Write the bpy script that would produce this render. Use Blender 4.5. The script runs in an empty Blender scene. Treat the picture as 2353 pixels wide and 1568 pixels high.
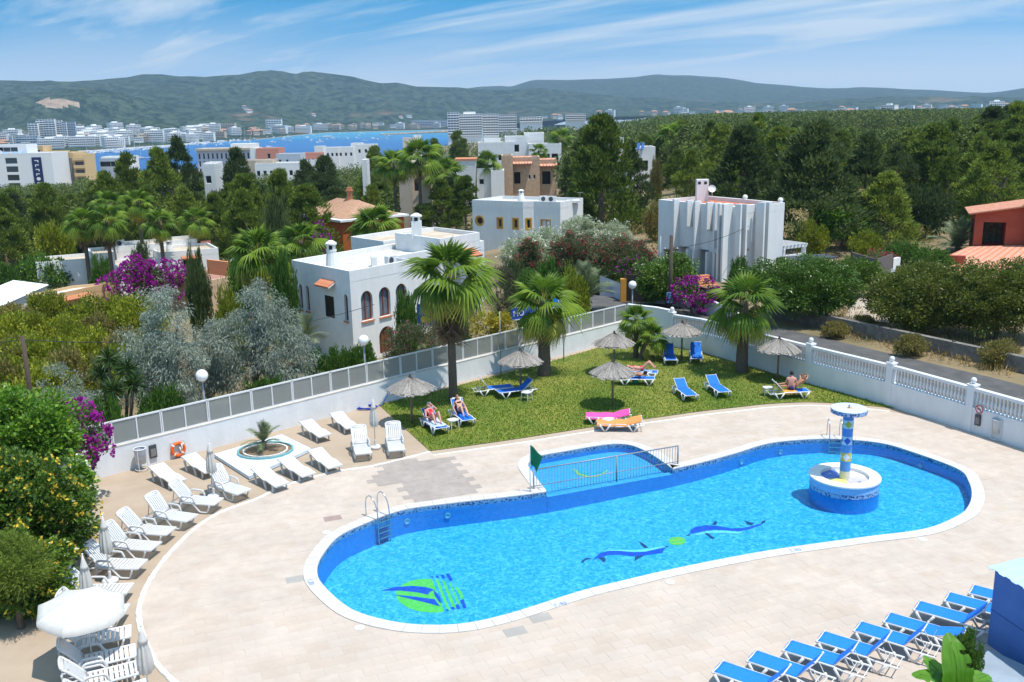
import bpy,bmesh,math,random
import numpy as np
from mathutils import Vector,Matrix,geometry as mgeo
R=math.radians
scene=bpy.context.scene
COL=scene.collection
random.seed(7)
# ------------------------------------------------------------------ camera
W_,H_,F_=2353.0,1568.0,2187.0
PITCH,ROLL,HC=R(13.42),R(1.1),14.0
_c,_s=math.cos(PITCH),math.sin(PITCH)
FW=np.array([0,_c,-_s]);_up0=np.array([0,_s,_c]);_rt0=np.array([1.0,0,0])
RT=math.cos(ROLL)*_rt0-math.sin(ROLL)*_up0
UP=math.sin(ROLL)*_rt0+math.cos(ROLL)*_up0
CAM=np.array([0,0,HC])
cam_d=bpy.data.cameras.new('camera');cam=bpy.data.objects.new('camera',cam_d);COL.objects.link(cam)
cam_d.sensor_width=36;cam_d.lens=36*F_/W_;cam_d.clip_end=30000;cam_d.clip_start=0.5
M=Matrix(((RT[0],UP[0],-FW[0],0),(RT[1],UP[1],-FW[1],0),(RT[2],UP[2],-FW[2],HC),(0,0,0,1)))
cam.matrix_world=M
scene.camera=cam
def ray(px,py):return FW+((px-W_/2)/F_)*RT-((py-H_/2)/F_)*UP
def P(px,py,z=0.0):
 d=ray(px,py);return CAM+(z-HC)/d[2]*d
def PD(px,py,y):
 d=ray(px,py);return CAM+y/d[1]*d
def P2(px,py,z=0.0):
 p=P(px,py,z);return (float(p[0]),float(p[1]))
 # ------------------------------------------------------------------ sky, sun, exposure
SUN_EL=R(71);SUN_DIR=Vector((0.85*math.cos(SUN_EL),-0.52*math.cos(SUN_EL),math.sin(SUN_EL))).normalized()
w=bpy.data.worlds.new('World');scene.world=w;w.use_nodes=True
nt=w.node_tree;nt.nodes.clear()
def wn(t,**k):
 n=nt.nodes.new(t)
 for a,b in k.items():setattr(n,a,b)
 return n
def wm(op,a,b=None):
 n=wn('ShaderNodeMath',operation=op)
 for i,v in enumerate((a,b)):
  if v is None:continue
  if isinstance(v,(int,float)):n.inputs[i].default_value=v
  else:nt.links.new(v,n.inputs[i])
 return n.outputs[0]
tc=wn('ShaderNodeTexCoord');sx=wn('ShaderNodeSeparateXYZ');nt.links.new(tc.outputs['Generated'],sx.inputs[0])
zc=wm('MAXIMUM',sx.outputs[2],0.0)
zz=wm('ADD',wm('MULTIPLY',zc,4.5),0.16)
cx_=wn('ShaderNodeCombineXYZ');nt.links.new(sx.outputs[0],cx_.inputs[0]);nt.links.new(sx.outputs[1],cx_.inputs[1]);nt.links.new(zz,cx_.inputs[2])
vn=wn('ShaderNodeVectorMath',operation='NORMALIZE');nt.links.new(cx_.outputs[0],vn.inputs[0])
sky=wn('ShaderNodeTexSky',sky_type='NISHITA',sun_disc=False)
sky.sun_elevation=SUN_EL;sky.sun_rotation=math.atan2(SUN_DIR.x,SUN_DIR.y)
sky.altitude=0;sky.air_density=1.0;sky.dust_density=0.3;sky.ozone_density=4.0
nt.links.new(vn.outputs[0],sky.inputs[0])
hs=wn('ShaderNodeHueSaturation');hs.inputs['Saturation'].default_value=1.95;hs.inputs['Value'].default_value=2.0;hs.inputs['Hue'].default_value=0.475
nt.links.new(sky.outputs[0],hs.inputs['Color'])
# cirrus: a thin layer seen in perspective (direction projected on a high plane), streaked along one wind
ze=wm('ADD',zc,0.20)
px_=wm('DIVIDE',sx.outputs[0],ze);py_=wm('DIVIDE',sx.outputs[1],ze)
cv=wn('ShaderNodeCombineXYZ');nt.links.new(px_,cv.inputs[0]);nt.links.new(py_,cv.inputs[1])
def streak(rot,sc,scale,detail,dist,lo,hi,loc=(0,0,0)):
 mp=wn('ShaderNodeMapping',vector_type='TEXTURE');mp.inputs['Rotation'].default_value=(0,0,R(rot));mp.inputs['Scale'].default_value=sc;mp.inputs['Location'].default_value=loc
 nt.links.new(cv.outputs[0],mp.inputs[0])
 nz=wn('ShaderNodeTexNoise');nz.inputs['Scale'].default_value=scale;nz.inputs['Detail'].default_value=detail
 nz.inputs['Roughness'].default_value=0.58;nz.inputs['Distortion'].default_value=dist
 nt.links.new(mp.outputs[0],nz.inputs['Vector'])
 mr=wn('ShaderNodeMapRange',interpolation_type='SMOOTHSTEP');mr.inputs[1].default_value=lo;mr.inputs[2].default_value=hi
 nt.links.new(nz.outputs[0],mr.inputs[0]);return mr.outputs[0]
big=streak(-32,(3.2,1.1,1),1.5,10,1.0,0.39,0.66,(3.1,1.4,0))
fine=streak(-24,(5.0,0.9,1),3.0,11,1.8,0.42,0.80,(0.4,5.2,0))
cl=wm('MINIMUM',wm('ADD',wm('MULTIPLY',big,0.80),wm('MULTIPLY',fine,0.38)),0.90)
veil=wn('ShaderNodeMapRange',interpolation_type='SMOOTHSTEP');veil.inputs[1].default_value=0.0;veil.inputs[2].default_value=0.125;veil.inputs[3].default_value=0.85;veil.inputs[4].default_value=0.0
nt.links.new(zc,veil.inputs[0])
cl2=wm('MINIMUM',wm('MAXIMUM',cl,wm('MULTIPLY',veil.outputs[0],wm('ADD',wm('MULTIPLY',streak(-14,(4.0,1.3,1),1.1,8,0.8,0.35,0.60,(7.2,2.0,0)),0.85),0.45))),0.93)
mixc=wn('ShaderNodeMix',data_type='RGBA');nt.links.new(cl2,mixc.inputs[0]);nt.links.new(hs.outputs[0],mixc.inputs[6]);mixc.inputs[7].default_value=(7.3,8.1,8.8,1)
bg=wn('ShaderNodeBackground');bg.inputs[1].default_value=0.105;nt.links.new(mixc.outputs[2],bg.inputs[0])
wo=wn('ShaderNodeOutputWorld');nt.links.new(bg.outputs[0],wo.inputs[0])
sl=bpy.data.lights.new('sun','SUN');sl.energy=4.9;sl.angle=R(0.5);sl.color=(1.0,0.955,0.89)
so=bpy.data.objects.new('sun',sl);COL.objects.link(so);so.rotation_euler=(-SUN_DIR).to_track_quat('-Z','Y').to_euler();so.location=(0,0,60)
scene.view_settings.view_transform='Standard';scene.view_settings.look='None'
scene.view_settings.gamma=1;scene.view_settings.use_curve_mapping=False;scene.view_settings.exposure=0.09
scene.render.engine='CYCLES'
cy=scene.cycles;cy.use_denoising=True;cy.max_bounces=5;cy.diffuse_bounces=2;cy.glossy_bounces=2;cy.transmission_bounces=4
cy.transparent_max_bounces=8;cy.volume_bounces=0;cy.caustics_reflective=False;cy.caustics_refractive=False;cy.use_adaptive_sampling=True;cy.adaptive_threshold=0.02
# ------------------------------------------------------------------ materials
MATS={}
def mat(name,col,rough=0.7,var=0.0,scale=8.0,bump=0.0,bscale=40.0,spec=0.3,metal=0.0,transl=0.0,objvar=0.0,island=0.0,col2=None,detail=4,stretch=None,coat=0.0,world=0.0):
 """procedural Principled: two-tone noise, optional bump, per-object / per-leaf variation"""
 if name in MATS:return MATS[name]
 m=bpy.data.materials.new(name);m.use_nodes=True;n=m.node_tree;n.nodes.clear();L=n.links.new
 def nd(t,**k):
  q=n.nodes.new(t)
  for a,b in k.items():setattr(q,a,b)
  return q
 out=nd('ShaderNodeOutputMaterial');b=nd('ShaderNodeBsdfPrincipled');b.inputs['Roughness'].default_value=rough
 b.inputs['Specular IOR Level'].default_value=spec;b.inputs['Metallic'].default_value=metal
 if coat:b.inputs['Coat Weight'].default_value=coat
 c=tuple(col)+(1,);vec=None
 t=nd('ShaderNodeTexCoord');vec=t.outputs['Object']
 if stretch:
  mp=nd('ShaderNodeMapping');mp.inputs['Scale'].default_value=stretch;L(vec,mp.inputs[0]);vec=mp.outputs[0]
 base=None
 if var>0 or col2:
  nz=nd('ShaderNodeTexNoise');nz.inputs['Scale'].default_value=scale;nz.inputs['Detail'].default_value=detail;nz.inputs['Roughness'].default_value=0.62;L(vec,nz.inputs['Vector'])
  mr=nd('ShaderNodeMapRange');mr.inputs[1].default_value=0.33;mr.inputs[2].default_value=0.67;L(nz.outputs[0],mr.inputs[0])
  mx=nd('ShaderNodeMix',data_type='RGBA');L(mr.outputs[0],mx.inputs[0])
  c2=tuple(col2) if col2 else tuple(min(1,x*(1+var)) for x in col)
  c1=tuple(col) if col2 else tuple(x*(1-var) for x in col)
  mx.inputs[6].default_value=c1+(1,);mx.inputs[7].default_value=c2+(1,);base=mx.outputs[2]
 if world:
  g=nd('ShaderNodeNewGeometry');nw=nd('ShaderNodeTexNoise');nw.inputs['Scale'].default_value=0.55;nw.inputs['Detail'].default_value=9;nw.inputs['Roughness'].default_value=.66;L(g.outputs['Position'],nw.inputs['Vector'])
  mw=nd('ShaderNodeMapRange');mw.inputs[1].default_value=.35;mw.inputs[2].default_value=.68;mw.inputs[3].default_value=1-world;mw.inputs[4].default_value=1+world*.6;L(nw.outputs[0],mw.inputs[0])
  hw=nd('ShaderNodeHueSaturation');L(base,hw.inputs['Color']);L(mw.outputs[0],hw.inputs['Value']);base=hw.outputs[0]
 if objvar or island:
  src=[]
  if objvar:oi=nd('ShaderNodeObjectInfo');src.append((oi.outputs['Random'],objvar))
  if island:g=nd('ShaderNodeNewGeometry');src.append((g.outputs['Random Per Island'],island))
  for so_,amt in src:
   h=nd('ShaderNodeHueSaturation')
   if base is None:h.inputs['Color'].default_value=c
   else:L(base,h.inputs['Color'])
   mrv=nd('ShaderNodeMapRange');mrv.inputs[3].default_value=1-amt;mrv.inputs[4].default_value=1+amt;L(so_,mrv.inputs[0]);L(mrv.outputs[0],h.inputs['Value'])
   mrh=nd('ShaderNodeMapRange');mrh.inputs[3].default_value=0.5+amt*0.045;mrh.inputs[4].default_value=0.5-amt*0.03;L(so_,mrh.inputs[0]);L(mrh.outputs[0],h.inputs['Hue'])
   base=h.outputs[0]
 if base is None:b.inputs['Base Color'].default_value=c
 else:L(base,b.inputs['Base Color'])
 if bump:
  nb=nd('ShaderNodeTexNoise');nb.inputs['Scale'].default_value=bscale;nb.inputs['Detail'].default_value=5;L(vec,nb.inputs['Vector'])
  bp=nd('ShaderNodeBump');bp.inputs['Strength'].default_value=bump;bp.inputs['Distance'].default_value=0.05;L(nb.outputs[0],bp.inputs['Height']);L(bp.outputs[0],b.inputs['Normal'])
 if transl:
  tr=nd('ShaderNodeBsdfTranslucent');ms=nd('ShaderNodeMixShader');ms.inputs[0].default_value=transl
  if base is None:tr.inputs[0].default_value=c
  else:L(base,tr.inputs[0])
  L(b.outputs[0],ms.inputs[1]);L(tr.outputs[0],ms.inputs[2]);L(ms.outputs[0],out.inputs[0])
 else:L(b.outputs[0],out.inputs[0])
 MATS[name]=m;return m
white_wall=mat('white_plaster',(0.71,0.71,0.695),0.85,col2=(0.78,0.78,0.77),scale=1.5,detail=8,stretch=(1.3,1.3,.4),bump=0.15,bscale=14)
old_wall=mat('weathered_white_plaster',(0.70,0.71,0.71),0.9,scale=1.0,col2=(0.82,0.82,0.80),bump=0.25,bscale=9,detail=8)
pool_white=mat('white_painted_wall',(0.69,0.70,0.71),0.8,col2=(0.77,0.78,0.785),scale=1.6,stretch=(1.2,1.2,.5),bump=0.2,bscale=10,detail=7)
roof_grey=mat('flat_roof_screed',(0.46,0.43,0.38),0.9,col2=(0.66,0.64,0.60),scale=0.9,detail=7)
roof_beige=mat('beige_roof_screed',(0.45,0.36,0.26),0.9,col2=(0.58,0.50,0.40),scale=0.8,detail=6)
roof_red=mat('red_roof_tiles_floor',(0.42,0.13,0.07),0.85,col2=(0.52,0.19,0.11),scale=2.5)
terra=mat('terracotta',(0.50,0.18,0.09),0.8,col2=(0.62,0.27,0.15),scale=5)
terra_wall=mat('terracotta_render',(0.36,0.075,0.04),0.85,col2=(0.42,0.10,0.055),scale=1.5,bump=0.1,bscale=12)
pinkroof=mat('pink_clay_roof',(0.58,0.27,0.18),0.85,col2=(0.68,0.38,0.28),scale=3.0)
brown_frame=mat('brown_window_frame',(0.20,0.055,0.025),0.5,var=0.2,scale=6)
yellow_frame=mat('ochre_window_surround',(0.55,0.30,0.05),0.7,var=0.12,scale=5)
dark_shutter=mat('dark_brown_shutter',(0.045,0.035,0.025),0.6,var=0.15,scale=5)
glass_dark=mat('window_glass',(0.02,0.026,0.032),0.08,var=0.3,scale=2.0,spec=0.6)
glass_blue=mat('curtained_glass',(0.13,0.16,0.20),0.15,var=0.25,scale=3.0,spec=0.6)
dark_in=mat('dark_interior',(0.03,0.028,0.028),0.9,var=0.2)
plastic_w=mat('white_resin',(0.62,0.62,0.615),0.4,var=0.02,scale=3,spec=0.45)
metal_w=mat('white_lacquered_metal',(0.70,0.70,0.70),0.35,var=0.03,scale=3,spec=0.45)
steel=mat('polished_steel',(0.55,0.56,0.58),0.25,var=0.1,metal=0.9,scale=4)
grey_metal=mat('grey_metal',(0.30,0.32,0.34),0.45,var=0.1,metal=0.3,scale=4)
sling_b=mat('blue_sling_fabric',(0.014,0.20,0.74),0.75,var=0.10,scale=14,bump=0.1,bscale=160)
sling_d=mat('worn_blue_sling_fabric',(0.012,0.15,0.62),0.75,var=0.12,scale=10,bump=0.1,bscale=160)
canvas=mat('off_white_canvas',(0.66,0.64,0.60),0.85,var=0.05,scale=6,transl=0.15)
canvas_g=mat('grey_canvas',(0.54,0.53,0.50),0.85,var=0.08,scale=6)
thatch_m=mat('weathered_straw',(0.20,0.175,0.155),0.95,col2=(0.40,0.37,0.335),scale=18,bump=0.5,bscale=60,island=0.25)
wood_pole=mat('weathered_wood',(0.16,0.12,0.09),0.9,col2=(0.26,0.20,0.15),scale=9,stretch=(6,6,1),bump=0.3)
wood_dark=mat('creosoted_wood',(0.06,0.042,0.032),0.9,col2=(0.12,0.09,0.07),scale=9,stretch=(6,6,1),bump=0.3)
bark=mat('pine_bark',(0.12,0.085,0.06),0.95,col2=(0.22,0.17,0.13),scale=5,stretch=(3,3,1),bump=0.6)
palm_bark=mat('palm_bark',(0.10,0.075,0.055),0.95,col2=(0.20,0.155,0.12),scale=8,stretch=(1,1,6),bump=0.7,bscale=18)
concrete=mat('grey_concrete',(0.36,0.35,0.33),0.9,var=0.14,scale=1.5,detail=7)
tan_conc=mat('tan_concrete',(0.37,0.285,0.205),0.92,col2=(0.44,0.35,0.262),scale=0.55,detail=9,bump=0.1,bscale=60)
hut_blue=mat('blue_painted_wall',(0.055,0.15,0.44),0.7,col2=(0.075,0.19,0.50),scale=0.9,detail=6)
hut_roof=mat('pale_blue_roof_sheet',(0.42,0.62,0.80),0.55,var=0.06,scale=2.5)
# ------------------------------------------------------------------ mesh builder
def rotz(a):c,s=math.cos(a),math.sin(a);return np.array([[c,-s,0],[s,c,0],[0,0,1.0]])
class MB:
 def __init__(s):s.v=[];s.f=[];s.m=[]
 def add(s,vs,fs,mi=0):
  o=len(s.v);s.v.extend([tuple(map(float,p)) for p in vs]);s.f.extend([tuple(o+i for i in f) for f in fs]);s.m.extend([mi]*len(fs));return s
 def box(s,x0,x1,y0,y1,z0,z1,mi=0,rot=None,org=(0,0,0)):
  vs=np.array([(x,y,z) for z in (z0,z1) for x,y in ((x0,y0),(x1,y0),(x1,y1),(x0,y1))],float)
  if rot is not None:vs=vs @ np.asarray(rot).T
  vs=vs+np.array(org)
  return s.add(vs,[(3,2,1,0),(4,5,6,7),(0,1,5,4),(1,2,6,5),(2,3,7,6),(3,0,4,7)],mi)
 def prism(s,poly,z0,z1,mi=0,bottom=False):
  n=len(poly);vs=[(x,y,z0) for x,y in poly]+[(x,y,z1) for x,y in poly]
  fs=[(i,(i+1) % n,n+(i+1) % n,n+i) for i in range(n)];fs.append(tuple(range(n,2*n)))
  if bottom:fs.append(tuple(range(n-1,-1,-1)))
  return s.add(vs,fs,mi)
 def tube(s,pts,r,n=8,mi=0,closed=False,caps=True,flat=1.0):
  pts=[np.array(p,float) for p in pts];k=len(pts)
  rs=[r]*k if isinstance(r,(int,float)) else list(r)
  vs=[];ref=None
  for i,p in enumerate(pts):
   if closed:t=pts[(i+1) % k]-pts[i-1]
   else:t=pts[min(i+1,k-1)]-pts[max(i-1,0)]
   t=t/(np.linalg.norm(t)+1e-9)
   if ref is None:ref=np.array([0,0,1.0]) if abs(t[2])<0.9 else np.array([1.0,0,0])
   a=np.cross(t,ref);a /= (np.linalg.norm(a)+1e-9);b=np.cross(a,t);ref=b
   for j in range(n):
    q=2*math.pi*j/n;vs.append(p+rs[i]*(math.cos(q)*a+flat*math.sin(q)*b))
  fs=[]
  for i in range(k if closed else k-1):
   i2=(i+1) % k
   for j in range(n):fs.append((i*n+j,i*n+(j+1) % n,i2*n+(j+1) % n,i2*n+j))
  if caps and not closed:fs.append(tuple(range(n-1,-1,-1)));fs.append(tuple((k-1)*n+j for j in range(n)))
  return s.add(vs,fs,mi)
 def lathe(s,prof,n=16,org=(0,0,0),mi=0,caps=True):
  vs=[];fs=[];ox,oy,oz=org;k=len(prof)
  for r,z in prof:
   for j in range(n):
    q=2*math.pi*j/n;vs.append((ox+r*math.cos(q),oy+r*math.sin(q),oz+z))
  for i in range(k-1):
   for j in range(n):fs.append((i*n+j,i*n+(j+1) % n,(i+1)*n+(j+1) % n,(i+1)*n+j))
  if caps:fs.append(tuple(range(n-1,-1,-1)));fs.append(tuple((k-1)*n+j for j in range(n)))
  return s.add(vs,fs,mi)
 def ball(s,c,r,n=12,m=8,mi=0,sc=(1,1,1)):
  prof=[(max(1e-4,r*math.sin(math.pi*i/m)),-r*math.cos(math.pi*i/m)) for i in range(m+1)]
  o=len(s.v);s.lathe(prof,n,(0,0,0),mi)
  for i in range(o,len(s.v)):
   v=s.v[i];s.v[i]=(v[0]*sc[0]+c[0],v[1]*sc[1]+c[1],v[2]*sc[2]+c[2])
  return s
 def xf(s,rot=None,org=(0,0,0),start=0):
  a=np.array(s.v[start:],float)
  if rot is not None:a=a @ np.asarray(rot).T
  a=a+np.array(org);s.v[start:]=[tuple(p) for p in a];return s
 def mesh(s,name,mats,smooth=False):
  me=bpy.data.meshes.new(name);me.from_pydata(s.v,[],s.f)
  for q in (mats if isinstance(mats,(list,tuple)) else [mats]):me.materials.append(q)
  if any(s.m):me.polygons.foreach_set('material_index',s.m)
  if smooth:me.polygons.foreach_set('use_smooth',[True]*len(me.polygons))
  me.update();return me
 def build(s,name,mats,parent=None,smooth=False,**k):
  return obj(name,s.mesh(name,mats,smooth),parent,**k)
def obj(name,me,parent=None,loc=None,rz=None,kind=None,label=None,scale=None):
 o=bpy.data.objects.new(name,me);COL.objects.link(o)
 if parent is not None:o.parent=parent
 if loc is not None:o.location=loc
 if rz is not None:o.rotation_euler=(0,0,rz)
 if scale is not None:o.scale=(scale,)*3 if isinstance(scale,(int,float)) else scale
 if kind:o['kind']=kind
 if label:o['label']=label
 return o
def tag(o,label,cat,group=None):
 o['label']=label;o['category']=cat
 if group:o['group']=group
 return o
def thing(name,label,cat,loc=(0,0,0),rz=0.0,group=None,scale=None):
 o=bpy.data.objects.new(name,None);COL.objects.link(o);o.empty_display_size=0.2
 o.location=loc;o.rotation_euler=(0,0,rz)
 if scale is not None:o.scale=(scale,)*3 if isinstance(scale,(int,float)) else scale
 return tag(o,label,cat,group)
def struct(name,me,**k):
 return obj(name,me,kind='structure',**k)
KIDS={}
def kids(o):
 if o.name not in KIDS:KIDS[o.name]=[c for c in bpy.data.objects if c.parent is o]
 return KIDS[o.name]
def dup(root,loc,rz=0.0,label=None,group=None,scale=None):
 r=root.copy();COL.objects.link(r);r.location=loc;r.rotation_euler=(0,0,rz)
 if label:r['label']=label
 if group:r['group']=group
 if scale is not None:r.scale=(scale,)*3 if isinstance(scale,(int,float)) else scale
 for ch in kids(root):
  c=ch.copy();COL.objects.link(c);c.parent=r
  for g in kids(ch):
   d=g.copy();COL.objects.link(d);d.parent=c
 return r
ORD=['first','second','third','fourth','fifth','sixth','seventh','eighth','ninth','tenth','eleventh','twelfth','thirteenth','fourteenth','fifteenth']
# ------------------------------------------------------------------ foliage (numpy)
def np_mesh(name,V,F,mats,mi=None,smooth=False):
 me=bpy.data.meshes.new(name);nv,nf,k=len(V),len(F),F.shape[1]
 me.vertices.add(nv);me.vertices.foreach_set('co',np.ascontiguousarray(V,np.float32).ravel())
 me.loops.add(nf*k);me.loops.foreach_set('vertex_index',np.ascontiguousarray(F,np.int32).ravel())
 me.polygons.add(nf);me.polygons.foreach_set('loop_start',np.arange(0,nf*k,k,dtype=np.int32))
 for q in (mats if isinstance(mats,(list,tuple)) else [mats]):me.materials.append(q)
 if mi is not None:me.polygons.foreach_set('material_index',np.ascontiguousarray(mi,np.int32))
 if smooth:me.polygons.foreach_set('use_smooth',np.ones(nf,bool))
 me.update(calc_edges=True);return me
def unit(a):return a/(np.linalg.norm(a,axis=-1,keepdims=True)+1e-9)
def leaf_geo(C,D,L,Wd,rng,droop=0.0,flat=None):
 """one rhombic leaf per row: C base points, D directions, L lengths, Wd widths"""
 n=len(C);D=unit(D);rnd=rng.normal(size=(n,3))
 if flat is not None:rnd=rnd*(1-flat)+np.array([0,0,1.0])*flat*2
 S=unit(np.cross(D,rnd));N=np.cross(S,D)
 L=np.broadcast_to(L,(n,))[:,None];Wd=np.broadcast_to(Wd,(n,))[:,None]
 mid=C+D*L*0.45+N*L*0.10;tip=C+D*L;tip[:,2] -= droop*L[:,0]
 V=np.stack([C,mid+S*Wd*0.5,tip,mid-S*Wd*0.5],1).reshape(-1,3)
 F=np.arange(n*4).reshape(n,4);return V,F
def join_geo(parts):
 V=[];F=[];mi=[];o=0
 for v,f,m in parts:
  V.append(v);F.append(f+o);mi.append(np.full(len(f),m));o += len(v)
 return np.concatenate(V),np.concatenate(F),np.concatenate(mi)
def clump_points(rng,centers,radii,per,squash=0.75):
 n=len(centers);k=rng.normal(size=(n,per,3));k=unit(k)*(rng.random((n,per,1)) ** 0.45)
 k[...,2] *= squash
 return (centers[:,None,:]+k*radii[:,None,None]).reshape(-1,3),k.reshape(-1,3)
def blob_centers(rng,n,lobes,shell=0.55):
 """clump centres spread through a union of ellipsoid lobes [(cx,cy,cz,rx,ry,rz)], mostly near the surface"""
 lobes=np.array(lobes,float);wt=(lobes[:,3]*lobes[:,4]*lobes[:,5]) ** 0.67;wt /= wt.sum()
 i=rng.choice(len(lobes),n,p=wt);u=unit(rng.normal(size=(n,3)))
 r=(shell+(1-shell)*rng.random((n,1)) ** 0.6);r *= 1+0.10*rng.normal(size=(n,1))
 c=lobes[i,:3]+u*r*lobes[i,3:6];return c[c[:,2]>0.05],(u*1.0)[c[:,2]>0.05]
def bush_mesh(name,seed,lobes,clumps,crad,per,L,Wd,mats,up=0.4,droop=0.15,flowers=0,fl_L=0.1,fl_w=0.09,shell=0.55,squash=0.75,fl_top=False,core=0.0):
 rng=np.random.default_rng(seed)
 c,out=blob_centers(rng,clumps,lobes,shell)
 rad=crad*(0.6+0.8*rng.random(len(c)))
 pts,k=clump_points(rng,c,rad,per,squash);n=len(pts)
 D=k*0.9+np.repeat(out,per,0)*0.5+rng.normal(size=(n,3))*0.45+np.array([0,0,up])
 V,F=leaf_geo(pts,D,L*(0.65+0.7*rng.random(n)),Wd*(0.7+0.6*rng.random(n)),rng,droop)
 parts=[(V,F,0)]
 me=np_mesh(name,V,F,mats[0]);fl=None
 if flowers:
  lob=np.array(lobes,float);i=rng.choice(len(c),flowers)
  fp=c[i]+unit(out[i]+rng.normal(size=(flowers,3))*0.5+(np.array([0,0,.5]) if fl_top else 0))*(rad[i][:,None]*(0.85+0.3*rng.random((flowers,1))))
  m=4;base=np.repeat(fp,m,0);D=rng.normal(size=(flowers*m,3))+np.repeat(out[i],m,0)*0.8
  V2,F2=leaf_geo(base,D,fl_L*(0.7+0.6*rng.random(flowers*m)),fl_w,rng)
  fl=np_mesh(name+'_flowers',V2,F2,mats[1])
 return me,fl
def limbs(mb,rng,h,spread,n=5,r0=0.16,base=(0,0,0),start=0.25):
 bx,by,bz=base
 lean=rng.normal(size=2)*0.05*h
 top=(bx+lean[0],by+lean[1],bz+h*0.75)
 mb.tube([(bx,by,bz-0.5),(bx+lean[0]*.2,by+lean[1]*.2,bz+h*0.25),(bx+lean[0]*.6,by+lean[1]*.6,bz+h*0.5),top],[r0*1.25,r0,r0*.7,r0*.3],7)
 for i in range(n):
  t=start+(0.9-start)*(i+rng.random())/n;a=rng.random()*6.28+i*2.4;z=bz+h*0.75*t
  p=np.array([bx+lean[0]*t,by+lean[1]*t,z]);q=np.array([math.cos(a),math.sin(a),0.55])*spread*(1.05-0.55*t)
  mb.tube([p,p+q*0.5+np.array([0,0,-.03*h]),p+q],[r0*.5,r0*.33,r0*.12],5)
 return mb
leaf=lambda nm,c,var=0.3,isl=0.45,tr=0.36,rough=0.55,ov=0.0,spec=0.35:mat(nm,c,rough,island=isl,transl=tr,objvar=ov,spec=spec)
pine_leaf=leaf('pine_needles',(0.175,0.235,0.036),isl=0.45,ov=0.28,rough=0.7,spec=0.2)
pine_dark=leaf('dark_conifer_needles',(0.095,0.135,0.042),isl=0.45,ov=0.2,rough=0.7,spec=0.2)
far_leaf=leaf('distant_wood_needles',(0.125,0.165,0.045),isl=0.4,tr=0.2,rough=0.8,spec=0.1)
shrub_leaf=leaf('yellow_green_leaves',(0.265,0.30,0.022),isl=0.5,ov=0.15)
shrub_brown=leaf('dry_brown_green_leaves',(0.25,0.215,0.06),isl=0.45,ov=0.15)
silver_leaf=leaf('silver_grey_leaves',(0.29,0.34,0.275),isl=0.40,ov=0.08,rough=0.6)
glossy_leaf=leaf('glossy_green_leaves',(0.105,0.185,0.024),isl=0.5,tr=0.22,rough=0.35,ov=0.12,spec=0.5)
mid_leaf=leaf('mid_green_leaves',(0.090,0.185,0.024),isl=0.45,ov=0.12)
bright_leaf=leaf('bright_green_leaves',(0.16,0.30,0.028),isl=0.45,ov=0.1,rough=0.4,spec=0.5)
oleander_leaf=leaf('oleander_leaves',(0.14,0.155,0.065),isl=0.4,ov=0.1)
varieg_leaf=leaf('pale_variegated_leaves',(0.46,0.52,0.33),isl=0.35)
croton_leaf=leaf('yellow_croton_leaves',(0.42,0.35,0.03),isl=0.55)
dry_grass=leaf('dry_grass_blades',(0.36,0.25,0.10),isl=0.35,tr=0.2,rough=0.9)
grass_leaf=leaf('lawn_grass_blades',(0.145,0.255,0.022),isl=0.5,tr=0.25,rough=0.8,spec=0.1)
fan_leaf=leaf('fan_palm_leaf',(0.115,0.195,0.018),isl=0.35,ov=0.35,tr=0.36,rough=0.5,spec=0.25)
fan_old=leaf('yellowing_palm_leaf',(0.36,0.34,0.05),isl=0.3,ov=0.25,tr=0.3,rough=0.5)
fan_dead=leaf('dead_palm_leaf',(0.24,0.165,0.10),isl=0.35,ov=0.25,tr=0.15,rough=0.9)
feather_leaf=leaf('date_palm_leaflets',(0.17,0.21,0.10),isl=0.3,ov=0.2,tr=0.2,rough=0.5)
yucca_leaf=leaf('dark_spiky_leaves',(0.045,0.09,0.016),isl=0.4,tr=0.15,rough=0.35,spec=0.5)
banana_leaf=mat('banana_leaf',(0.10,0.25,0.015),0.4,var=0.25,scale=1.2,stretch=(1,14,1),transl=0.35,spec=0.4)
petal_mag=mat('magenta_bracts',(0.36,0.018,0.30),0.7,island=0.35,transl=0.3)
petal_pink=mat('pink_petals',(0.60,0.12,0.28),0.7,island=0.3,transl=0.3)
petal_red=mat('red_pink_petals',(0.42,0.05,0.08),0.7,island=0.4,transl=0.25)
petal_yel=mat('yellow_petals',(0.75,0.55,0.06),0.7,island=0.2,transl=0.3)
petal_white=mat('white_petals',(0.78,0.76,0.66),0.7,island=0.1,transl=0.2)
# ------------------------------------------------------------------ ground
def catmull(pts,per=6,closed=False):
 pts=[np.array(p,float) for p in pts];n=len(pts);out=[]
 rng_=range(n if closed else n-1)
 for i in rng_:
  if closed:a,b,c,d=pts[i-1],pts[i],pts[(i+1) % n],pts[(i+2) % n]
  else:a,b,c,d=pts[max(i-1,0)],pts[i],pts[i+1],pts[min(i+2,n-1)]
  for k in range(per):
   t=k/per
   out.append(0.5*((2*b)+(-a+c)*t+(2*a-5*b+4*c-d)*t*t+(-a+3*b-3*c+d)*t ** 3))
 if not closed:out.append(pts[-1])
 return out
def resample(pts,step,closed=False):
 pts=[np.array(p,float) for p in pts]
 if closed:pts=pts+[pts[0]]
 seg=[np.linalg.norm(pts[i+1]-pts[i]) for i in range(len(pts)-1)];tot=sum(seg)
 n=max(2,int(round(tot/step)));out=[];cum=np.concatenate([[0],np.cumsum(seg)])
 for k in range(n if closed else n+1):
  s_=tot*k/n;i=min(int(np.searchsorted(cum,s_,'right'))-1,len(seg)-1)
  t=(s_-cum[i])/max(seg[i],1e-9);out.append(pts[i]+t*(pts[i+1]-pts[i]))
 return out
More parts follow.
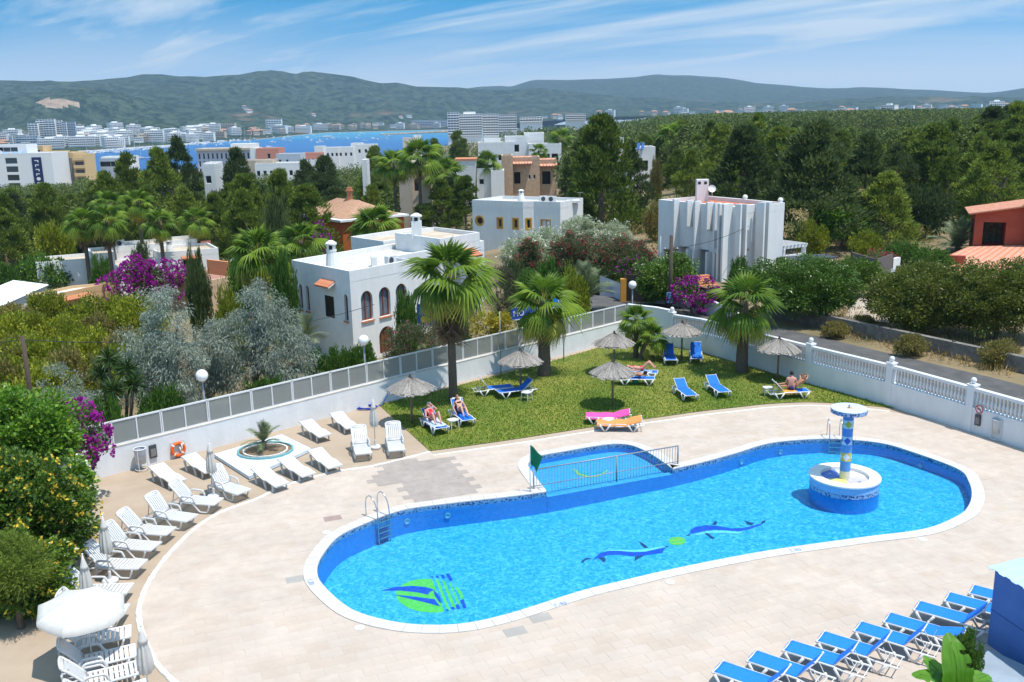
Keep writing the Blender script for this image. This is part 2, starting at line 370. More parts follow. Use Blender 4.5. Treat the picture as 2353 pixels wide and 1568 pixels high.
def area(p):return 0.5*sum(p[i-1][0]*p[i][1]-p[i][0]*p[i-1][1] for i in range(len(p)))
def offset(poly,d,closed=True):
 """shift a polyline to its left-hand normal by -d: outward for a counter-clockwise loop"""
 n=len(poly);out=[]
 for i in range(n):
  a=poly[i-1] if (closed or i>0) else poly[i];b=poly[(i+1) % n] if (closed or i<n-1) else poly[i]
  t=np.array(b,float)[:2]-np.array(a,float)[:2];t /= np.linalg.norm(t)+1e-9
  out.append(np.array(poly[i],float)[:2]+d*np.array([t[1],-t[0]]))
 return out
def inside(px,py,poly):
 px=np.asarray(px,float);py=np.asarray(py,float);r=np.zeros(px.shape,bool);n=len(poly)
 for i in range(n):
  x1,y1=poly[i-1][0],poly[i-1][1];x2,y2=poly[i][0],poly[i][1]
  c=((y1>py) != (y2>py)) & (px<(x2-x1)*(py-y1)/(y2-y1+1e-12)+x1);r ^= c
 return r
def flat_mesh(name,outer,holes,z,m):
 loops=[[Vector((p[0],p[1],0)) for p in outer]]+[[Vector((p[0],p[1],0)) for p in h] for h in holes]
 tri=mgeo.tessellate_polygon(loops);vs=[p for l in loops for p in l];f=[]
 for t in tri:
  a,b,c=(vs[i] for i in t);f.append(tuple(t) if (b-a).cross(c-a).z>0 else tuple(reversed(t)))
 me=bpy.data.meshes.new(name);me.from_pydata([(p.x,p.y,z) for p in vs],[],f);me.materials.append(m);me.update();return me
WA,WB=np.array([-17.02,36.02]),np.array([7.30,58.90])
BAL=[(9.76,56.60),(11.30,55.05),(12.84,52.55),(14.05,50.45),(15.65,47.80),(17.15,45.45),(18.37,43.50),(19.37,41.55),(20.41,39.50),(21.35,37.60),(24.2,31.9),(28.0,24.0)]
DECK=[(-21.0,4.0),(28.0,4.0)]+BAL[::-1]+[(8.92,57.70),tuple(WB),tuple(WA),(-18.3,33.6),(-20.2,26.0)]
ROADC=[(30.5,25.5),(26.7,33.3),(23.9,38.9),(21.8,43.2),(19.6,46.9),(17.2,50.9),(15.2,54.2),(12.9,57.8),(10.6,61.0),(7.5,64.5),(3.0,68.0)]
def sstep(a,b,x):
 t=np.clip((x-a)/(b-a),0,1);return t*t*(3-2*t)
def ground_z(x,y):
 x=np.asarray(x,float);y=np.asarray(y,float);d=np.hypot(x,y);az=np.degrees(np.arctan2(x,np.maximum(y,.1)))
 zl=np.interp(d,[0,50,62,90,130,220,380,600,800,900,1000,3000],[-1.0,-1.2,-1.6,-2.2,-3.6,-7.5,-13,-19,-24.5,-28.5,-30,-34])
 zm=np.interp(d,[0,50,66,95,130,200,350,600,1000,1300,1500,2600],[-0.4,-0.2,0.1,0.4,0.2,-1.0,-5,-9,-14,-18,-28,-31])
 zr=np.interp(d,[0,40,60,80,110,160,300,600,1500,2600],[1.0,1.0,1.0,1.0,2.0,3.2,3.5,1.0,-2,2])
 wl=sstep(0.5,-7.0,az);wr=sstep(3.0,13.0,az)
 z=zl*wl+(1-wl)*(zm*(1-wr)+zr*wr)
 ns=0.35*np.sin(x*0.11+1.3)*np.sin(y*0.09)+0.9*np.sin(x*0.021+2)*np.sin(y*0.017+1)*sstep(90,200,d)
 z=z+ns*sstep(62,95,d)
 return z
def gz(x,y):return float(ground_z(x,y))
def terrain():
 az=np.radians(np.linspace(-52,52,420));ds=np.concatenate([np.linspace(3,70,150),70*(2700/70) ** np.linspace(0,1,130)[1:]])
 A,D=np.meshgrid(az,ds);X=D*np.sin(A);Y=D*np.cos(A);Z=ground_z(X,Y)
 dp=offset([np.array(p) for p in DECK],0.32);ins=inside(X,Y,dp);Z[ins]=-3.2
 # the road bed is cut level
 rc=np.array(ROADC);dm=np.min(np.hypot(X[...,None]-rc[:,0],Y[...,None]-rc[:,1]),-1);k=(~ins) & (dm<4.6);Z[k]=np.minimum(Z[k],0.92)
 V=np.stack([X,Y,Z],-1).reshape(-1,3);h,q=X.shape;i=np.arange(h*q).reshape(h,q)
 F=np.stack([i[:-1,:-1],i[:-1,1:],i[1:,1:],i[1:,:-1]],-1).reshape(-1,4);return np_mesh('ground',V,F,ground_m,smooth=True)
ground_m=mat('dry_ground',(0.135,0.115,0.058),0.95,col2=(0.28,0.21,0.12),scale=0.16,detail=9,bump=0.5,bscale=3.0)
struct('ground',terrain())
# ------------------------------------------------------------------ pool outline
MAIN_D=[(1546,1079),(1612,1064),(1689,1043),(1764,1020.5),(1840,1012),(1919,1010),(2021,1019),(2098,1040.5),(2201,1079),(2226,1108),(2233,1138),(2224,1166),(2200,1187),(2124,1217),(1983,1236),(1764,1267),(1561,1306),(1433,1335.5),(1330,1361),(1176,1410),(1075,1433),(998,1438),(921,1433),(845,1416),(793,1392),(740,1343),(729,1310),(742,1276),(780,1233),(845,1202),(896,1182),(947,1169),(1050,1156),(1176,1142),(1257,1131)]
KID_D=[(1257,1131),(1224,1088),(1214,1071),(1220,1058),(1243,1048),(1305,1037),(1356,1028),(1407,1021.5),(1448,1024),(1484,1038),(1515,1057),(1546,1079)]
main_o=[p[:2] for p in catmull([P2(*q) for q in MAIN_D],5)]
kid_o=[p[:2] for p in catmull([P2(*q) for q in KID_D],5)]
main_poly=main_o[::-1];kid_poly=kid_o[::-1]
if area(main_poly)<0:main_poly=main_poly[::-1]
if area(kid_poly)<0:kid_poly=kid_poly[::-1]
rim=main_o+kid_o[1:-1]
if area(rim)<0:rim=rim[::-1]
rim=resample(rim,0.16,True)
rim_out=offset(rim,0.43)
FLOOR_Z,KID_Z,WATER_Z=-1.15,-0.36,-0.075
def floor_z(x,y=0):return-.98+.018*(x+6)
# ------------------------------------------------------------------ deck surfaces
struct('concrete_deck',flat_mesh('concrete_deck',DECK,[rim],-0.03,tan_conc))
KERB_D=[(988,1038),(860,1070),(768,1084),(657,1115),(588,1147),(513,1174),(449,1213),(385,1276),(346,1330),(326,1371),(319,1405),(323,1443),(341,1492),(367,1533),(400,1566),(455,1620)]
LAWN_D=[(988,1036),(1175,1010),(1340,984),(1458,966),(1523,957),(1600,946),(1689,936),(1764,928),(1867,924),(1995,932),(2049,938)]
kerb=[p[:2] for p in catmull([P2(*q) for q in KERB_D],5)]
lawn_front=[p[:2] for p in catmull([P2(*q) for q in LAWN_D],5)]
paver_top=[np.array(p) for p in offset(lawn_front,0.62,closed=False)]
bal_in=offset([np.array(p) for p in BAL],0.16,closed=False)
wall_right=[p for p in bal_in if p[1]<43.0]
pav=[tuple(p) for p in kerb[::-1]]+[tuple(p) for p in paver_top]+[tuple(p) for p in wall_right]+[(27.5,6.0),(-3.0,6.0),(-6.0,15.0)]
if area(pav)<0:pav=pav[::-1]
def tile_mat(nm,c1,c2):
 return mat(nm,c1,0.75,col2=c2,scale=2.2,detail=9,bump=0.06,bscale=60,spec=0.25,world=.10)
TM=[tile_mat('cream_stone',(0.500,0.415,0.345),(0.540,0.455,0.382)),tile_mat('pale_stone',(0.505,0.425,0.356),(0.540,0.460,0.390)),tile_mat('sandy_stone',(0.490,0.400,0.325),(0.530,0.440,0.362)),tile_mat('rosy_stone',(0.498,0.410,0.342),(0.535,0.448,0.378))]
TM_g=tile_mat('grey_stone',(0.330,0.285,0.250),(0.385,0.335,0.295));TM_r=tile_mat('reddish_stone',(0.31,0.22,0.195),(0.36,0.265,0.235));TM_n=tile_mat('cool_grey_stone',(0.335,0.315,0.285),(0.385,0.36,0.33))
paving=struct('paving',flat_mesh('paving',pav,[rim],-0.0045,TM[0]))
TA=R(19.9);tdir=np.array([math.cos(TA),math.sin(TA)]);tnor=np.array([-math.sin(TA),math.cos(TA)])
TL,TW=0.62,0.42
def tile_shape(m):
 b=MB();g=0.0012;b.add([(g,g,-.005),(TL-g,g,-.005),(TL-g,TW-g,-.005),(g,TW-g,-.005),(g+.002,g+.002,0),(TL-g-.002,g+.002,0),(TL-g-.002,TW-g-.002,0),(g+.002,TW-g-.002,0)],[(4,5,6,7),(0,1,5,4),(1,2,6,5),(2,3,7,6),(3,0,4,7)]);return b.mesh('paving_tile',m)
ALLT=TM+[TM_g,TM_r,TM_n];tile_me=[tile_shape(m) for m in ALLT]
grey_patch=[P2((1024+a/2.2402)*.57446,(1450+b/2.2402)*.57446) for a,b in ((1065,920),(1840,822),(1852,858),(1795,870),(2050,1165),(1380,1258),(1270,1085),(1080,1112),(1030,1015),(1110,1000))]
odd=[(P2(779,1190),5),(P2(686,1337),6),(P2(1190,1445),6),(P2(1230,1425),6),(P2(1245,1400),6),(P2(1180,1458),6)]
rng=np.random.default_rng(5);tiles=[]
for j in range(-10,125):
 for i in range(-60,60):
  o=tdir*(i*TL+(0.5*TL if j % 2 else 0))+tnor*(j*TW);tiles.append(o)
tiles=np.array(tiles);ok=np.ones(len(tiles),bool);ro=offset(rim,0.05);anyin=np.zeros(len(tiles),bool);allt=tiles
for a in (0,.5,1):
 for b in (0,.5,1):
  c=tiles+tdir*TL*a+tnor*TW*b;i1=inside(c[:,0],c[:,1],pav);i2=inside(c[:,0],c[:,1],ro);ok &= i1 & ~i2;anyin |= i1 & ~i2
part=allt[anyin & ~ok];tiles=tiles[ok];cen=tiles+tdir*TL/2+tnor*TW/2
tm=rng.choice(4,len(tiles),p=[.38,.34,.16,.12]);gp=inside(cen[:,0],cen[:,1],grey_patch);tm[gp]=4
for p,k in odd:tm[np.argmin(np.hypot(cen[:,0]-p[0],cen[:,1]-p[1]))]=k
def vis(c):
 v=np.column_stack([c,np.zeros(len(c))])-CAM;wv=v @ FW;x=W_/2+F_*(v @ RT)/wv;y=H_/2-F_*(v @ UP)/wv
 return (x>10) & (x<W_-10) & (y<H_-5)
dist=np.hypot(cen[:,0],cen[:,1]);order=np.argsort(np.where(vis(cen),dist,1e6));near=set(order[:290].tolist());rim13=offset(rim,.13);RIM=np.array(rim)
def clip_to(subj,o):
# the paved region cut to one tile (Sutherland-Hodgman)
 cs=[o+tdir*.0012+tnor*.0012,o+tdir*(TL-.0012)+tnor*.0012,o+tdir*(TL-.0012)+tnor*(TW-.0012),o+tdir*.0012+tnor*(TW-.0012)]
 for i in range(4):
  a,e=cs[i],cs[(i+1) % 4]-cs[i];out=[]
  for k in range(len(subj)):
   p,q=subj[k-1],subj[k];dp,dq=e[0]*(p[1]-a[1])-e[1]*(p[0]-a[0]),e[0]*(q[1]-a[1])-e[1]*(q[0]-a[0])
   if (dp >= 0) != (dq >= 0):t=dp/(dp-dq);out.append((p[0]+t*(q[0]-p[0]),p[1]+t*(q[1]-p[1])))
   if dq >= 0:out.append((q[0],q[1]))
  subj=out
  if not subj:return []
 return subj
Mz=MB();TR=rotz(TA)
for k,o in enumerate(tiles):
 dz=float(rng.normal()*0.0007)
 if k in near:obj('paving_tile',tile_me[tm[k]],paving,loc=(o[0],o[1],dz),rz=TA)
 else:Mz.box(.0012,TL-.0012,.0012,TW-.0012,-.012,dz,int(tm[k]),TR,(o[0],o[1],0))
for o in part:
 c=o+tdir*TL/2+tnor*TW/2;k=int(rng.choice(4,p=[.38,.34,.16,.12]));k=4 if inside(np.array([c[0]]),np.array([c[1]]),grey_patch)[0] else k
 if np.min(np.hypot(*(RIM-c).T))<.9:
  for a in range(6):
   for e in range(4):
    s0=o+tdir*TL*(a+.5)/6+tnor*TW*(e+.5)/4
    if not inside(np.array([s0[0]]),np.array([s0[1]]),rim13)[0]:Mz.box(TL*a/6+.001,TL*(a+1)/6-.001,TW*e/4,TW*(e+1)/4,-.012,0,k,TR,(o[0],o[1],0))
 else:
  pl_=clip_to([tuple(p) for p in pav],o)
  if len(pl_)>2 and abs(area(pl_))>.002:Mz.prism(pl_ if area(pl_)>0 else pl_[::-1],-.012,0,k)
q=Mz.build('paving_tile',ALLT,paving);q['kind']='stuff'
# white kerb of rough stones between paving and concrete, and the thin strips beyond it
kerb_m=mat('rough_white_kerb',(0.62,0.60,0.56),0.9,col2=(0.80,0.79,0.76),scale=14,detail=8,bump=0.5)
kp=resample(kerb+[],0.24)
for i in range(len(kp)-1):
 a,b=kp[i],kp[i+1];t=(b-a)/np.linalg.norm(b-a);nn=np.array([-t[1],t[0]]);w0=0.075+0.025*rng.random()
 b_=MB();s0,s1=a+t*.008,b-t*.008
 b_.add([tuple(s0+nn*w0)+(0,),tuple(s0-nn*w0)+(0,),tuple(s1-nn*w0*1.05)+(0,),tuple(s1+nn*w0)+(0,)]+[tuple(p)+(.025+.008*rng.random(),) for p in (s0+nn*w0*.85,s0-nn*w0*.85,s1-nn*w0*.85,s1+nn*w0*.85)],[(4,7,6,5),(0,4,5,1),(1,5,6,2),(2,6,7,3),(3,7,4,0)])
 obj('kerb_stone',b_.mesh('kerb_stone',kerb_m),paving,loc=(0,0,-0.02))
strip_m=mat('tan_border_slabs',(0.40,0.31,0.225),0.9,col2=(0.46,0.37,0.28),scale=1.2,detail=8)
def ribbon(name,line,d0,d1,z,m,closed=False):
 a=offset(line,d0,closed);b=offset(line,d1,closed);n=len(a);v=[(p[0],p[1],z) for p in a]+[(p[0],p[1],z) for p in b]
 f=[(i,(i+1) % n,n+(i+1) % n,n+i) for i in range(n if closed else n-1)]
 me=bpy.data.meshes.new(name);me.from_pydata(v,[],f);me.materials.append(m);me.update()
 if me.polygons[0].normal.z<0:me.flip_normals()
 return me
slab=resample(offset(kerb,-0.10,False),0.9)
so_=offset(slab,-0.85,False);border=struct('concrete_border',ribbon('concrete_border',kerb,-0.09,-0.98,-0.024,strip_m))
for i in range(len(slab)-1):
 b_=MB();a0,a1,c1,c0=slab[i],slab[i+1],so_[i+1],so_[i];g=0.012
 vs=[a0+(a1-a0)*g,a1+(a0-a1)*g,c1+(c0-c1)*g,c0+(c1-c0)*g]
 if area(vs)<0:vs=vs[::-1]
 b_.prism([tuple(p) for p in vs],-.02,-.012+.002*rng.random());obj('border_slab',b_.mesh('border_slab',strip_m),border)
thin_m=mat('pale_cement_line',(0.66,0.60,0.52),0.9,var=0.12,scale=6)
struct('cement_line',ribbon('cement_line',kerb,-1.0,-1.06,-0.018,thin_m))
struct('lawn_edging',ribbon('lawn_edging',lawn_front,0.04,0.44,-0.014,strip_m));struct('cement_line',ribbon('cement_line',lawn_front,0.46,0.60,-0.010,kerb_m))
# ------------------------------------------------------------------ lawn
lw=[tuple(p) for p in lawn_front]+[tuple(p) for p in offset([np.array(p) for p in BAL],0.17,False) if 43.2<p[1]<56.5][::-1]+[(9.55,56.6),(8.80,57.50),(7.32,58.6),P2(1261,832),P2(1011,897),P2(871,930)]
if area(lw)<0:lw=lw[::-1]
lawn_m=mat('lawn_turf',(0.095,0.160,0.022),0.95,col2=(0.27,0.26,0.055),scale=0.32,detail=10,bump=0.6,bscale=26)
struct('lawn',flat_mesh('lawn',lw,[],0.0,lawn_m))
n=150000;lo=np.min(lw,0);hi=np.max(lw,0);pt=lo+rng.random((n,2))*(hi-lo);pt=pt[inside(pt[:,0],pt[:,1],lw)]
wave=np.sin(pt[:,0]*.9+2*np.sin(pt[:,1]*.5))*np.sin(pt[:,1]*.8)*0.5+0.5;dens=np.clip(1.30-0.045*np.clip(pt[:,1]-40,0,30)-.45*wave*rng.random(len(pt)),.25,1);pt=pt[rng.random(len(pt))<dens]
n=len(pt);C=np.column_stack([pt,np.zeros(n)]);D=rng.normal(size=(n,3))*0.7+np.array([0,0,.9]);D[:,2]=np.abs(D[:,2])
V,F=leaf_geo(C,D,0.085*(0.6+0.8*rng.random(n)),0.030,rng);dry_=(rng.random(n)<np.clip((pt[:,1]-45.5)/11,0,.85)*(.45+.55*np.sin(pt[:,0]*.8+1) ** 2)+.06).astype(np.int32);g=obj('grass',np_mesh('grass',V,F,[grass_leaf,leaf('yellowed_grass',(.36,.33,.075),isl=.4,tr=.25,rough=.8)],dry_),kind='stuff');tag(g,'short green mown grass covering the lawn beside the pool','grass')
# ------------------------------------------------------------------ road outside the balustrade
asphalt=mat('grey_asphalt',(0.075,0.073,0.073),0.95,col2=(0.12,0.117,0.113),scale=1.1,detail=9)
rc=[p[:2] for p in catmull(ROADC,4)]
struct('road',ribbon('road',rc,-2.3,2.3,0.985,asphalt))
# ------------------------------------------------------------------ swimming pool
def nodes_mat(name):
 m=bpy.data.materials.new(name);m.use_nodes=True;n=m.node_tree;n.nodes.clear()
 def nd(t,**k):
  q=n.nodes.new(t)
  for a,b in k.items():setattr(q,a,b)
  return q
 return m,nd,n.links.new
def mosaic(name,c1,c2,c3,rough=0.35):
 """small glazed mosaic: every tessera its own blue, sizes about 5 cm, with larger drifts"""
 m,nd,L=nodes_mat(name);out=nd('ShaderNodeOutputMaterial');b=nd('ShaderNodeBsdfPrincipled');b.inputs['Roughness'].default_value=rough;b.inputs['Specular IOR Level'].default_value=0.2
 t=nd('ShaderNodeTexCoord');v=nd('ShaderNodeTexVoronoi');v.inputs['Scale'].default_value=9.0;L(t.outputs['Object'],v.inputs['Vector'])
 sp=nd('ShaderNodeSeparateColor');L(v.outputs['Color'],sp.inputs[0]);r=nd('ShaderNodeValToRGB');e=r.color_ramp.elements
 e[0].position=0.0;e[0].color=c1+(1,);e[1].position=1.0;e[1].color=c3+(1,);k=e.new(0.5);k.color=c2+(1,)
 nz=nd('ShaderNodeTexNoise');nz.inputs['Scale'].default_value=5.5;nz.inputs['Detail'].default_value=4;nz.inputs['Roughness'].default_value=.7;nz.inputs['Distortion'].default_value=2.4;L(t.outputs['Object'],nz.inputs['Vector'])  # wavy noise paints rippling water light into the tile blues
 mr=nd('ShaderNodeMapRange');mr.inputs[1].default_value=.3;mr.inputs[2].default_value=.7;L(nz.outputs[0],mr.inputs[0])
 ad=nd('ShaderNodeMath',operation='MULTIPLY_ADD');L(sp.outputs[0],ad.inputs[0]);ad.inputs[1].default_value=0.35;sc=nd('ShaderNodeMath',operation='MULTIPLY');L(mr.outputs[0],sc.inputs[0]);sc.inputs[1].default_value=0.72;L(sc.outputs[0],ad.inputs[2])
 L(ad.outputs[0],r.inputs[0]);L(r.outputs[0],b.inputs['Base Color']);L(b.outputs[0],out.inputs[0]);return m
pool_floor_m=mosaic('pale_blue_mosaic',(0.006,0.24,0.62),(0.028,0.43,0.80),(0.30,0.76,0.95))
pool_wall_m=mosaic('pool_wall_mosaic',(0.008,0.25,0.70),(0.012,0.30,0.78),(0.024,0.36,0.84))
kid_floor_m=mosaic('children_pool_mosaic',(0.05,0.36,0.72),(0.09,0.44,0.80),(0.15,0.52,0.86))
def band_mat(name):
 m,nd,L=nodes_mat(name);out=nd('ShaderNodeOutputMaterial');b=nd('ShaderNodeBsdfPrincipled');b.inputs['Roughness'].default_value=.3
 t=nd('ShaderNodeTexCoord');v=nd('ShaderNodeTexVoronoi');v.inputs['Scale'].default_value=11;L(t.outputs['Object'],v.inputs['Vector'])
 r=nd('ShaderNodeValToRGB');e=r.color_ramp.elements;e[0].position=.30;e[0].color=(.012,.035,.18,1);e[1].position=.55;e[1].color=(.30,.42,.62,1);L(v.outputs['Distance'],r.inputs[0]);L(r.outputs[0],b.inputs['Base Color']);L(b.outputs[0],out.inputs[0]);return m
band_m=band_mat('patterned_border_tiles')
def water_mat():
 m,nd,L=nodes_mat('pool_water');out=nd('ShaderNodeOutputMaterial');tr=nd('ShaderNodeBsdfTransparent');tr.inputs[0].default_value=(0.62,0.91,0.99,1)
 gl=nd('ShaderNodeBsdfGlossy');gl.inputs['Roughness'].default_value=0.04;fr=nd('ShaderNodeFresnel');fr.inputs['IOR'].default_value=1.33
 t=nd('ShaderNodeTexCoord');nz=nd('ShaderNodeTexNoise');nz.inputs['Scale'].default_value=3.2;nz.inputs['Detail'].default_value=5;nz.inputs['Distortion'].default_value=0.8;L(t.outputs['Object'],nz.inputs['Vector'])
 bp=nd('ShaderNodeBump');bp.inputs['Strength'].default_value=0.55;bp.inputs['Distance'].default_value=0.09;L(nz.outputs[0],bp.inputs['Height']);L(bp.outputs[0],gl.inputs['Normal']);L(bp.outputs[0],fr.inputs['Normal'])
 mx=nd('ShaderNodeMixShader');L(fr.outputs[0],mx.inputs[0]);L(tr.outputs[0],mx.inputs[1]);L(gl.outputs[0],mx.inputs[2]);L(mx.outputs[0],out.inputs[0]);return m
pool=thing('swimming_pool','large kidney shaped blue swimming pool with white coping and a shallow bay','swimming pool',(0,0,0))
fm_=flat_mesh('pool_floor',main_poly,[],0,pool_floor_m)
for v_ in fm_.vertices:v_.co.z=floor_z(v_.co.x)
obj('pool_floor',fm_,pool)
obj('children_pool_floor',flat_mesh('children_pool_floor',kid_poly,[],KID_Z,kid_floor_m),pool,label='paler shallow floor of the children bay')
def curtain(name,line,z0,z1,m,closed=False,flip=False):
 n=len(line);v=[(p[0],p[1],z0) for p in line]+[(p[0],p[1],z1) for p in line]
 f=[(i,(i+1) % n,n+(i+1) % n,n+i) for i in range(n if closed else n-1)]
 if flip:f=[tuple(reversed(q)) for q in f]
 me=bpy.data.meshes.new(name);me.from_pydata(v,[],f);me.materials.append(m);me.polygons.foreach_set('use_smooth',[True]*len(f));me.update();return me
obj('pool_wall',curtain('pool_wall',main_o,FLOOR_Z,-0.175,pool_wall_m),pool)
obj('children_pool_wall',curtain('children_pool_wall',kid_o,KID_Z,-0.175,pool_wall_m),pool)
obj('tile_band',curtain('tile_band',rim,-0.175,-0.012,band_m,True),pool)
ledge=offset(main_o,0.0,False)
# separating wall under the railing: from floor to just under water
a,b=np.array(main_o[0]),np.array(main_o[-1]);t=(b-a)/np.linalg.norm(b-a);nn=np.array([-t[1],t[0]])
if nn[1]<0:nn=-nn
sw=MB();sw.prism([tuple(a-nn*.02),tuple(b-nn*.02),tuple(b+nn*.24),tuple(a+nn*.24)],FLOOR_Z,-0.21)
if area([tuple(a-nn*.02),tuple(b-nn*.02),tuple(b+nn*.24)])<0:
 sw=MB();sw.prism([tuple(b-nn*.02),tuple(a-nn*.02),tuple(a+nn*.24),tuple(b+nn*.24)],FLOOR_Z,-0.21)
sw.build('dividing_wall',pool_wall_m,pool)
sm=MB();sm.prism([tuple(b-nn*.015),tuple(a-nn*.015),tuple(a+nn*.235),tuple(b+nn*.235)],-0.208,-0.202);sm.build('dividing_wall_top',kid_floor_m,pool)
# light seam line along the walls
obj('wall_trim',curtain('wall_trim',offset(main_o,0.0 if True else 0,False),-0.36,-0.348,mat('pale_seam',(0.10,0.42,0.75),0.5,var=.05)),pool)
# coping stones, each its own block
cop_m=mat('white_coping_stone',(0.53,0.515,0.49),0.8,col2=(0.60,0.585,0.565),scale=2.5,detail=8,bump=0.12,bscale=40)
step=3;n=len(rim)
for i in range(0,n-n % step,step):
 idx=[(i+k) % n for k in range(step+1)] if i+step<n-n % step else [(i+k) % n for k in range(n-i)]+[0]
 inn=[rim[k] for k in idx];ou=[rim_out[k] for k in idx]
 def pull(l):
  l=[np.array(p) for p in l];l[0]=l[0]+(l[1]-l[0])*0.035;l[-1]=l[-1]+(l[-2]-l[-1])*0.035;return l
 inn,ou=pull(inn),pull(ou);zt=0.028+0.003*rng.random();K=len(inn)
 vs=[(p[0],p[1],z) for z in (-.045,zt) for p in inn]+[(p[0],p[1],z) for z in (-.02,zt) for p in ou]
 f=[]
 for k in range(K-1):
  f += [(K+k,K+k+1,3*K+k+1,3*K+k),(k,k+1,K+k+1,K+k),(2*K+k+1,2*K+k,3*K+k,3*K+k+1)]
 f += [(0,K,3*K,2*K),(K-1,3*K-1,4*K-1,2*K-1)]
 me=bpy.data.meshes.new('coping_stone');me.from_pydata(vs,[],f);me.materials.append(cop_m);me.update()
 obj('coping_stone',me,pool)
struct('water',flat_mesh('water',rim,[],WATER_Z,water_mat()))
# mosaic pictures on the pool floor, drawn from outlines (flat tile work)
logo_blue=mosaic('cobalt_mosaic',(0.006,0.05,0.50),(0.010,0.075,0.60),(0.02,0.13,0.72));logo_green=mosaic('lime_mosaic',(0.13,0.55,0.05),(0.19,0.66,0.08),(0.30,0.75,0.14))
logo_dark=mosaic('navy_mosaic',(0.004,0.03,0.10),(0.008,0.05,0.16),(0.01,0.10,0.30));logo_pale=mosaic('aqua_mosaic',(0.20,0.62,0.78),(0.30,0.75,0.85),(0.45,0.85,0.90));logo_yel=mosaic('yellow_mosaic',(0.50,0.55,0.05),(0.62,0.62,0.08),(0.70,0.70,0.15))
def motif(name,x0,y0,s,polys,layer,m,z=None):
 vv=[];ff=[];up_=.005*layer
 for pl in polys:
  w2=[]
  for a,c in pl:
   q=(1.0,0)
   for _ in range(4):q=P2((x0+a/s)*.57446,(y0+c/s)*.57446,floor_z(q[0]) if z is None else z)
   w2.append(q)
  if area(w2)<0:w2=w2[::-1]
  tri=mgeo.tessellate_polygon([[Vector((p[0],p[1],0)) for p in w2]]);o=len(vv);vv += [(p[0],p[1],(floor_z(p[0]) if z is None else z)+up_) for p in w2]
  for t in tri:
   A,B_,C_=(Vector(w2[i]) for i in t);f=tuple(o+i for i in t);ff.append(f if (B_-A).cross(C_-A)>0 else tuple(reversed(f)))
 me=bpy.data.meshes.new(name);me.from_pydata(vv,[],ff);me.materials.append(m);me.update();return obj(name,me,pool)
S7=2.2402
def ell(cx,cy,rx,ry,n=28,rot=0):return [(cx+rx*math.cos(2*math.pi*i/n)*math.cos(rot)-ry*math.sin(2*math.pi*i/n)*math.sin(rot),cy+rx*math.cos(2*math.pi*i/n)*math.sin(rot)+ry*math.sin(2*math.pi*i/n)*math.cos(rot)) for i in range(n)]
# logo: crop origin (1024,2030)
motif('mosaic_disc',1024,2030,S7,[ell(1555,793,302,152,40,0.06)],1,logo_green)
motif('mosaic_sail',1024,2030,S7,[[(1120,748),(1250,715),(1400,706),(1520,716),(1600,740),(1560,760),(1540,785),(1450,765),(1290,748)],[(1240,785),(1400,800),(1600,825),(1650,890),(1500,850),(1350,815)],[(1590,740),(1650,800),(1672,868),(1640,850),(1600,790)]],2,logo_blue)
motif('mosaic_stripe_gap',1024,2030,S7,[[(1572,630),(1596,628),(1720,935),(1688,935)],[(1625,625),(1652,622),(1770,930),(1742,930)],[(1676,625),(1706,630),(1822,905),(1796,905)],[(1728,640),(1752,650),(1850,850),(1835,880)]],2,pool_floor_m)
motif('mosaic_stripe_end',1024,2030,S7,[[(1565,622),(1585,620),(1592,634),(1572,634)],[(1608,618),(1630,614),(1645,636),(1622,636)],[(1655,608),(1680,604),(1698,640),(1672,642)],[(1702,600),(1732,598),(1765,660),(1740,664)],[(1700,920),(1722,916),(1728,930),(1708,932)],[(1742,900),(1772,892),(1784,918),(1756,920)],[(1785,880),(1815,868),(1832,912),(1806,916)],[(1828,836),(1858,826),(1888,900),(1860,908)]],3,logo_blue)
# dolphins and ball: crop origin (2048,2030)
motif('mosaic_dolphin',2048,2030,S7,[[(720,470),(790,410),(870,390),(980,392),(1090,405),(1200,398),(1300,375),(1375,362),(1345,410),(1270,420),(1180,435),(1080,440),(960,425),(860,430),(800,450)],[(1590,240),(1600,200),(1650,175),(1750,160),(1860,170),(1970,190),(2080,185),(2180,160),(2255,140),(2240,155),(2140,195),(2040,215),(1930,208),(1820,200),(1720,215)]],1,logo_blue)
motif('mosaic_dolphin_belly',2048,2030,S7,[[(830,385),(960,380),(1090,385),(1210,375),(1330,352),(1375,355),(1290,378),(1190,400),(1080,402),(960,392),(860,392)],[(1610,252),(1720,222),(1820,208),(1930,215),(2040,222),(2090,210),(2030,238),(1900,236),(1800,228),(1700,245)]],2,logo_pale)
motif('mosaic_dolphin_fin',2048,2030,S7,[[(1135,312),(1165,318),(1225,365),(1180,362)],[(1105,440),(1185,432),(1120,470),(1095,488)],[(770,455),(830,450),(842,478),(825,498),(800,475)],[(618,488),(665,455),(720,455),(650,480),(640,500)],[(1790,160),(1815,128),(1840,130),(1830,158)],[(1725,232),(1760,236),(1818,282),(1790,286)],[(2080,120),(2130,135),(2175,145),(2150,162),(2110,155)],[(2240,125),(2275,118),(2265,140),(2230,148)],[(1375,352),(1410,346),(1380,365)],[(1552,256),(1600,238),(1590,256)]],3,logo_dark)
motif('mosaic_ball',2048,2030,S7,[ell(1480,303,78,40,20)],1,logo_green);motif('mosaic_ball_seam',2048,2030,S7,[[(1415,300),(1545,285),(1545,293),(1415,308)],[(1440,325),(1530,318),(1530,326),(1440,333)],[(1450,275),(1520,272),(1520,279),(1450,282)]],2,logo_yel)
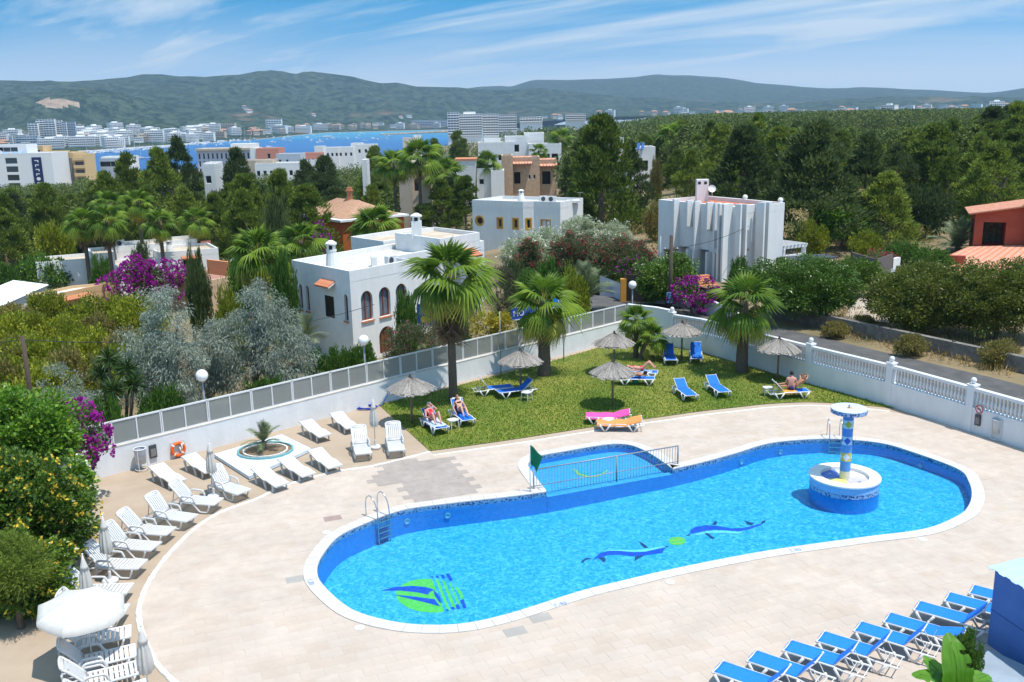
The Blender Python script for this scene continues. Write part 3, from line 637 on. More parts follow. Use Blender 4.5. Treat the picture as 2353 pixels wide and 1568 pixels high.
# small boat-like motif in the children bay: crop origin (2048,1450)
motif('mosaic_crescent',2048,1450,S7,[[(590,945),(640,940),(640,985),(740,990),(850,960),(790,1005),(690,1015),(610,1000)]],1,mosaic('teal_mosaic',(.02,.35,.50),(.03,.45,.60),(.05,.55,.7)),KID_Z)
motif('mosaic_crescent_edge',2048,1450,S7,[[(545,955),(575,962),(610,1000),(700,1022),(790,1010),(855,965),(860,975),(790,1022),(690,1035),(590,1012)]],2,logo_yel,KID_Z)
# underwater lamps and skimmer lids
lamp_ring=mat('white_pool_lamp',(0.30,0.60,0.80),0.4,var=.05)
def wall_disc(px,py,z,r=.095):
 c=np.array(P2(px,py,z));k=min(range(len(main_o)),key=lambda i:np.hypot(*(np.array(main_o[i])-c)));p=np.array(main_o[k]);t=np.array(main_o[min(k+1,len(main_o)-1)])-np.array(main_o[max(k-1,0)]);t /= np.linalg.norm(t);nrm=np.array([-t[1],t[0]])
 ce=np.mean(np.array(main_o),0)
 if nrm @ (ce-p)<0:nrm=-nrm
 b=MB();q=p+nrm*.03;pts=[(q[0]+t[0]*r*math.cos(a),q[1]+t[1]*r*math.cos(a),z+r*math.sin(a)) for a in np.linspace(0,2*math.pi,17)[:-1]]
 b.tube(pts,.016,6,closed=True);b.add([(p[0]+nrm[0]*.02+t[0]*r*math.cos(a),p[1]+nrm[1]*.02+t[1]*r*math.cos(a),z+r*math.sin(a)) for a in np.linspace(0,2*math.pi,17)[:-1]],[tuple(range(16))]);obj('underwater_lamp',b.mesh('underwater_lamp',lamp_ring),pool)
for px,py in ((1026,1184),(1690,1056),(2120,1068),(935,1190),(1790,1035)):wall_disc(px,py,-0.45)
lid=MB().lathe([(.15,0),(.15,.008),(.13,.012),(.0001,.012)],18).mesh('skimmer_lid',plastic_w)
for px,py in ((750,1224),(826,1443),(1540,1338),(2120,1240)):obj('skimmer_lid',lid,pool,loc=(*P2(px,py,0),0.004))
# blue depth numbers printed on the coping
def decal(txt,px,py,size,parent,m,rz,z=0.036,name='depth_mark'):
 cu=bpy.data.curves.new('t','FONT');cu.body=txt;cu.size=size;cu.align_x='CENTER';cu.align_y='CENTER';o=bpy.data.objects.new('t',cu);COL.objects.link(o)
 bpy.context.view_layer.update();me=bpy.data.meshes.new_from_object(o.evaluated_get(bpy.context.evaluated_depsgraph_get()));bpy.data.objects.remove(o);me.materials.clear();me.materials.append(m);me.name=name
 x,y=P2(px,py,z);return obj(name,me,parent,loc=(x,y,z),rz=rz)
blue_ink=mat('blue_print',(0.10,0.22,0.55),0.6,var=.1)
for txt,px,py,rz in (('1,40',1287,1388,R(18)),('1,30',1827,1264,R(8)),('1,20',714,1337,R(-70))):decal(txt,px,py,0.24,pool,blue_ink,rz)
# ------------------------------------------------------------------ frosted glass fence on its wall
wv=WB-WA;FL=float(np.hypot(*wv));FA=math.atan2(wv[1],wv[0])
def frosted():
 m,nd,L=nodes_mat('frosted_glass');out=nd('ShaderNodeOutputMaterial');b=nd('ShaderNodeBsdfPrincipled');b.inputs['Base Color'].default_value=(.50,.50,.48,1);b.inputs['Roughness'].default_value=.35
 nz=nd('ShaderNodeTexNoise');nz.inputs['Scale'].default_value=1.2;t=nd('ShaderNodeTexCoord');L(t.outputs['Object'],nz.inputs['Vector']);rp=nd('ShaderNodeMapRange');rp.inputs[3].default_value=.42;rp.inputs[4].default_value=.56;L(nz.outputs[0],rp.inputs[0])
 tr=nd('ShaderNodeBsdfTransparent');tr.inputs[0].default_value=(.85,.87,.86,1);tl=nd('ShaderNodeBsdfTranslucent');tl.inputs[0].default_value=(.6,.6,.58,1)
 m1=nd('ShaderNodeMixShader');m1.inputs[0].default_value=.35;L(b.outputs[0],m1.inputs[1]);L(tl.outputs[0],m1.inputs[2]);m2=nd('ShaderNodeMixShader');L(rp.outputs[0],m2.inputs[0]);L(m1.outputs[0],m2.inputs[1]);L(tr.outputs[0],m2.inputs[2]);L(m2.outputs[0],out.inputs[0]);return m
fr_m=frosted()
fence=thing('glass_fence','white wall topped by a long row of frosted glass panels along the pool terrace','fence',(WA[0],WA[1],0),FA)
b=MB();b.box(-0.05,FL,0,.26,-3.2,1.10);b.build('wall',pool_white,fence)
b=MB();b.box(-.05,FL,-.015,.275,1.10,1.15);b.build('wall_cap',mat('stone_cap',(.62,.58,.52),.85,var=.12,scale=4),fence)
NP=32;pw=FL/NP
pan=MB().box(.05,pw-.05,.115,.135,1.20,2.12).mesh('glass_panel',fr_m)
post1=MB().box(-.028,.028,.095,.155,1.15,2.18).mesh('post',metal_w);post2=MB().box(-.06,-.012,.09,.16,1.15,2.18).box(.012,.06,.09,.16,1.15,2.18).mesh('post',metal_w)
for i in range(NP):obj('glass_panel',pan,fence,loc=(i*pw,0,0))
for i in range(NP+1):obj('post',post2 if i % 2 else post1,fence,loc=(i*pw,0,0))
b=MB();b.box(0,FL,.09,.16,2.12,2.185);b.build('top_rail',metal_w,fence);b=MB();b.box(0,FL,.095,.155,1.152,1.20);b.build('bottom_rail',metal_w,fence)
c0=np.array([-18.3,33.6]);v=WA-c0;b=MB();L0=float(np.hypot(*v))
side=thing('side_wall','short shaded white wall with a blue capping behind the flowering hedge','wall',(c0[0],c0[1],0),math.atan2(v[1],v[0]));b.box(-4,L0-.02,0,.25,-3.2,1.05);b.build('wall',pool_white,side);MB().box(-4,L0-.02,-.01,.26,1.05,1.11).build('wall_cap',mat('blue_cap',(.10,.22,.52),.7,var=.1),side)
# ------------------------------------------------------------------ balustrade wall
bal=thing('balustrade_wall','curved white wall with turned balusters and ball topped posts beside the road','balustrade',(BAL[0][0],BAL[0][1],0))
O=np.array(BAL[0])
bl=[np.array(p) for p in BAL];cum=np.concatenate([[0],np.cumsum([np.hypot(*(bl[i+1]-bl[i])) for i in range(len(bl)-1)])])
def on_bal(s_):
 i=min(max(int(np.searchsorted(cum,s_,'right'))-1,0),len(bl)-2);t=(s_-cum[i])/(cum[i+1]-cum[i]);d=(bl[i+1]-bl[i]);return bl[i]+t*d,math.atan2(d[1],d[0])
def sweep(line,d0,d1,z0,z1):
 a=offset(line,d0,False);c=offset(line,d1,False);n=len(a);vs=[];f=[]
 for p,q in zip(a,c):vs += [(p[0]-O[0],p[1]-O[1],z0),(p[0]-O[0],p[1]-O[1],z1),(q[0]-O[0],q[1]-O[1],z1),(q[0]-O[0],q[1]-O[1],z0)]
 for i in range(n-1):
  for k in range(4):f.append((4*i+k,4*i+(k+1) % 4,4*i+4+(k+1) % 4,4*i+4+k))
 f += [(3,2,1,0),tuple(4*(n-1)+k for k in range(4))];return MB().add(vs,f)
sweep(bl,-.14,.14,-3.2,1.06).build('wall',pool_white,bal)
sweep(bl,-.155,.155,1.06,1.13).build('plinth',pool_white,bal);sweep(bl,-.13,.13,1.86,1.99).build('handrail',metal_w,bal)
bm_=MB().lathe([(.06,0),(.06,.05),(.035,.08),(.045,.12),(.072,.24),(.05,.38),(.030,.46),(.030,.52),(.045,.56),(.03,.60),(.055,.66),(.06,.73)],10).mesh('baluster',metal_w,True)
posts=[];
for yy in (56.6,52.6,48.0,43.9,40.0,36.1,32.2):
 s_=min(np.linspace(0,cum[-1],2000),key=lambda q:abs(on_bal(q)[0][1]-yy));posts.append(float(s_))
pmesh=MB().box(-.17,.17,-.17,.17,0,2.06).box(-.20,.20,-.20,.20,2.06,2.13).mesh('post',pool_white);ballm=MB().lathe([(.06,0),(.07,.03),(.05,.07)],12).ball((0,0,.17),.13,14,10).mesh('ball_finial',metal_w,True)
for s_ in posts:
 p,a=on_bal(s_);q=obj('post',pmesh,bal,loc=(p[0]-O[0],p[1]-O[1],0),rz=a);obj('ball_finial',ballm,q,loc=(0,0,2.13))
s_=0.3
while s_<min(cum[-1],posts[-1]+1):
 if min(abs(s_-q) for q in posts)>.22:
  p,a=on_bal(s_);obj('baluster',bm_,bal,loc=(p[0]-O[0],p[1]-O[1],1.13))
 s_ += 0.185
cw=thing('corner_wall','plain white wall closing the lawn corner behind the two small palms','wall',(WB[0],WB[1],0));cl_=[np.array(WB),np.array([8.92,57.70]),np.array(BAL[0])]
O_s=O;O=WB;sweep(cl_,-.22,.02,-3.2,2.15).build('wall',pool_white,cw);sweep(cl_,-.24,.04,2.15,2.2).build('wall_cap',pool_white,cw);O=O_s
# ------------------------------------------------------------------ railing across the children bay
ra,rb=np.array(P2(1226.5,1125)),np.array(P2(1557.3,1067.6));rv=rb-ra;RL=float(np.hypot(*rv));RA=math.atan2(rv[1],rv[0])
rail=thing('pool_railing','grey metal railing with upright bars dividing the children bay from the main pool','railing',(ra[0],ra[1],0),RA)
MB().tube([(0,0,.80),(RL,0,.80)],.028,8).build('top_rail',grey_metal,rail,True);MB().tube([(0,0,.13),(RL,0,.13)],.018,8).build('bottom_rail',grey_metal,rail,True)
pm=MB().tube([(0,0,0),(0,0,.82)],.033,8).mesh('post',grey_metal,True)
for x in (0,RL):obj('post',pm,rail,loc=(x,0,0.0))
obj('post',MB().tube([(0,0,-.3),(0,0,.82)],.033,8).mesh('post',grey_metal,True),rail,loc=(RL*.56,0,0))
b1=MB().tube([(0,0,.12),(0,0,.79)],.010,5).mesh('bar',grey_metal);b2=MB().tube([(0,0,-.20),(0,0,.79)],.010,5).mesh('bar',grey_metal)
k=int(RL/.125)
for i in range(1,k):
 x=RL*i/k;obj('bar',b2 if .10<i/k<.93 else b1,rail,loc=(x,0,0))
 # green flag
fp=P2(1226,1135);ft=thing('green_flag','green flag hanging from a slim white pole at the children bay corner','flag',(fp[0]-.12,fp[1]+.1,0))
MB().tube([(0,0,0),(0,0,2.0)],.016,8).build('flag_pole',metal_w,ft,True)
b=MB();nx,nz=9,9;vs=[];fs=[]
for i in range(nx):
 for j in range(nz):
  u,v_=i/(nx-1),j/(nz-1);w_=.46*u*(1-.55*v_*u);vs.append((.02+w_,.05*math.sin(9*u+2*v_)*u-.14*u,1.92-.78*v_-.42*u*(1-.35*v_)+.03*math.sin(6*u)))
for i in range(nx-1):
 for j in range(nz-1):fs.append((i*nz+j,i*nz+j+1,(i+1)*nz+j+1,(i+1)*nz+j))
b.add(vs,fs).build('flag_cloth',mat('green_flag_cloth',(.008,.17,.075),.8,var=.2,scale=6,transl=.2),ft,True)
# ladders
def ladder(name,pxa,pya,pxb,pyb,label,depth=.95):
 a,c=np.array(P2(pxa,pya,.03)),np.array(P2(pxb,pyb,.03));mid=(a+c)/2;ce=np.mean(np.array(main_o),0);k=min(range(len(main_o)),key=lambda i:np.hypot(*(np.array(main_o[i])-mid)))
 t=np.array(main_o[min(k+1,len(main_o)-1)])-np.array(main_o[k-1]);t /= np.linalg.norm(t);nrm=np.array([-t[1],t[0]])
 if nrm @ (ce-mid)<0:nrm=-nrm
 q=np.array(main_o[k]);T=thing(name,label,'pool ladder',(q[0],q[1],0),math.atan2(nrm[1],nrm[0]))
 hoop=[(-.55,0,0),(-.55,0,.45),(-.50,0,.66),(-.36,0,.80),(-.20,0,.80),(-.02,0,.66),(.10,0,.40),(.14,0,0),(.14,0,-depth)]
 hm=MB().tube([tuple(p) for p in catmull(hoop,3)],.022,8).mesh('handrail',steel,True)
 for y in (-.26,.26):obj('handrail',hm,T,loc=(0,y,0))
 stp=MB().box(.10,.19,-.26,.26,-.015,.015).mesh('step',steel)
 for z in (-.10,-.30,-.50,-.72):obj('step',stp,T,loc=(0,0,z))
 return T
ladder('pool_ladder',843,1190,889,1172,'steel pool ladder with two curved handrails at the wide left end')
ladder('pool_ladder',1908,1013,1932,1013,'steel pool ladder partly hidden behind the tiled shower column')
# ------------------------------------------------------------------ shower island
ic=P2(1941,1092,.42);isl=thing('shower_island','round white rimmed island in the pool with a tiled shower column and disc','pool shower',(ic[0],ic[1],0))
lb=mat('pale_blue_tile',(.30,.50,.78),.4,var=.08,scale=10);lw_=mat('off_white_render',(.76,.75,.71),.7,var=.05)
MB().lathe([(1.26,FLOOR_Z),(1.26,.10)],56,caps=False).build('island_wall',pool_wall_m,isl,True);MB().lathe([(1.262,.10),(1.262,.36)],56,caps=False).build('upper_wall',lb,isl,True)
MB().lathe([(1.268,-.06),(1.268,.10)],56,caps=False).build('wave_tile_band',band_m,isl,True)
MB().lathe([(.88,.20),(.88,.42),(.90,.44),(1.30,.44),(1.31,.42),(1.31,.37),(1.25,.36)],64,caps=False).build('rim',lw_,isl,False)
def sector(a0,a1,r,z,m,name='basin_sector',n=14):
 vs=[(.18*math.cos(a),.18*math.sin(a),z) for a in np.linspace(a0,a1,n)]+[(r*math.cos(a),r*math.sin(a),z) for a in np.linspace(a0,a1,n)]
 MB().add(vs,[(i,n+i,n+i+1,i+1) for i in range(n-1)]).build(name,m,isl)
cols=[((.50,.46,.80),'lavender'),((.74,.70,.20),'yellow'),((.10,.20,.55),'blue'),((.74,.74,.74),'white')]  # blue sector: shade on that side painted in as a dark colour
for k,(c,nm) in enumerate(cols):sector(R(-85-90*k),R(-3-90*k),.88,.30,mat('basin_'+nm,c,.5,var=.05))
MB().lathe([(.0001,.285),(.88,.285)],40,caps=False).build('basin_floor',lw_,isl)
for a in (R(-44),R(-130),R(135)):MB().lathe([(.07,0),(.07,.015),(.045,.02),(.045,.035),(.0001,.035)],14,(.6*math.cos(a),.6*math.sin(a),.302)).build('water_jet',mat('jet_cap',(.35,.40,.55),.4,var=.1),isl)
bands=[(.30,.62,'cream',(.70,.66,.46)),(.62,1.02,'blue',(.10,.30,.68)),(1.02,1.36,'yellow',(.60,.52,.10)),(1.36,1.68,'blue',(.10,.30,.68)),(1.68,2.00,'pale',(.42,.66,.76)),(2.00,2.32,'deep blue',(.07,.24,.64)),(2.32,2.64,'pale',(.42,.66,.76)),(2.64,2.92,'deep blue',(.07,.24,.64))]
for z0,z1,nm,c in bands:MB().lathe([(.195,z0),(.195,z1)],28,caps=False).build('column_band',mat('column_tile_'+nm.replace(' ','_'),c,.4,var=.10,scale=14),isl,True)
def diamond(zc,h,m,r=.199):
 for k in range(4):
  a0=R(-105+90*k);vs=[];fs=[];n=7
  for i in range(n):
   u=-1+2*i/(n-1);a=a0+u*R(40);hh=h*(1-abs(u));vs += [(r*math.cos(a),r*math.sin(a),zc-hh),(r*math.cos(a),r*math.sin(a),zc+hh)]
  for i in range(n-1):fs.append((2*i,2*i+2,2*i+3,2*i+1))
  MB().add(vs,fs).build('tile_diamond',m,isl)
diamond(1.19,.16,mat('white_diamond',(.76,.78,.80),.4,var=.05));diamond(1.84,.15,mat('blue_diamond',(.03,.10,.55),.4,var=.1));diamond(2.48,.15,mat('olive_diamond',(.35,.42,.08),.4,var=.1))
MB().lathe([(.60,2.92),(.655,2.92)],48,caps=True).build('disc_underside',lb,isl);MB().lathe([(.658,2.92),(.658,3.08)],56,caps=False).build('disc_edge',band_m,isl,True)
def disc_top():
 m,nd,L=nodes_mat('shower_disc_top');out=nd('ShaderNodeOutputMaterial');b=nd('ShaderNodeBsdfPrincipled');b.inputs['Roughness'].default_value=.45;t=nd('ShaderNodeTexCoord');ln=nd('ShaderNodeVectorMath',operation='LENGTH');mp=nd('ShaderNodeMapping');mp.inputs['Scale'].default_value=(1,1,0);L(t.outputs['Object'],mp.inputs[0])
 nz=nd('ShaderNodeTexNoise');nz.inputs['Scale'].default_value=7;L(t.outputs['Object'],nz.inputs['Vector']);L(mp.outputs[0],ln.inputs[0]);ad=nd('ShaderNodeMath',operation='MULTIPLY_ADD');L(nz.outputs[0],ad.inputs[0]);ad.inputs[1].default_value=.12;L(ln.outputs['Value'],ad.inputs[2])
 r=nd('ShaderNodeValToRGB');e=r.color_ramp.elements;e[0].position=.10;e[0].color=(.55,.30,.10,1);e[1].position=.34;e[1].color=(.56,.72,.88,1);L(ad.outputs[0],r.inputs[0]);L(r.outputs[0],b.inputs['Base Color']);L(b.outputs[0],out.inputs[0]);return m
MB().lathe([(.655,3.08),(.64,3.095),(.0001,3.095)],56,caps=False).build('disc_top',disc_top(),isl);MB().lathe([(.035,0),(.035,.10),(.02,.12),(.0001,.12)],12,(0,0,3.095)).build('nozzle',grey_metal,isl)
# ------------------------------------------------------------------ hut beside the blue loungers
hut=thing('pool_hut','blue painted hut with a pale blue corrugated roof at the right edge','hut',(12.53,22.78,0),math.atan2(-1.23,.31))
MB().box(0,6.0,0,4.0,0,2.16).build('wall',hut_blue,hut);MB().box(-.01,6.0,-.012,-.002,1.02,1.035).build('wall_joint',mat('blue_joint',(.03,.085,.27),.7,var=.1),hut)
vs=[];fs=[];n=150
for i in range(n):
 x=-.14+6.3*i/(n-1);zz_=.022*(1 if (i // 5) % 2 else-1)*.8
 for y,zb in ((-.13,2.21),(4.1,2.62)):vs.append((x,y,zb+zz_));vs.append((x,y,zb+zz_+.012))
for i in range(n-1):
 a=4*i;fs += [(a+1,a+5,a+7,a+3),(a,a+2,a+6,a+4),(a,a+4,a+5,a+1)]
MB().add(vs,fs).build('corrugated_roof',hut_roof,hut)
slabp=[P2(2251,1514,.30),P2(2273,1492,.30),(12.98,20.9),(13.6,18.0),(10.0,17.0)]
if area(slabp)<0:slabp=slabp[::-1]
sl_=thing('grey_slab','low pale grey blue concrete slab in front of the blue hut','slab',(0,0,0));MB().prism(slabp,0.0,.30).build('slab',mat('grey_blue_screed',(.28,.34,.40),.85,var=.12,scale=1.4,detail=8),sl_)
# ------------------------------------------------------------------ planter in the concrete deck
corn=[np.array(P2(*q,.14)) for q in ((492,1043.7),(572.4,1095),(713.9,1030.4),(647.2,998.4))];pc=np.mean(corn,0)
pl=thing('planter','square pale blue plinth with an octagonal planting bed near the fence wall','planter',(pc[0],pc[1],0));poly=[tuple(c-pc) for c in corn]
if area(poly)<0:poly=poly[::-1]
pb=mat('pale_blue_paint',(.56,.68,.78),.8,col2=(.68,.76,.82),scale=2.2,detail=7);MB().prism(poly,0,.14).build('plinth',pb,pl)
bc=np.array(P2(610,1036,.16))-pc
def octo(r,z0,z1,name,m,r2=None,sq=1.0):
 b=MB();n=16;A=[(bc[0]+r*math.cos(a)*1.12,bc[1]+r*math.sin(a)*sq) for a in np.linspace(0,2*math.pi,n+1)[:-1]]
 if r2 is None:b.prism(A,z0,z1)
 else:
  B=[(bc[0]+r2*math.cos(a)*1.12,bc[1]+r2*math.sin(a)*sq) for a in np.linspace(0,2*math.pi,n+1)[:-1]];vs=[(*p,z0) for p in A]+[(*p,z1) for p in A]+[(*p,z0) for p in B]+[(*p,z1) for p in B]
  for i in range(n):j=(i+1) % n;b.add([vs[i],vs[j],vs[n+j],vs[n+i],vs[2*n+i],vs[2*n+j],vs[3*n+j],vs[3*n+i]],[(0,1,2,3),(3,2,6,7),(5,4,7,6)])
 b.build(name,m,pl)
octo(1.08,.14,.22,'rim',mat('teal_tile_rim',(.16,.36,.38),.6,var=.15),1.0);octo(1.0,.14,.165,'soil',mat('planter_soil',(.17,.12,.075),.95,col2=(.28,.21,.14),scale=6,bump=.5));octo(.86,.16,.215,'inner_rim',lw_,.80)
# ------------------------------------------------------------------ lamps, poles, bins, lifebuoy, signs
globe_m=mat('opal_globe',(.82,.82,.81),.25,var=.02,spec=.5)
def lamp(px,py,base_xy,z0,label):
 q=PD(px,py,base_xy[1]);T=thing('globe_lamp',label,'lamp',(base_xy[0],base_xy[1],z0),group=None);h=float(q[2])-z0
 MB().tube([(0,0,0),(0,0,h-.26)],.045,8).build('post',grey_metal,T,True);MB().lathe([(.06,0),(.085,.03),(.085,.08),(.05,.10)],12,(0,0,h-.33)).build('collar',grey_metal,T,True);MB().ball((0,0,h),.265,20,14).build('globe',globe_m,T,True)
def fence_pt(px,py,z=1.15):
 p=np.array(P2(px,py,z));d=wv/FL;s_=(p-WA) @ d;return WA+d*s_+np.array([-d[1],d[0]])*.20
lamp(475,863,fence_pt(486,976),1.15,'white globe lamp on a grey post above the left glass panels');lamp(844.7,782,fence_pt(851,884),1.15,'white globe lamp in front of the arched white house');
q=PD(1453.4,655,61.0);lamp(1453.4,655,(float(q[0]),61.0),gz(q[0],61.0),'white globe lamp on the street behind the lawn corner')
def pole(px,py_top,y,r,m,label,name='pole',cat='pole',z0=None,bx=None):
 q=PD(px,py_top,y);x=float(q[0]);z0=gz(x,y) if z0 is None else z0;T=thing(name,label,cat,(x,y,z0));MB().tube([(0,0,-.3),(0,0,float(q[2])-z0)],[r,r*.8],9).build('shaft',m,T,True);return T,float(q[2])-z0
T,h=pole(1543,541,61.5,.15,wood_dark,'dark wooden utility pole in front of the finned white house','utility_pole','utility pole');MB().box(-.5,.5,-.05,.05,h-1.0,h-.9).build('crossarm',wood_dark,T)
for x in (-.4,0.4):MB().lathe([(.03,0),(.05,.05),(.03,.1)],8,(x,0,h-.9)).build('insulator',metal_w,T)
MB().box(-.28,.12,-.26,-.18,1.0,1.7).build('notice',mat('blue_notice',(.12,.35,.62),.5,var=.2,scale=5),T)
up1=(T.location.x,T.location.y,T.location.z+h-.85)
T,h=pole(51,772,44,.13,wood_dark,'leaning old wooden pole among the shrubs at the left edge','utility_pole','utility pole');up2=(T.location.x,T.location.y,T.location.z+h-.2)
pole(1294.5,672,53.6,.035,grey_metal,'thin grey pole against the fence wall beside the middle palm',z0=0.0);pole(1148,716,50.9,.035,grey_metal,'thin grey pole against the fence wall right of the tallest palm',z0=0.0)
T,h=pole(1526-8,468+75,70,.05,grey_metal,'slim grey pole by the finned house porch',z0=gz(10.5,70))
wire_m=mat('black_cable',(.03,.03,.032),.6,var=.1)
def cable(a,c,sag,label,n=10):
 pts=[np.array(a)+(np.array(c)-np.array(a))*t-np.array([0,0,sag*4*t*(1-t)]) for t in np.linspace(0,1,n)];o=MB().tube(pts,.018,5).build('cable',wire_m);tag(o,label,'cable')
cable(up1,tuple(PD(1390,632,64)),.2,'black cable running from the dark utility pole down to the garden');cable(up1,tuple(PD(1720,520,74)),.3,'thin cable from the utility pole to the finned white house')
cable(up2,(up2[0]-14,up2[1]+4,up2[2]-.6),.4,'cable running left from the old wooden pole');cable(up2,tuple(PD(860,700,57)),.9,'long sagging cable crossing in front of the arched house')
wire_w=mat('white_wire',(.72,.73,.74),.4,var=.05)
def bin_(px,py,label,full):
 x,y=P2(px,py);T=thing('litter_bin',label,'litter bin',(x,y,0))
 MB().tube([(.24*math.cos(a),.24*math.sin(a),.92) for a in np.linspace(0,6.283,21)[:-1]],.022,6,closed=True).build('hoop',wire_w,T,True)
 MB().lathe([(.0001,.30),(.20,.30),(.235,.90)],20,caps=False).build('liner',mat('grey_liner',(.55,.57,.60),.5,var=.15,scale=6),T,True);MB().lathe([(.0001,.60),(.21,.62)],18,caps=False).build('bin_content',mat('bin_dark',(.10,.12,.16),.8,var=.3),T)
 lm=MB().tube([(.25,0,0),(.25,0,.92)],.016,6).mesh('leg',wire_w)
 for k in range(3):obj('leg',lm,T,rz=R(30+120*k))
 MB().tube([(.25*math.cos(a),.25*math.sin(a),.06) for a in np.linspace(0,6.283,21)[:-1]],.014,6,closed=True).build('base_ring',wire_w,T,True)
bin_(326,1080,'wire framed litter bin by the fence wall near the lifebuoy',1);bin_(2290,1011,'slim white litter bin standing by the balustrade wall',0)
def on_wall(px,py):
 d=ray(px,py);nv=np.array([-wv[1],wv[0]])/FL;t=((WA-nv*.0) @ nv)/(d[:2] @ nv);p=CAM+t*d;return p,nv
p,nv=on_wall(407.4,1031.6);T=thing('lifebuoy','orange lifebuoy ring hanging on the white fence wall','lifebuoy',(p[0]-nv[0]*.09,p[1]-nv[1]*.09,p[2]),FA)
og=mat('orange_buoy',(.80,.13,.015),.45,var=.08,scale=4);wh=mat('buoy_strap',(.75,.75,.72),.6,var=.1);n=32
MB().tube([(.27*math.cos(a),0,.27*math.sin(a)) for a in np.linspace(0,6.2832,n+1)[:-1]],.068,10,closed=True).build('ring',og,T,True)
for k in range(4):a0=R(40+90*k);MB().tube([(.27*math.cos(a),0,.27*math.sin(a)) for a in np.linspace(a0,a0+.2,4)],.073,10).build('strap',wh,T,True)
MB().box(-.30,.33,.065,.082,-.36,.34).build('backboard',mat('grey_board',(.60,.60,.60),.7,var=.06),T);MB().tube([(.05,-.05,.1),(.1,-.06,-.2),(.16,-.05,.05),(.13,-.06,.25)],.03,6).build('rope',wh,T,True)
def wall_box(px,py,w_,h_,label,face,on_bal_=False):
 if on_bal_:
  x,y=P2(px,py+40,0);d=ray(px,py);s_=min(np.linspace(0,cum[-1],4000),key=lambda q:abs(math.atan2(*(on_bal(q)[0]))-math.atan2(d[0],d[1])));c,a=on_bal(s_);nv=np.array([math.sin(a),-math.cos(a)]);
  if nv @ c>0:nv=-nv
  c=c+nv*.15;t=c[1]/d[1];z=HC+t*d[2];loc=(c[0],c[1],z);rz=math.atan2(nv[1],nv[0])+math.pi/2
 else:
  p,nv=on_wall(px,py);loc=(p[0]-nv[0]*.01,p[1]-nv[1]*.01,p[2]);rz=FA
 T=thing('wall_box',label,'notice',loc,rz);MB().box(-w_/2,w_/2,-.07,0,-h_/2,h_/2).build('case',mat('dark_grey_case',(.07,.075,.08),.4,var=.1),T);MB().box(-w_*.36,w_*.36,-.078,-.07,-h_*.36,h_*.22).build('front_panel',face,T);return T
pg=mat('grey_print',(.30,.28,.26),.6,col2=(.14,.14,.14),scale=30);wall_box(350.6,1037,.30,.56,'dark framed notice box on the fence wall left of the lifebuoy',pg);wall_box(2253,965,.26,.50,'dark box fixed on the balustrade wall under the prohibition sign',pg,True)
T=wall_box(2256,940.7,.02,.02,'round red and white prohibition sign on the balustrade wall',pg,True);T.name='prohibition_sign';T['category']='sign'
for ch in list(kids(T)):bpy.data.objects.remove(ch)
KIDS.pop('prohibition_sign',None)
MB().lathe([(.0001,0),(.20,0)],24,caps=False).xf(np.array([[1,0,0],[0,0,-1],[0,1,0]]),(0,-.012,0)).build('sign_plate',mat('sign_white',(.78,.78,.77),.5,var=.02),T);red=mat('sign_red',(.55,.03,.03),.5,var=.05)
MB().tube([(.17*math.cos(a),-.016,.17*math.sin(a)) for a in np.linspace(0,6.2832,25)[:-1]],.022,6,closed=True).build('sign_ring',red,T,True);MB().tube([(-.12,-.017,.12),(.12,-.017,-.12)],.02,6).build('sign_bar',red,T);MB().box(-.10,.07,-.018,-.012,-.02,.03).build('cigarette_symbol',mat('sign_black',(.03,.03,.03),.5,var=.05),T)
def text_mesh(txt,size,m,name='lettering',ext=.01):
 cu=bpy.data.curves.new('t','FONT');cu.body=txt;cu.size=size;cu.extrude=ext;cu.align_x='CENTER';cu.align_y='CENTER';o=bpy.data.objects.new('t',cu);COL.objects.link(o);bpy.context.view_layer.update()
 me=bpy.data.meshes.new_from_object(o.evaluated_get(bpy.context.evaluated_depsgraph_get()));bpy.data.objects.remove(o);me.materials.clear();me.materials.append(m);me.name=name
 me.transform(Matrix.Rotation(math.pi/2,4,'X'));return me
sb_m=mat('royal_blue_sign',(.015,.07,.36),.45,var=.06);sw_m=mat('sign_lettering_white',(.78,.78,.78),.5,var=.02);sy_m=mat('sign_yellow',(.62,.48,.04),.5,var=.05);sc_m=mat('sky_blue_sign',(.02,.20,.62),.45,var=.06)
def board(px,py,y,w_,h_,m,texts,label,rz,extra=None,legs=True):
 q=PD(px,py,y);x=float(q[0]);z0=gz(x,y);hh=float(q[2])-z0;T=thing('signboard',label,'sign',(x,y,z0),rz)
 MB().box(-w_/2,w_/2,-.03,.03,hh-h_/2,hh+h_/2).build('board',m,T);MB().box(-w_/2-.03,w_/2+.03,-.04,.04,hh+h_/2,hh+h_/2+.06).box(-w_/2-.03,w_/2+.03,-.04,.04,hh-h_/2-.06,hh-h_/2).build('frame',metal_w,T)
 for tx,s_,dx,dz,tm_ in texts:
  o=obj('lettering',text_mesh(tx,s_,tm_),T,loc=(dx,-.042,hh+dz))
 for lx in (-w_*.35,w_*.35):MB().box(lx-.04,lx+.04,-.03,.03,-.3,hh-h_/2).build('leg',grey_metal,T)
 return T,hh
T,hh=board(980,724,55.5,1.30,1.22,sb_m,[],'blue signboard with white letters and a yellow oval behind the tallest palm',R(-28))
sp_m=mat('faded_lettering',(.20,.33,.62),.5,var=.15)
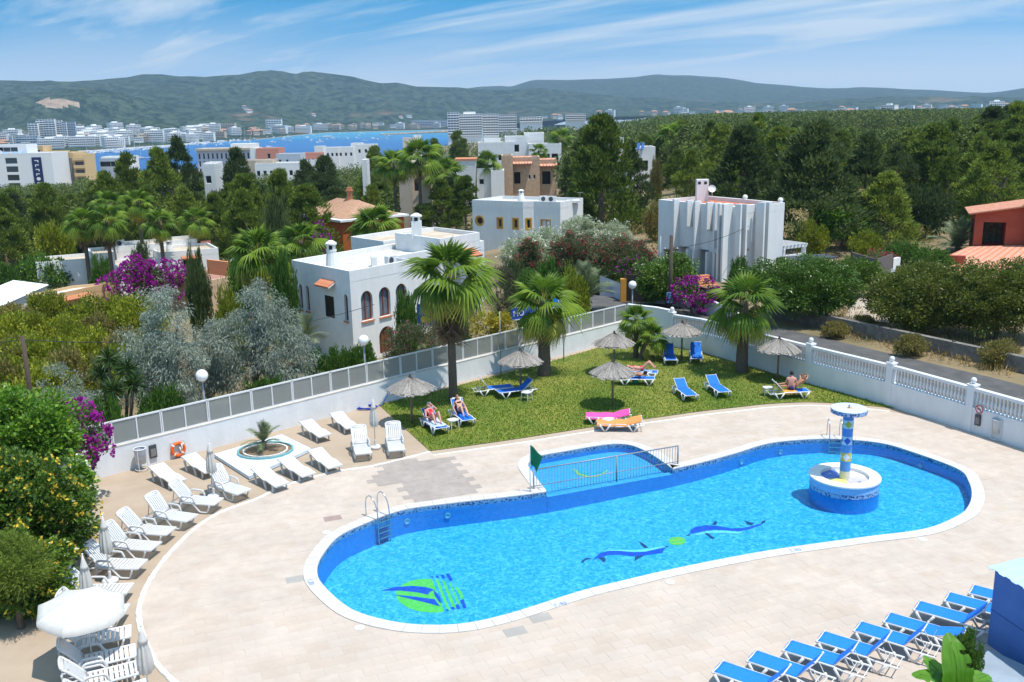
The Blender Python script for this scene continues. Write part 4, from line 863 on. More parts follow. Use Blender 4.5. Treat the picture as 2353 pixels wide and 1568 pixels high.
def strokes(T,x0,z0,n,h_,y,m,seed,pitch=.12):
 rg=np.random.default_rng(seed);b=MB()
 for i in range(n):
  x=x0+i*pitch;b.box(x,x+.025,y-.004,y,z0,z0+h_);k=rg.integers(0,4)
  if k != 0:b.box(x+.025,x+.085,y-.004,y,z0+h_-.025,z0+h_)
  if k != 1:b.box(x+.025,x+.085,y-.004,y,z0,z0+.025)
  if k >= 2:b.box(x+.065,x+.09,y-.004,y,z0+.03,z0+h_-.03)
 b.build('lettering',m,T)
strokes(T,-.58,hh+.30,9,.15,-.034,sp_m,1);strokes(T,-.52,hh+.02,9,.17,-.034,sp_m,2)
MB().lathe([(.0001,0),(.30,0)],28,caps=False).xf(np.array([[1.25,0,0],[0,0,-1],[0,.75,0]]),(-.05,-.036,hh-.30)).build('yellow_oval',sy_m,T)
board(1205,718,57.5,1.9,.72,sb_m,[('MO',.50,-.45,-.02,sw_m)],'dark blue signboard lettered MO behind the middle palm',R(32));board(1287,694,58.5,1.0,.62,sc_m,[('LA',.40,.05,0,sw_m)],'small bright blue sign lettered LA on a pole by the middle palm',R(20))
# blue hose
hp=P2(842,938);T=thing('garden_hose','coiled blue hose lying on the deck below the fence wall','hose',(hp[0],hp[1],0));hm=mat('blue_hose',(.01,.05,.50),.4,var=.1)
pts=[]
for i in range(90):a=i*.35;r=.42+.06*math.sin(i*.9);pts.append((r*math.cos(a)*1.1,r*math.sin(a)*.75,.02+.018*(i // 18)))
MB().tube(pts,.018,6).build('coil',hm,T,True);MB().tube([(.4,0,.03),(.75,.35,.05),(.95,.75,.4),(.98,.80,.9)],.018,6).build('hose_end',hm,T,True)
# ------------------------------------------------------------------ white resin loungers with arms (local x towards the foot, hinge at the origin)
def white_lounger():
 T=thing('white_sun_lounger','white slatted resin sun lounger with arms','sun lounger')
 SL=1.24
 b=MB()
 for y in (-.325,.325):b.tube([(-.10,y,.335),(SL*.5,y,.325),(SL,y,.335)],[.033,.033,.033],8,flat=1.2)
 b.box(SL-.02,SL+.05,-.34,.34,.315,.365).box(-.06,.02,-.33,.33,.315,.355)
 b.build('seat_frame',plastic_w,T)
 sm=MB().box(0,.088,-.30,.30,-.011,.011).mesh('seat_slat',plastic_w)
 for i in range(10):obj('seat_slat',sm,T,loc=(.045+i*.120,0,.357-.012*math.sin(i/9*math.pi)))
 bk=MB();bw,BLn=.315,.80
 prof=[(x,.03*math.sin(x/BLn*2.6)) for x in np.linspace(0,BLn,7)]
 for y in (-bw,bw):bk.tube([(-x,y,z) for x,z in prof],.034,8)
 arch=[(-BLn-.06*math.cos(t)*1.0,bw*math.sin(t),.015) for t in np.linspace(-math.pi/2,math.pi/2,9)];bk.tube(arch,.034,8);bk.box(-BLn-.03,-BLn+.10,-bw+.03,bw-.03,.005,.03);bk.box(-.10,.0,-bw,bw,-.012,.012)
 B=bk.build('backrest',plastic_w,T,True,loc=(0,0,.36));B.rotation_euler=(0,R(52),0)
 ss=MB()
 for i in range(6):x0,x1=-.10-.62*i/6,-.10-.62*(i+1)/6;z0,z1=(.03*math.sin(-x0/BLn*2.6),.03*math.sin(-x1/BLn*2.6));ss.add([(x0,-.03,z0-.01),(x0,.03,z0-.01),(x1,.03,z1-.01),(x1,-.03,z1-.01),(x0,-.03,z0+.01),(x0,.03,z0+.01),(x1,.03,z1+.01),(x1,-.03,z1+.01)],[(4,7,6,5),(0,1,2,3),(0,3,7,4),(1,5,6,2)])
 sm2=ss.mesh('back_slat',plastic_w)
 for i in range(7):obj('back_slat',sm2,B,loc=(0,-.252+i*.084,0))
 fl=[(.42,0,.33),(.66,0,.06),(.74,0,.028),(.93,0,.028),(1.0,0,.06),(1.10,0,.32)];rl=[(-.52,0,.30),(-.50,0,.08),(-.42,0,.03),(-.22,0,.03),(-.14,0,.08),(-.06,0,.32)]
 m1=MB().tube([tuple(p) for p in catmull(fl,3)],.030,7).mesh('leg',plastic_w,True);m2=MB().tube([tuple(p) for p in catmull(rl,3)],.030,7).mesh('leg',plastic_w,True)
 am=MB().tube([tuple(p) for p in catmull([(-.10,0,.36),(-.07,0,.50),(0,0,.575),(.12,0,.585),(.36,0,.575),(.44,0,.53),(.50,0,.36)],3)],.028,7,flat=1.3).mesh('armrest',plastic_w,True)
 for y in (-.345,.345):obj('leg',m1,T,loc=(0,y,0));obj('leg',m2,T,loc=(0,y,0));obj('armrest',am,T,loc=(0,y,0))
 MB().tube([(-.50,-.30,.30),(-.50,.30,.30)],.022,6).tube([(-.52,-.33,.30),(-.06,-.33,.33)],.025,6).tube([(-.52,.33,.30),(-.06,.33,.33)],.025,6).build('rear_frame',plastic_w,T,True)
 MB().tube([(-.38,-.2,.86),(-.50,-.2,.30)],.014,5).tube([(-.38,.2,.86),(-.50,.2,.30)],.014,5).build('back_strut',grey_metal,T)
 return T
arm=[ ((513.4,1113),(552,1127),'white slatted lounger beside the closed parasol nearest the planter'), ((431.6,1145.9),(487.7,1151),'white slatted lounger whose foot touches the base of the parasol near the planter'), ((374.9,1179.2),(433.9,1189),'white slatted lounger third from the planter end of the curved row'), ((316.3,1214),(380.2,1219),'white slatted lounger fourth from the planter end of the curved row'), ((279.5,1248),(353.9,1254.6),'white slatted lounger just behind the closed parasol beside the yellow flowering hedge'), ((239.8,1293),(321.8,1295.7),'white slatted lounger crossed by the closed parasol beside the yellow flowering hedge'), ((200,1354.6),(285.9,1352),'white slatted lounger with its back in shade, above the open white parasol'), ((184.6,1407),(271.8,1402),'white slatted lounger mostly hidden beneath the open white parasol'), ((184.6,1471),(278.2,1453),'white slatted lounger just below the open white parasol'), ((191,1520),(292.3,1497),'white slatted lounger lying wholly in the shade of the open parasol'), ((200,1561),(302.6,1535.4),'white slatted lounger at the very bottom left corner'), ((214,1612),(320,1580),'white slatted lounger cut off by the bottom edge at left'), ((828,1020),(837,1045),'white slatted lounger facing the pool, left of the closed parasol by the lawn'), ((906,1012.5),(912.6,1035.5),'white slatted lounger facing the pool, right of the closed parasol by the lawn')]
WL=None
for h,f,lab in arm:
 a,c=np.array(P2(*h,.36)),np.array(P2(*f,.36));d=c-a;rz=math.atan2(d[1],d[0])
 if WL is None:WL=white_lounger();o=WL;o.location=(a[0],a[1],0);o.rotation_euler=(0,0,rz);o['label']=lab;o['group']='white slatted loungers on the concrete deck'
 else:o=dup(WL,(a[0],a[1],0),rz,lab)
 for ch in [c_ for c_ in bpy.data.objects if c_.parent is o and c_.name.startswith('backrest')]:ch.rotation_euler=(0,R(52+random.uniform(-5,5)),0)
 # smooth low loungers without arms (local origin under the head end)
def flat_lounger():
 T=thing('low_sun_lounger','low white moulded lounger','sun lounger',group='low white moulded loungers around the planter')
 pr=[(0,.54),(.10,.56),(.35,.50),(.70,.40),(.95,.345),(1.10,.355),(1.25,.37),(1.45,.345),(1.70,.31),(1.88,.30)];pr=catmull(pr,3);b=MB();vs=[];fs=[];k=len(pr)
 for x,z in pr:
  for y,dz in ((-.33,-.05),(-.33,0),(-.28,.012),(.28,.012),(.33,0),(.33,-.05)):vs.append((x,y,z+dz))
 for i in range(k-1):
  for j in range(5):fs.append((6*i+j,6*i+6+j,6*i+7+j,6*i+1+j))
  fs.append((6*i+5,6*i+11,6*i+6,6*i))
 fs += [tuple(range(6)),tuple(reversed(range(6*k-6,6*k)))];b.add(vs,fs).build('seat_shell',plastic_w,T)
 lm=MB().add([(-.04,-.03,.40),(.05,-.03,.40),(.05,.03,.40),(-.04,.03,.40),(.14,-.025,0),(.21,-.025,0),(.21,.025,0),(.14,.025,0)],[(0,3,2,1),(4,5,6,7),(0,1,5,4),(1,2,6,5),(2,3,7,6),(3,0,4,7)]).mesh('leg',plastic_w)
 for x in (.22,.95):
  for y in (-.30,.30):obj('leg',lm,T,loc=(x,y,.0 if x<.5 else-.05))
 for x in (1.62,):
  for y in (-.30,.30):obj('leg',MB().box(-.03,.03,-.025,.025,0,.27).mesh('leg',plastic_w),T,loc=(x,y,0))
 return T
FLs=[((356.7,1068),(402.9,1102),'low white lounger next to the litter bin and the lifebuoy'),((431.6,1045),(477,1077),'low white lounger partly behind the closed parasol near the lifebuoy'),((592,1072.5),(640.8,1109),'low white lounger in front of the planter, the leftmost of three'),((652.4,1051.4),(699.8,1085.5),'low white lounger in front of the planter, the middle of three'),((721.6,1031.7),(766.5,1069),'low white lounger in front of the planter, the rightmost of three'),((701,966.8),(746,999.7),'low white lounger behind the planter close to the fence wall'),((770.8,947.8),(810,981.7),'low white lounger nearest the blue hose by the fence wall')]
FLo=None
for h,f,lab in FLs:
 a,c=np.array(P2(*h,.54)),np.array(P2(*f,.31));d=c-a;rz=math.atan2(d[1],d[0])
 if FLo is None:FLo=flat_lounger();o=FLo;o.location=(a[0],a[1],0);o.rotation_euler=(0,0,rz);o['label']=lab
 else:dup(FLo,(a[0],a[1],0),rz,lab)
 # ------------------------------------------------------------------ blue sling loungers (local x towards the foot, hinge at the origin)
def blue_lounger(grp,sm=sling_b):
 T=thing('blue_sun_lounger','blue sling lounger on a white frame','sun lounger',group=grp);SL=1.28;w_=.31
 b=MB()
 for y in (-w_,w_):b.tube([(-.78,y,.30),(-.30,y,.30),(0,y,.345),(SL,y,.355)],.027,7)
 b.tube([(SL,-w_,.355),(SL,w_,.355)],.022,7);
 for x in (-.74,-.58,-.42):b.tube([(x,-w_,.30),(x,w_,.30)],.014,6)
 b.build('frame',metal_w,T,True)
 vs=[];fs=[];nx,ny=10,5
 for i in range(nx):
  x=.01+(SL+.02)*i/(nx-1)
  for j in range(ny):
   u=-1+2*j/(ny-1);cut=.07 if i==nx-1 and abs(u)>.9 else 0;vs.append((x-cut,u*(w_-.005),.372-.035*(1-u*u)*math.sin(math.pi*i/(nx-1)) ** .5))
 vs += [(x,y,z-.010) for x,y,z in vs];N=nx*ny
 for i in range(nx-1):
  for j in range(ny-1):a=i*ny+j;fs += [(a,a+ny,a+ny+1,a+1),(N+a,N+a+1,N+a+ny+1,N+a+ny)]
 for i in range(nx-1):fs += [(i*ny,N+i*ny,N+(i+1)*ny,(i+1)*ny),(i*ny+ny-1,(i+1)*ny+ny-1,N+(i+1)*ny+ny-1,N+i*ny+ny-1)]
 fs += [((nx-1)*ny+j,N+(nx-1)*ny+j,N+(nx-1)*ny+j+1,(nx-1)*ny+j+1) for j in range(ny-1)]
 MB().add(vs,fs).build('seat_sling',sm,T,True)
 bb=MB();BLn=.70
 for y in (-w_+.03,w_-.03):bb.tube([(0,y,0),(-BLn,y,0)],.018,7)
 bb.tube([(-BLn,-w_+.03,0),(-BLn,w_-.03,0)],.018,7);B=bb.build('backrest',metal_w,T,True,loc=(0,0,.36));B.rotation_euler=(0,R(58),0)
 MB().box(-BLn+.02,-.01,-w_+.04,w_-.04,.010,.022).build('back_sling',sm,B)
 cm=MB().ball((0,0,0),.038,8,6,sc=(1.2,1,.9)).mesh('corner_cap',plastic_w,True)
 for y in (-w_+.04,w_-.04):obj('corner_cap',cm,B,loc=(-BLn,y,.006))
 for y in (-w_,w_):obj('corner_cap',cm,T,loc=(SL,y,.36))
 lm=MB().tube([(-.24,0,.345),(-.03,0,.03),(.03,0,.03),(.24,0,.345)],[.040,.032,.032,.040],7).mesh('leg',metal_w,True)
 for x in (.98,-.28):
  for y in (-w_-.035,w_+.035):obj('leg',lm,T,loc=(x,y,0 if x>0 else-.01))
 st=MB().tube([(-.36,-.2,.86),(-.58,-.2,.30)],.012,5).tube([(-.36,.2,.86),(-.58,.2,.30)],.012,5).build('back_strut',metal_w,T)
 return T
def set_back(o,ang):
 for ch in [c_ for c_ in bpy.data.objects if c_.parent is o]:
  if ch.name.startswith('backrest'):ch.rotation_euler=(0,R(ang),0)
  if ch.name.startswith('back_strut') and abs(ang-58)>8:ch.scale=(1,1,1);ch.location=(0,0,0);ch.rotation_euler=(0,0,0);k=max(.06,.70*math.sin(R(ang))*.75)/.56;ch.scale=(1,1,k);ch.location=(0,0,.30-.30*k)
GR='blue loungers lined up beside the blue hut'
row=[(2853,2689),(2989,2646),(3134.5,2601),(3268,2566),(3417,2526),(3536.5,2488.7),(3657.5,2441),(3779.6,2404.5),(3878.5,2374.7)]
BL=blue_lounger(GR);ang=R(143.5);rot2=rotz(ang)[:2,:2]
labs=['blue lounger at the bottom edge, farthest from the blue hut','second blue lounger from the left in the row running to the hut','third blue lounger from the left in the row running to the hut','fourth blue lounger from the left in the row running to the hut','blue lounger just left of the one with its backrest lowered','blue lounger with its backrest lowered nearly flat','blue lounger just right of the one with its backrest lowered','blue lounger second nearest to the blue hut','blue lounger partly hidden behind the corner of the blue hut']
for i,q in enumerate(row):
 c=np.array(P2(q[0]*.57446,q[1]*.57446,.37));p=c-rot2 @ np.array([1.27,.31])
 if i==0:o=BL;o.location=(p[0],p[1],0);o.rotation_euler=(0,0,ang);o['label']=labs[0]
 else:o=dup(BL,(p[0],p[1],0),ang+random.uniform(-.02,.02),labs[i])
 set_back(o,16 if i==5 else 51+random.uniform(-3,3))
GL='blue loungers scattered over the lawn'
lawn_l=[ ((1569,893),(1593.6,911.9),32,'empty blue lounger in the middle of the lawn, left of a matching pair','a'),((1643,885),(1666,900.9),32,'empty blue lounger in the middle of the lawn, right of a matching pair','b'), ((1537,815),(1544.4,831.3),55,'blue lounger with raised back left of the rear thatched parasol pole','c'),((1599,812),(1602.5,828.4),55,'blue lounger draped with a wrinkled blue towel right of the rear thatched parasol pole','d'), ((1121,891.5),(1180,886),55,'blue lounger seen from the side left of the thatched parasol by the middle palm','e'),((1197.5,893),(1138.9,901),40,'blue lounger in shade beneath the thatched parasol by the middle palm','f'), ((992,966),(1017,984),40,'blue lounger holding the woman in a red swimsuit','g'),((1056,948),(1081.7,969.4),55,'blue lounger holding the woman in a black bikini','h'), ((1448,868),(1506.5,869),12,'blue lounger nearer the camera under the two sunbathers','i'),((1456,853),(1513,855),10,'blue lounger behind the two sunbathers, half covered by a towel','j'), ((1413,955),(1356,954.5),18,'lounger covered with a bright pink towel','k'),((1440,970.5),(1381,970),18,'lounger covered with an orange towel','l'), ((1799,898.6),(1864,896),48,'blue lounger on which a couple is sitting by the balustrade wall','m')]
BL2=blue_lounger(GL,sling_d);LG={}
for i,(h,f,an,lab,k) in enumerate(lawn_l):
 a,c=np.array(P2(*h,.36)),np.array(P2(*f,.36));d=c-a;rz=math.atan2(d[1],d[0])
 if i==0:o=BL2;o.location=(a[0],a[1],0);o.rotation_euler=(0,0,rz);o['label']=lab
 else:o=dup(BL2,(a[0],a[1],0),rz,lab)
 set_back(o,an);LG[k]=(o,np.array([a[0],a[1],0]),rz,an)
def towel(k,m,label,x0,x1,w_=.34,over=.0,nm='towel',fold=.012,back=True,drop=.10):
 o,p,rz,an=LG[k];T=thing(nm,label,'towel',tuple(p),rz);vs=[];fs=[];nx,ny=26,12;rg=np.random.default_rng(ord(k));ca,sa=math.cos(R(an)),math.sin(R(an))
 for i in range(nx):
  x=x0+(x1-x0)*i/(nx-1)
  for j in range(ny):
   u=-1+2*j/(ny-1);y=u*w_;z=.395+.02*abs(u) if abs(u)<.93 else .395-drop;xx=x
   if x<0:xx=x*ca;z=z+(-x)*sa+.02
   vs.append((xx+over*u,y,z+fold*math.sin(9*x+3*u)+rg.normal()*fold*.3))
 vs += [(a_,b_,c_-.012) for a_,b_,c_ in vs];N=nx*ny
 for i in range(nx-1):
  for j in range(ny-1):q=i*ny+j;fs += [(q,q+ny,q+ny+1,q+1),(N+q,N+q+1,N+q+ny+1,N+q+ny)]
 MB().add(vs,fs).build('cloth',m,T,True);return T
cloth=lambda nm,c,c2=None:mat(nm,c,.9,col2=c2,var=.08,scale=5,bump=.15,bscale=120)
towel('k',cloth('pink_terry',(.74,.09,.36)),'bright pink towel spread over a lounger at the lawn edge',-.68,1.34,.36);towel('l',cloth('orange_terry',(.80,.30,.09)),'orange towel spread over a lounger at the lawn edge',-.68,1.34,.36)
towel('d',cloth('blue_terry',(.015,.13,.55),(.03,.2,.7)),'wrinkled blue towel over the lounger right of the rear thatched parasol',-.60,1.1,.31,fold=.03,drop=.02)
towel('g',cloth('white_blue_terry',(.70,.72,.76),(.25,.42,.70)),'white and blue towel under the woman in red',-.1,1.12,.33);towel('h',cloth('pale_terry',(.72,.72,.72)),'white towel hung over the raised back of a lounger',-.70,-.40,.20,over=.05,drop=0)
towel('m',mat('striped_terry',(.60,.12,.06),.9,col2=(.70,.50,.08),scale=9,stretch=(1,4,1)),'red and yellow striped towel under the couple',-.15,.62,.33);towel('j',cloth('sky_terry',(.10,.32,.70),(.55,.62,.72)),'blue and white towel on the rear sunbather lounger',-.2,1.0,.31)
# ------------------------------------------------------------------ small tables
def table():
 T=thing('side_table','small white resin side table','table',group='white side tables on the lawn');MB().prism([(.24*math.copysign(abs(math.cos(a)) ** .55,math.cos(a)),.24*math.copysign(abs(math.sin(a)) ** .55,math.sin(a))) for a in np.linspace(0,2*math.pi,21)[:-1]],.40,.43,bottom=True).build('table_top',plastic_w,T)
 lm=MB().tube([(.17,.17,.41),(.205,.205,0)],[.03,.022],6).mesh('leg',plastic_w)
 for k in range(4):obj('leg',lm,T,rz=R(90*k))
 return T
TB=None
for px,py,lab in ((1764,900,'white side table at the left end of the couple lounger'),(1210,911,'white side table under the thatched parasol by the middle palm'),(1041,975,'white side table between the two women'),(1397,974,'white side table between the pink and the orange towel')):
 x,y=P2(px,py,.2)
 if TB is None:TB=table();TB.location=(x,y,0);TB['label']=lab
 else:dup(TB,(x,y,0),random.uniform(0,1.5),lab)
x,y=P2(984,982);T=thing('beach_bag','dark bag on the grass beside the woman in red','bag',(x,y,0));bgm=mat('dark_bag',(.05,.045,.045),.8,var=.2);MB().ball((0,0,.12),.2,12,8,sc=(1.2,.7,.7)).build('bag_body',bgm,T,True);MB().tube([(-.15,0,.2),(-.08,0,.36),(.08,0,.36),(.15,0,.2)],.012,6).build('strap',bgm,T)
x,y=P2(1404+94,908-27);T=thing('beach_bag','green bag on the grass under the sunbathers lounger','bag',(x-.9,y-.1,0));MB().ball((0,0,.15),.17,12,8).build('bag_body',mat('green_bag',(.02,.22,.10),.7,var=.2),T,True);MB().tube([(-.1,0,.25),(0,0,.38),(.1,0,.25)],.012,6).build('strap',bgm,T)
# ------------------------------------------------------------------ thatched parasols
def thatch():
 T=thing('thatched_parasol','round straw parasol on a wooden pole','parasol',group='thatched straw parasols on the lawn');MB().tube([(0,0,-.2),(0,0,2.12)],[.055,.05],9).build('pole',wood_pole,T,True)
 b=MB();rg=np.random.default_rng(3);NS=84
 for layer,(r0,r1,z0,z1) in enumerate(((.04,1.13,2.18,1.70),(.03,1.06,2.21,1.755),(.02,.60,2.25,2.0))):
  for i in range(NS):
   a=2*math.pi*(i+rg.random()*.5)/NS;w_=math.pi/NS*1.35;L=r1*(1+rg.normal()*.035);dz=rg.normal()*.010;zz_=z1-(.035+.05*rg.random())*(L/r1)
   pts=[(r0,z0),(L*.5,z0+(z1-z0)*.47+dz),(L,zz_+dz)]
   vs=[];
   for r,z in pts:vs += [(r*math.cos(a-w_),r*math.sin(a-w_),z-.006),(r*math.cos(a),r*math.sin(a),z+.012),(r*math.cos(a+w_),r*math.sin(a+w_),z-.006)]
   b.add(vs,[(0,3,4,1),(1,4,5,2),(3,6,7,4),(4,7,8,5)])
 b.build('straw_canopy',thatch_m,T)
 MB().lathe([(.10,2.20),(.085,2.26),(.05,2.30),(.055,2.36),(.02,2.39)],12).build('top_knot',mat('straw_knot',(.06,.05,.045),.95,var=.3),T,True)
 rm=MB().tube([(.05,0,1.72),(.7,0,1.88),(1.0,0,1.72)],.018,5).mesh('rib',wood_pole)
 for k in range(8):obj('rib',rm,T,rz=R(45*k))
 return T
TU=None
for px,py,rz,lab in ((947,972.8,0,'thatched parasol nearest the fence wall, left of the tallest palm'),(1197,903,1,'thatched parasol in front of the middle palm'),(1407.5,933,2,'thatched parasol in the middle of the lawn, nearest the pool'),(1411,857,3,'thatched parasol directly behind the one nearest the pool'),(1566,829,4,'thatched parasol between two blue loungers at the far lawn corner'),(1786.5,873,5,'thatched parasol by the balustrade wall above the couple')):
 x,y=P2(px,py)
 if TU is None:TU=thatch();TU.location=(x,y,0);TU['label']=lab
 else:dup(TU,(x,y,0),rz,lab)
 # ------------------------------------------------------------------ cloth parasols
def closed():
 T=thing('closed_parasol','closed off white parasol','parasol',group='closed white parasols on the deck');MB().tube([(0,0,.1),(0,0,2.22)],.022,8).build('pole',metal_w,T,True)
 b=MB();n=32;prof=[(.13,.98),(.16,1.05),(.155,1.3),(.125,1.6),(.085,1.85),(.05,2.02)];vs=[];fs=[]
 for k,(r,z) in enumerate(prof):
  for j in range(n):a=2*math.pi*j/n;rr=r*(1+(.26 if k<4 else .12)*math.cos(8*a));vs.append((rr*math.cos(a),rr*math.sin(a),z+(.05*math.cos(8*a) if k==0 else 0)))
 for k in range(len(prof)-1):
  for j in range(n):fs.append((k*n+j,k*n+(j+1) % n,(k+1)*n+(j+1) % n,(k+1)*n+j))
 b.add(vs,fs).build('folded_canopy',canvas_g,T,True);MB().lathe([(.125,1.80),(.10,1.88),(.05,2.06),(.015,2.20)],16).build('hood',canvas,T,True);MB().ball((0,0,2.24),.03,10,6).build('finial',plastic_w,T,True)
 MB().lathe([(.25,0),(.25,.06),(.22,.09),(.05,.11),(.045,.35),(.03,.36)],20).build('base',plastic_w,T)
 return T
CP=None
for px,py,lab in ((492,1142,'closed white parasol between two loungers near the planter'),(253.9,1336.6,'closed white parasol beside the yellow flowering hedge'),(211,1440,'closed white parasol rising behind the open parasol'),(346,1628,'closed white parasol cut off by the bottom edge'),(862.6,1029,'slim closed white parasol between two loungers by the lawn')):
 x,y=P2(px,py)
 if CP is None:CP=closed();CP.location=(x,y,0);CP['label']=lab
 else:dup(CP,(x,y,0),random.uniform(0,1),lab)
x,y=P2(214,1531);T=thing('open_parasol','large open white parasol tilted over the loungers at lower left','parasol',(x,y,0));MB().tube([(0,0,0),(0,0,1.85),(-.06,.05,2.10)],.022,8).build('pole',metal_w,T,True);MB().lathe([(.25,0),(.25,.06),(.05,.1),(.045,.35)],20).build('base',plastic_w,T)
n=8;sub=6;tilt=Matrix.Rotation(R(5),3,Vector((.45,.9,0)).normalized());can=T;ap=Vector((-.10,.05,2.11))
def cpt(r,a,z):return ap+tilt @ Vector((r*math.cos(a),r*math.sin(a),z))
for i in range(n):
 a0,a1=2*math.pi*i/n,2*math.pi*(i+1)/n;vs=[];fs=[];K=6
 for k in range(K+1):
  r=1.12*k/K
  for j in range(sub+1):
   t=j/sub;a=a0+(a1-a0)*t;sag=1-.035*math.sin(math.pi*t)*(k/K);rr=r*sag*(math.cos(math.pi/n)/math.cos((t-.5)*2*math.pi/n)*.55+.45);vs.append(tuple(cpt(rr,a,-.44*(k/K) ** 1.25-.05*math.sin(math.pi*t)*(k/K))))
 for j in range(sub+1):t=j/sub;a=a0+(a1-a0)*t;vs.append(tuple(cpt(1.12*(1-.035*math.sin(math.pi*t))*(math.cos(math.pi/n)/math.cos((t-.5)*2*math.pi/n)*.55+.45),a,-.44-.15+.02*math.sin(5*a)-.05*math.sin(math.pi*t))))
 for k in range(K+1):
  for j in range(sub):q=k*(sub+1)+j;fs.append((q,q+sub+1,q+sub+2,q+1))
 MB().add(vs,fs).build('canopy_panel',canvas,can,True)
 obj('rib',MB().tube([tuple(cpt(.05,a0,-.03)),tuple(cpt(.56,a0,-.22)),tuple(cpt(1.10,a0,-.46))],.010,5).mesh('rib',metal_w),T)
 # ------------------------------------------------------------------ people
skin_a=mat('light_skin',(.58,.33,.23),.55,var=.06,scale=5);skin_b=mat('tanned_skin',(.42,.205,.115),.5,var=.06,scale=5);skin_c=mat('sunburnt_skin',(.60,.30,.235),.55,var=.06,scale=5)
hair_k=mat('black_hair',(.018,.014,.012),.5,var=.2,scale=20);hair_b=mat('brown_hair',(.055,.030,.018),.55,var=.2,scale=20)
def skin_mesh(name,pts,edges,m,sub=2):
 me=bpy.data.meshes.new(name);keys=list(pts);me.from_pydata([tuple(pts[k][0]) for k in keys],[(keys.index(a),keys.index(c)) for a,c in edges],[]);o=bpy.data.objects.new(name,me);COL.objects.link(o)
 md=o.modifiers.new('s','SKIN');sv=me.skin_vertices[0].data
 for i,k in enumerate(keys):sv[i].radius=(pts[k][1],pts[k][1]);sv[i].use_root=(k=='pelvis')
 o.modifiers.new('d','SUBSURF').levels=sub;bpy.context.view_layer.update();ev=o.evaluated_get(bpy.context.evaluated_depsgraph_get());r=bpy.data.meshes.new_from_object(ev);bpy.data.objects.remove(o);r.materials.clear();r.materials.append(m);return r
def person(label,loc,rz,J,skin,hair,wear,s=1.0,long_hair=False,hat=None,face_up=None,glasses=False):
 """J: joints in local metres. The body is one skin surface with the head and fingers joined on."""
 V=lambda k:np.array(J[k],float);T=thing('person',label,'person',loc,rz)
 rad=dict(pelvis=.135,belly=.115,chest=.135,neck=.052,headb=.06,shl=.062,shr=.062,ell=.042,elr=.042,wrl=.030,wrr=.030,pal=.030,par=.030,hil=.090,hir=.090,knl=.060,knr=.060,cal=.055,car=.055,anl=.038,anr=.038,tol=.030,tor=.030)
 A={k:V(k) for k in ('pelvis','chest','head','shl','shr','ell','elr','wrl','wrr','hil','hir','knl','knr','anl','anr')}
 A['belly']=(A['pelvis']*.5+A['chest']*.5);hd=A['head']-A['chest'];A['neck']=A['chest']+hd*.50;A['headb']=A['chest']+hd*.80
 for sd in 'lr':
  d=unit(A['wr'+sd]-A['el'+sd]);A['pa'+sd]=A['wr'+sd]+d*.07;A['ca'+sd]=A['kn'+sd]*.68+A['an'+sd]*.32
  td=V('toe'+sd) if ('toe'+sd) in J else A['an'+sd]+np.array([.12,0,.05]);A['to'+sd]=td
 E_=[('pelvis','belly'),('belly','chest'),('chest','neck'),('neck','headb')]
 for sd in 'lr':E_ += [('chest','sh'+sd),('sh'+sd,'el'+sd),('el'+sd,'wr'+sd),('wr'+sd,'pa'+sd),('pelvis','hi'+sd),('hi'+sd,'kn'+sd),('kn'+sd,'ca'+sd),('ca'+sd,'an'+sd),('an'+sd,'to'+sd)]
 base=skin_mesh('body',{k:(A[k]*s,rad[k]*s) for k in rad},E_,skin);bm2=bmesh.new();bm2.from_mesh(base)
 ext=MB();f=unit(np.array(face_up if face_up is not None else (0,0,1.0)));upv=unit(hd-f*(hd @ f));side_=np.cross(upv,f);Rm=np.column_stack([side_,f,upv]);hc=A['head']
 o=len(ext.v);ext.ball((0,0,0),.098,16,12,sc=(.86,1.0,1.18));ext.ball((0,.097,-.012),.017,8,6,sc=(.8,1.1,1.6));ext.ball((.086,.0,-.005),.024,8,6,sc=(.45,.8,1.3));ext.ball((-.086,.0,-.005),.024,8,6,sc=(.45,.8,1.3));ext.ball((0,.055,-.085),.045,10,6);ext.xf(Rm,hc,o)
 for sd in 'lr':
  d=unit(A['pa'+sd]-A['wr'+sd]);q=unit(np.cross(d,np.array([.13,.2,1.0])));n_=np.cross(q,d)
  for i in range(4):
   b0=A['pa'+sd]+q*(-.027+.018*i)+d*.008;L=(.065,.075,.07,.055)[i];ext.tube([b0,b0+d*L*.5-n_*.006,b0+d*L-n_*.022],[.0085,.008,.0065],6)
  b0=A['wr'+sd]+d*.03-q*.026;ext.tube([b0,b0+d*.03-q*.022,b0+d*.06-q*.026],[.010,.009,.007],6)
 em=ext.mesh('x',skin);em.transform(Matrix.Scale(s,4));bm2.from_mesh(em);bm2.to_mesh(base);bm2.free();base.polygons.foreach_set('use_smooth',[True]*len(base.polygons));obj('body',base,T)
 h=MB();o=0;h.ball((0,-.022,.026),.104,16,10,sc=(.90,.98,1.12))
 if long_hair:h.tube([(-.05,-.06,-.02),(-.07,-.09,-.14),(-.05,-.08,-.24)],[.05,.05,.02],8).tube([(.05,-.06,-.02),(.07,-.09,-.14),(.05,-.08,-.24)],[.05,.05,.02],8)
 h.v=[v if v[1]<.062 or v[2]>.065 else (v[0],.02,v[2]) for v in h.v];h.xf(Rm,hc);hm_=h.mesh('hair',hair,True);hm_.transform(Matrix.Scale(s,4));obj('hair',hm_,T)
 fm=MB()
 for x in (-.036,.036):fm.ball((x,.086,.014),.012,8,6,sc=(1.3,.6,.8))
 if glasses:fm.box(-.07,.07,.088,.104,-.002,.034)
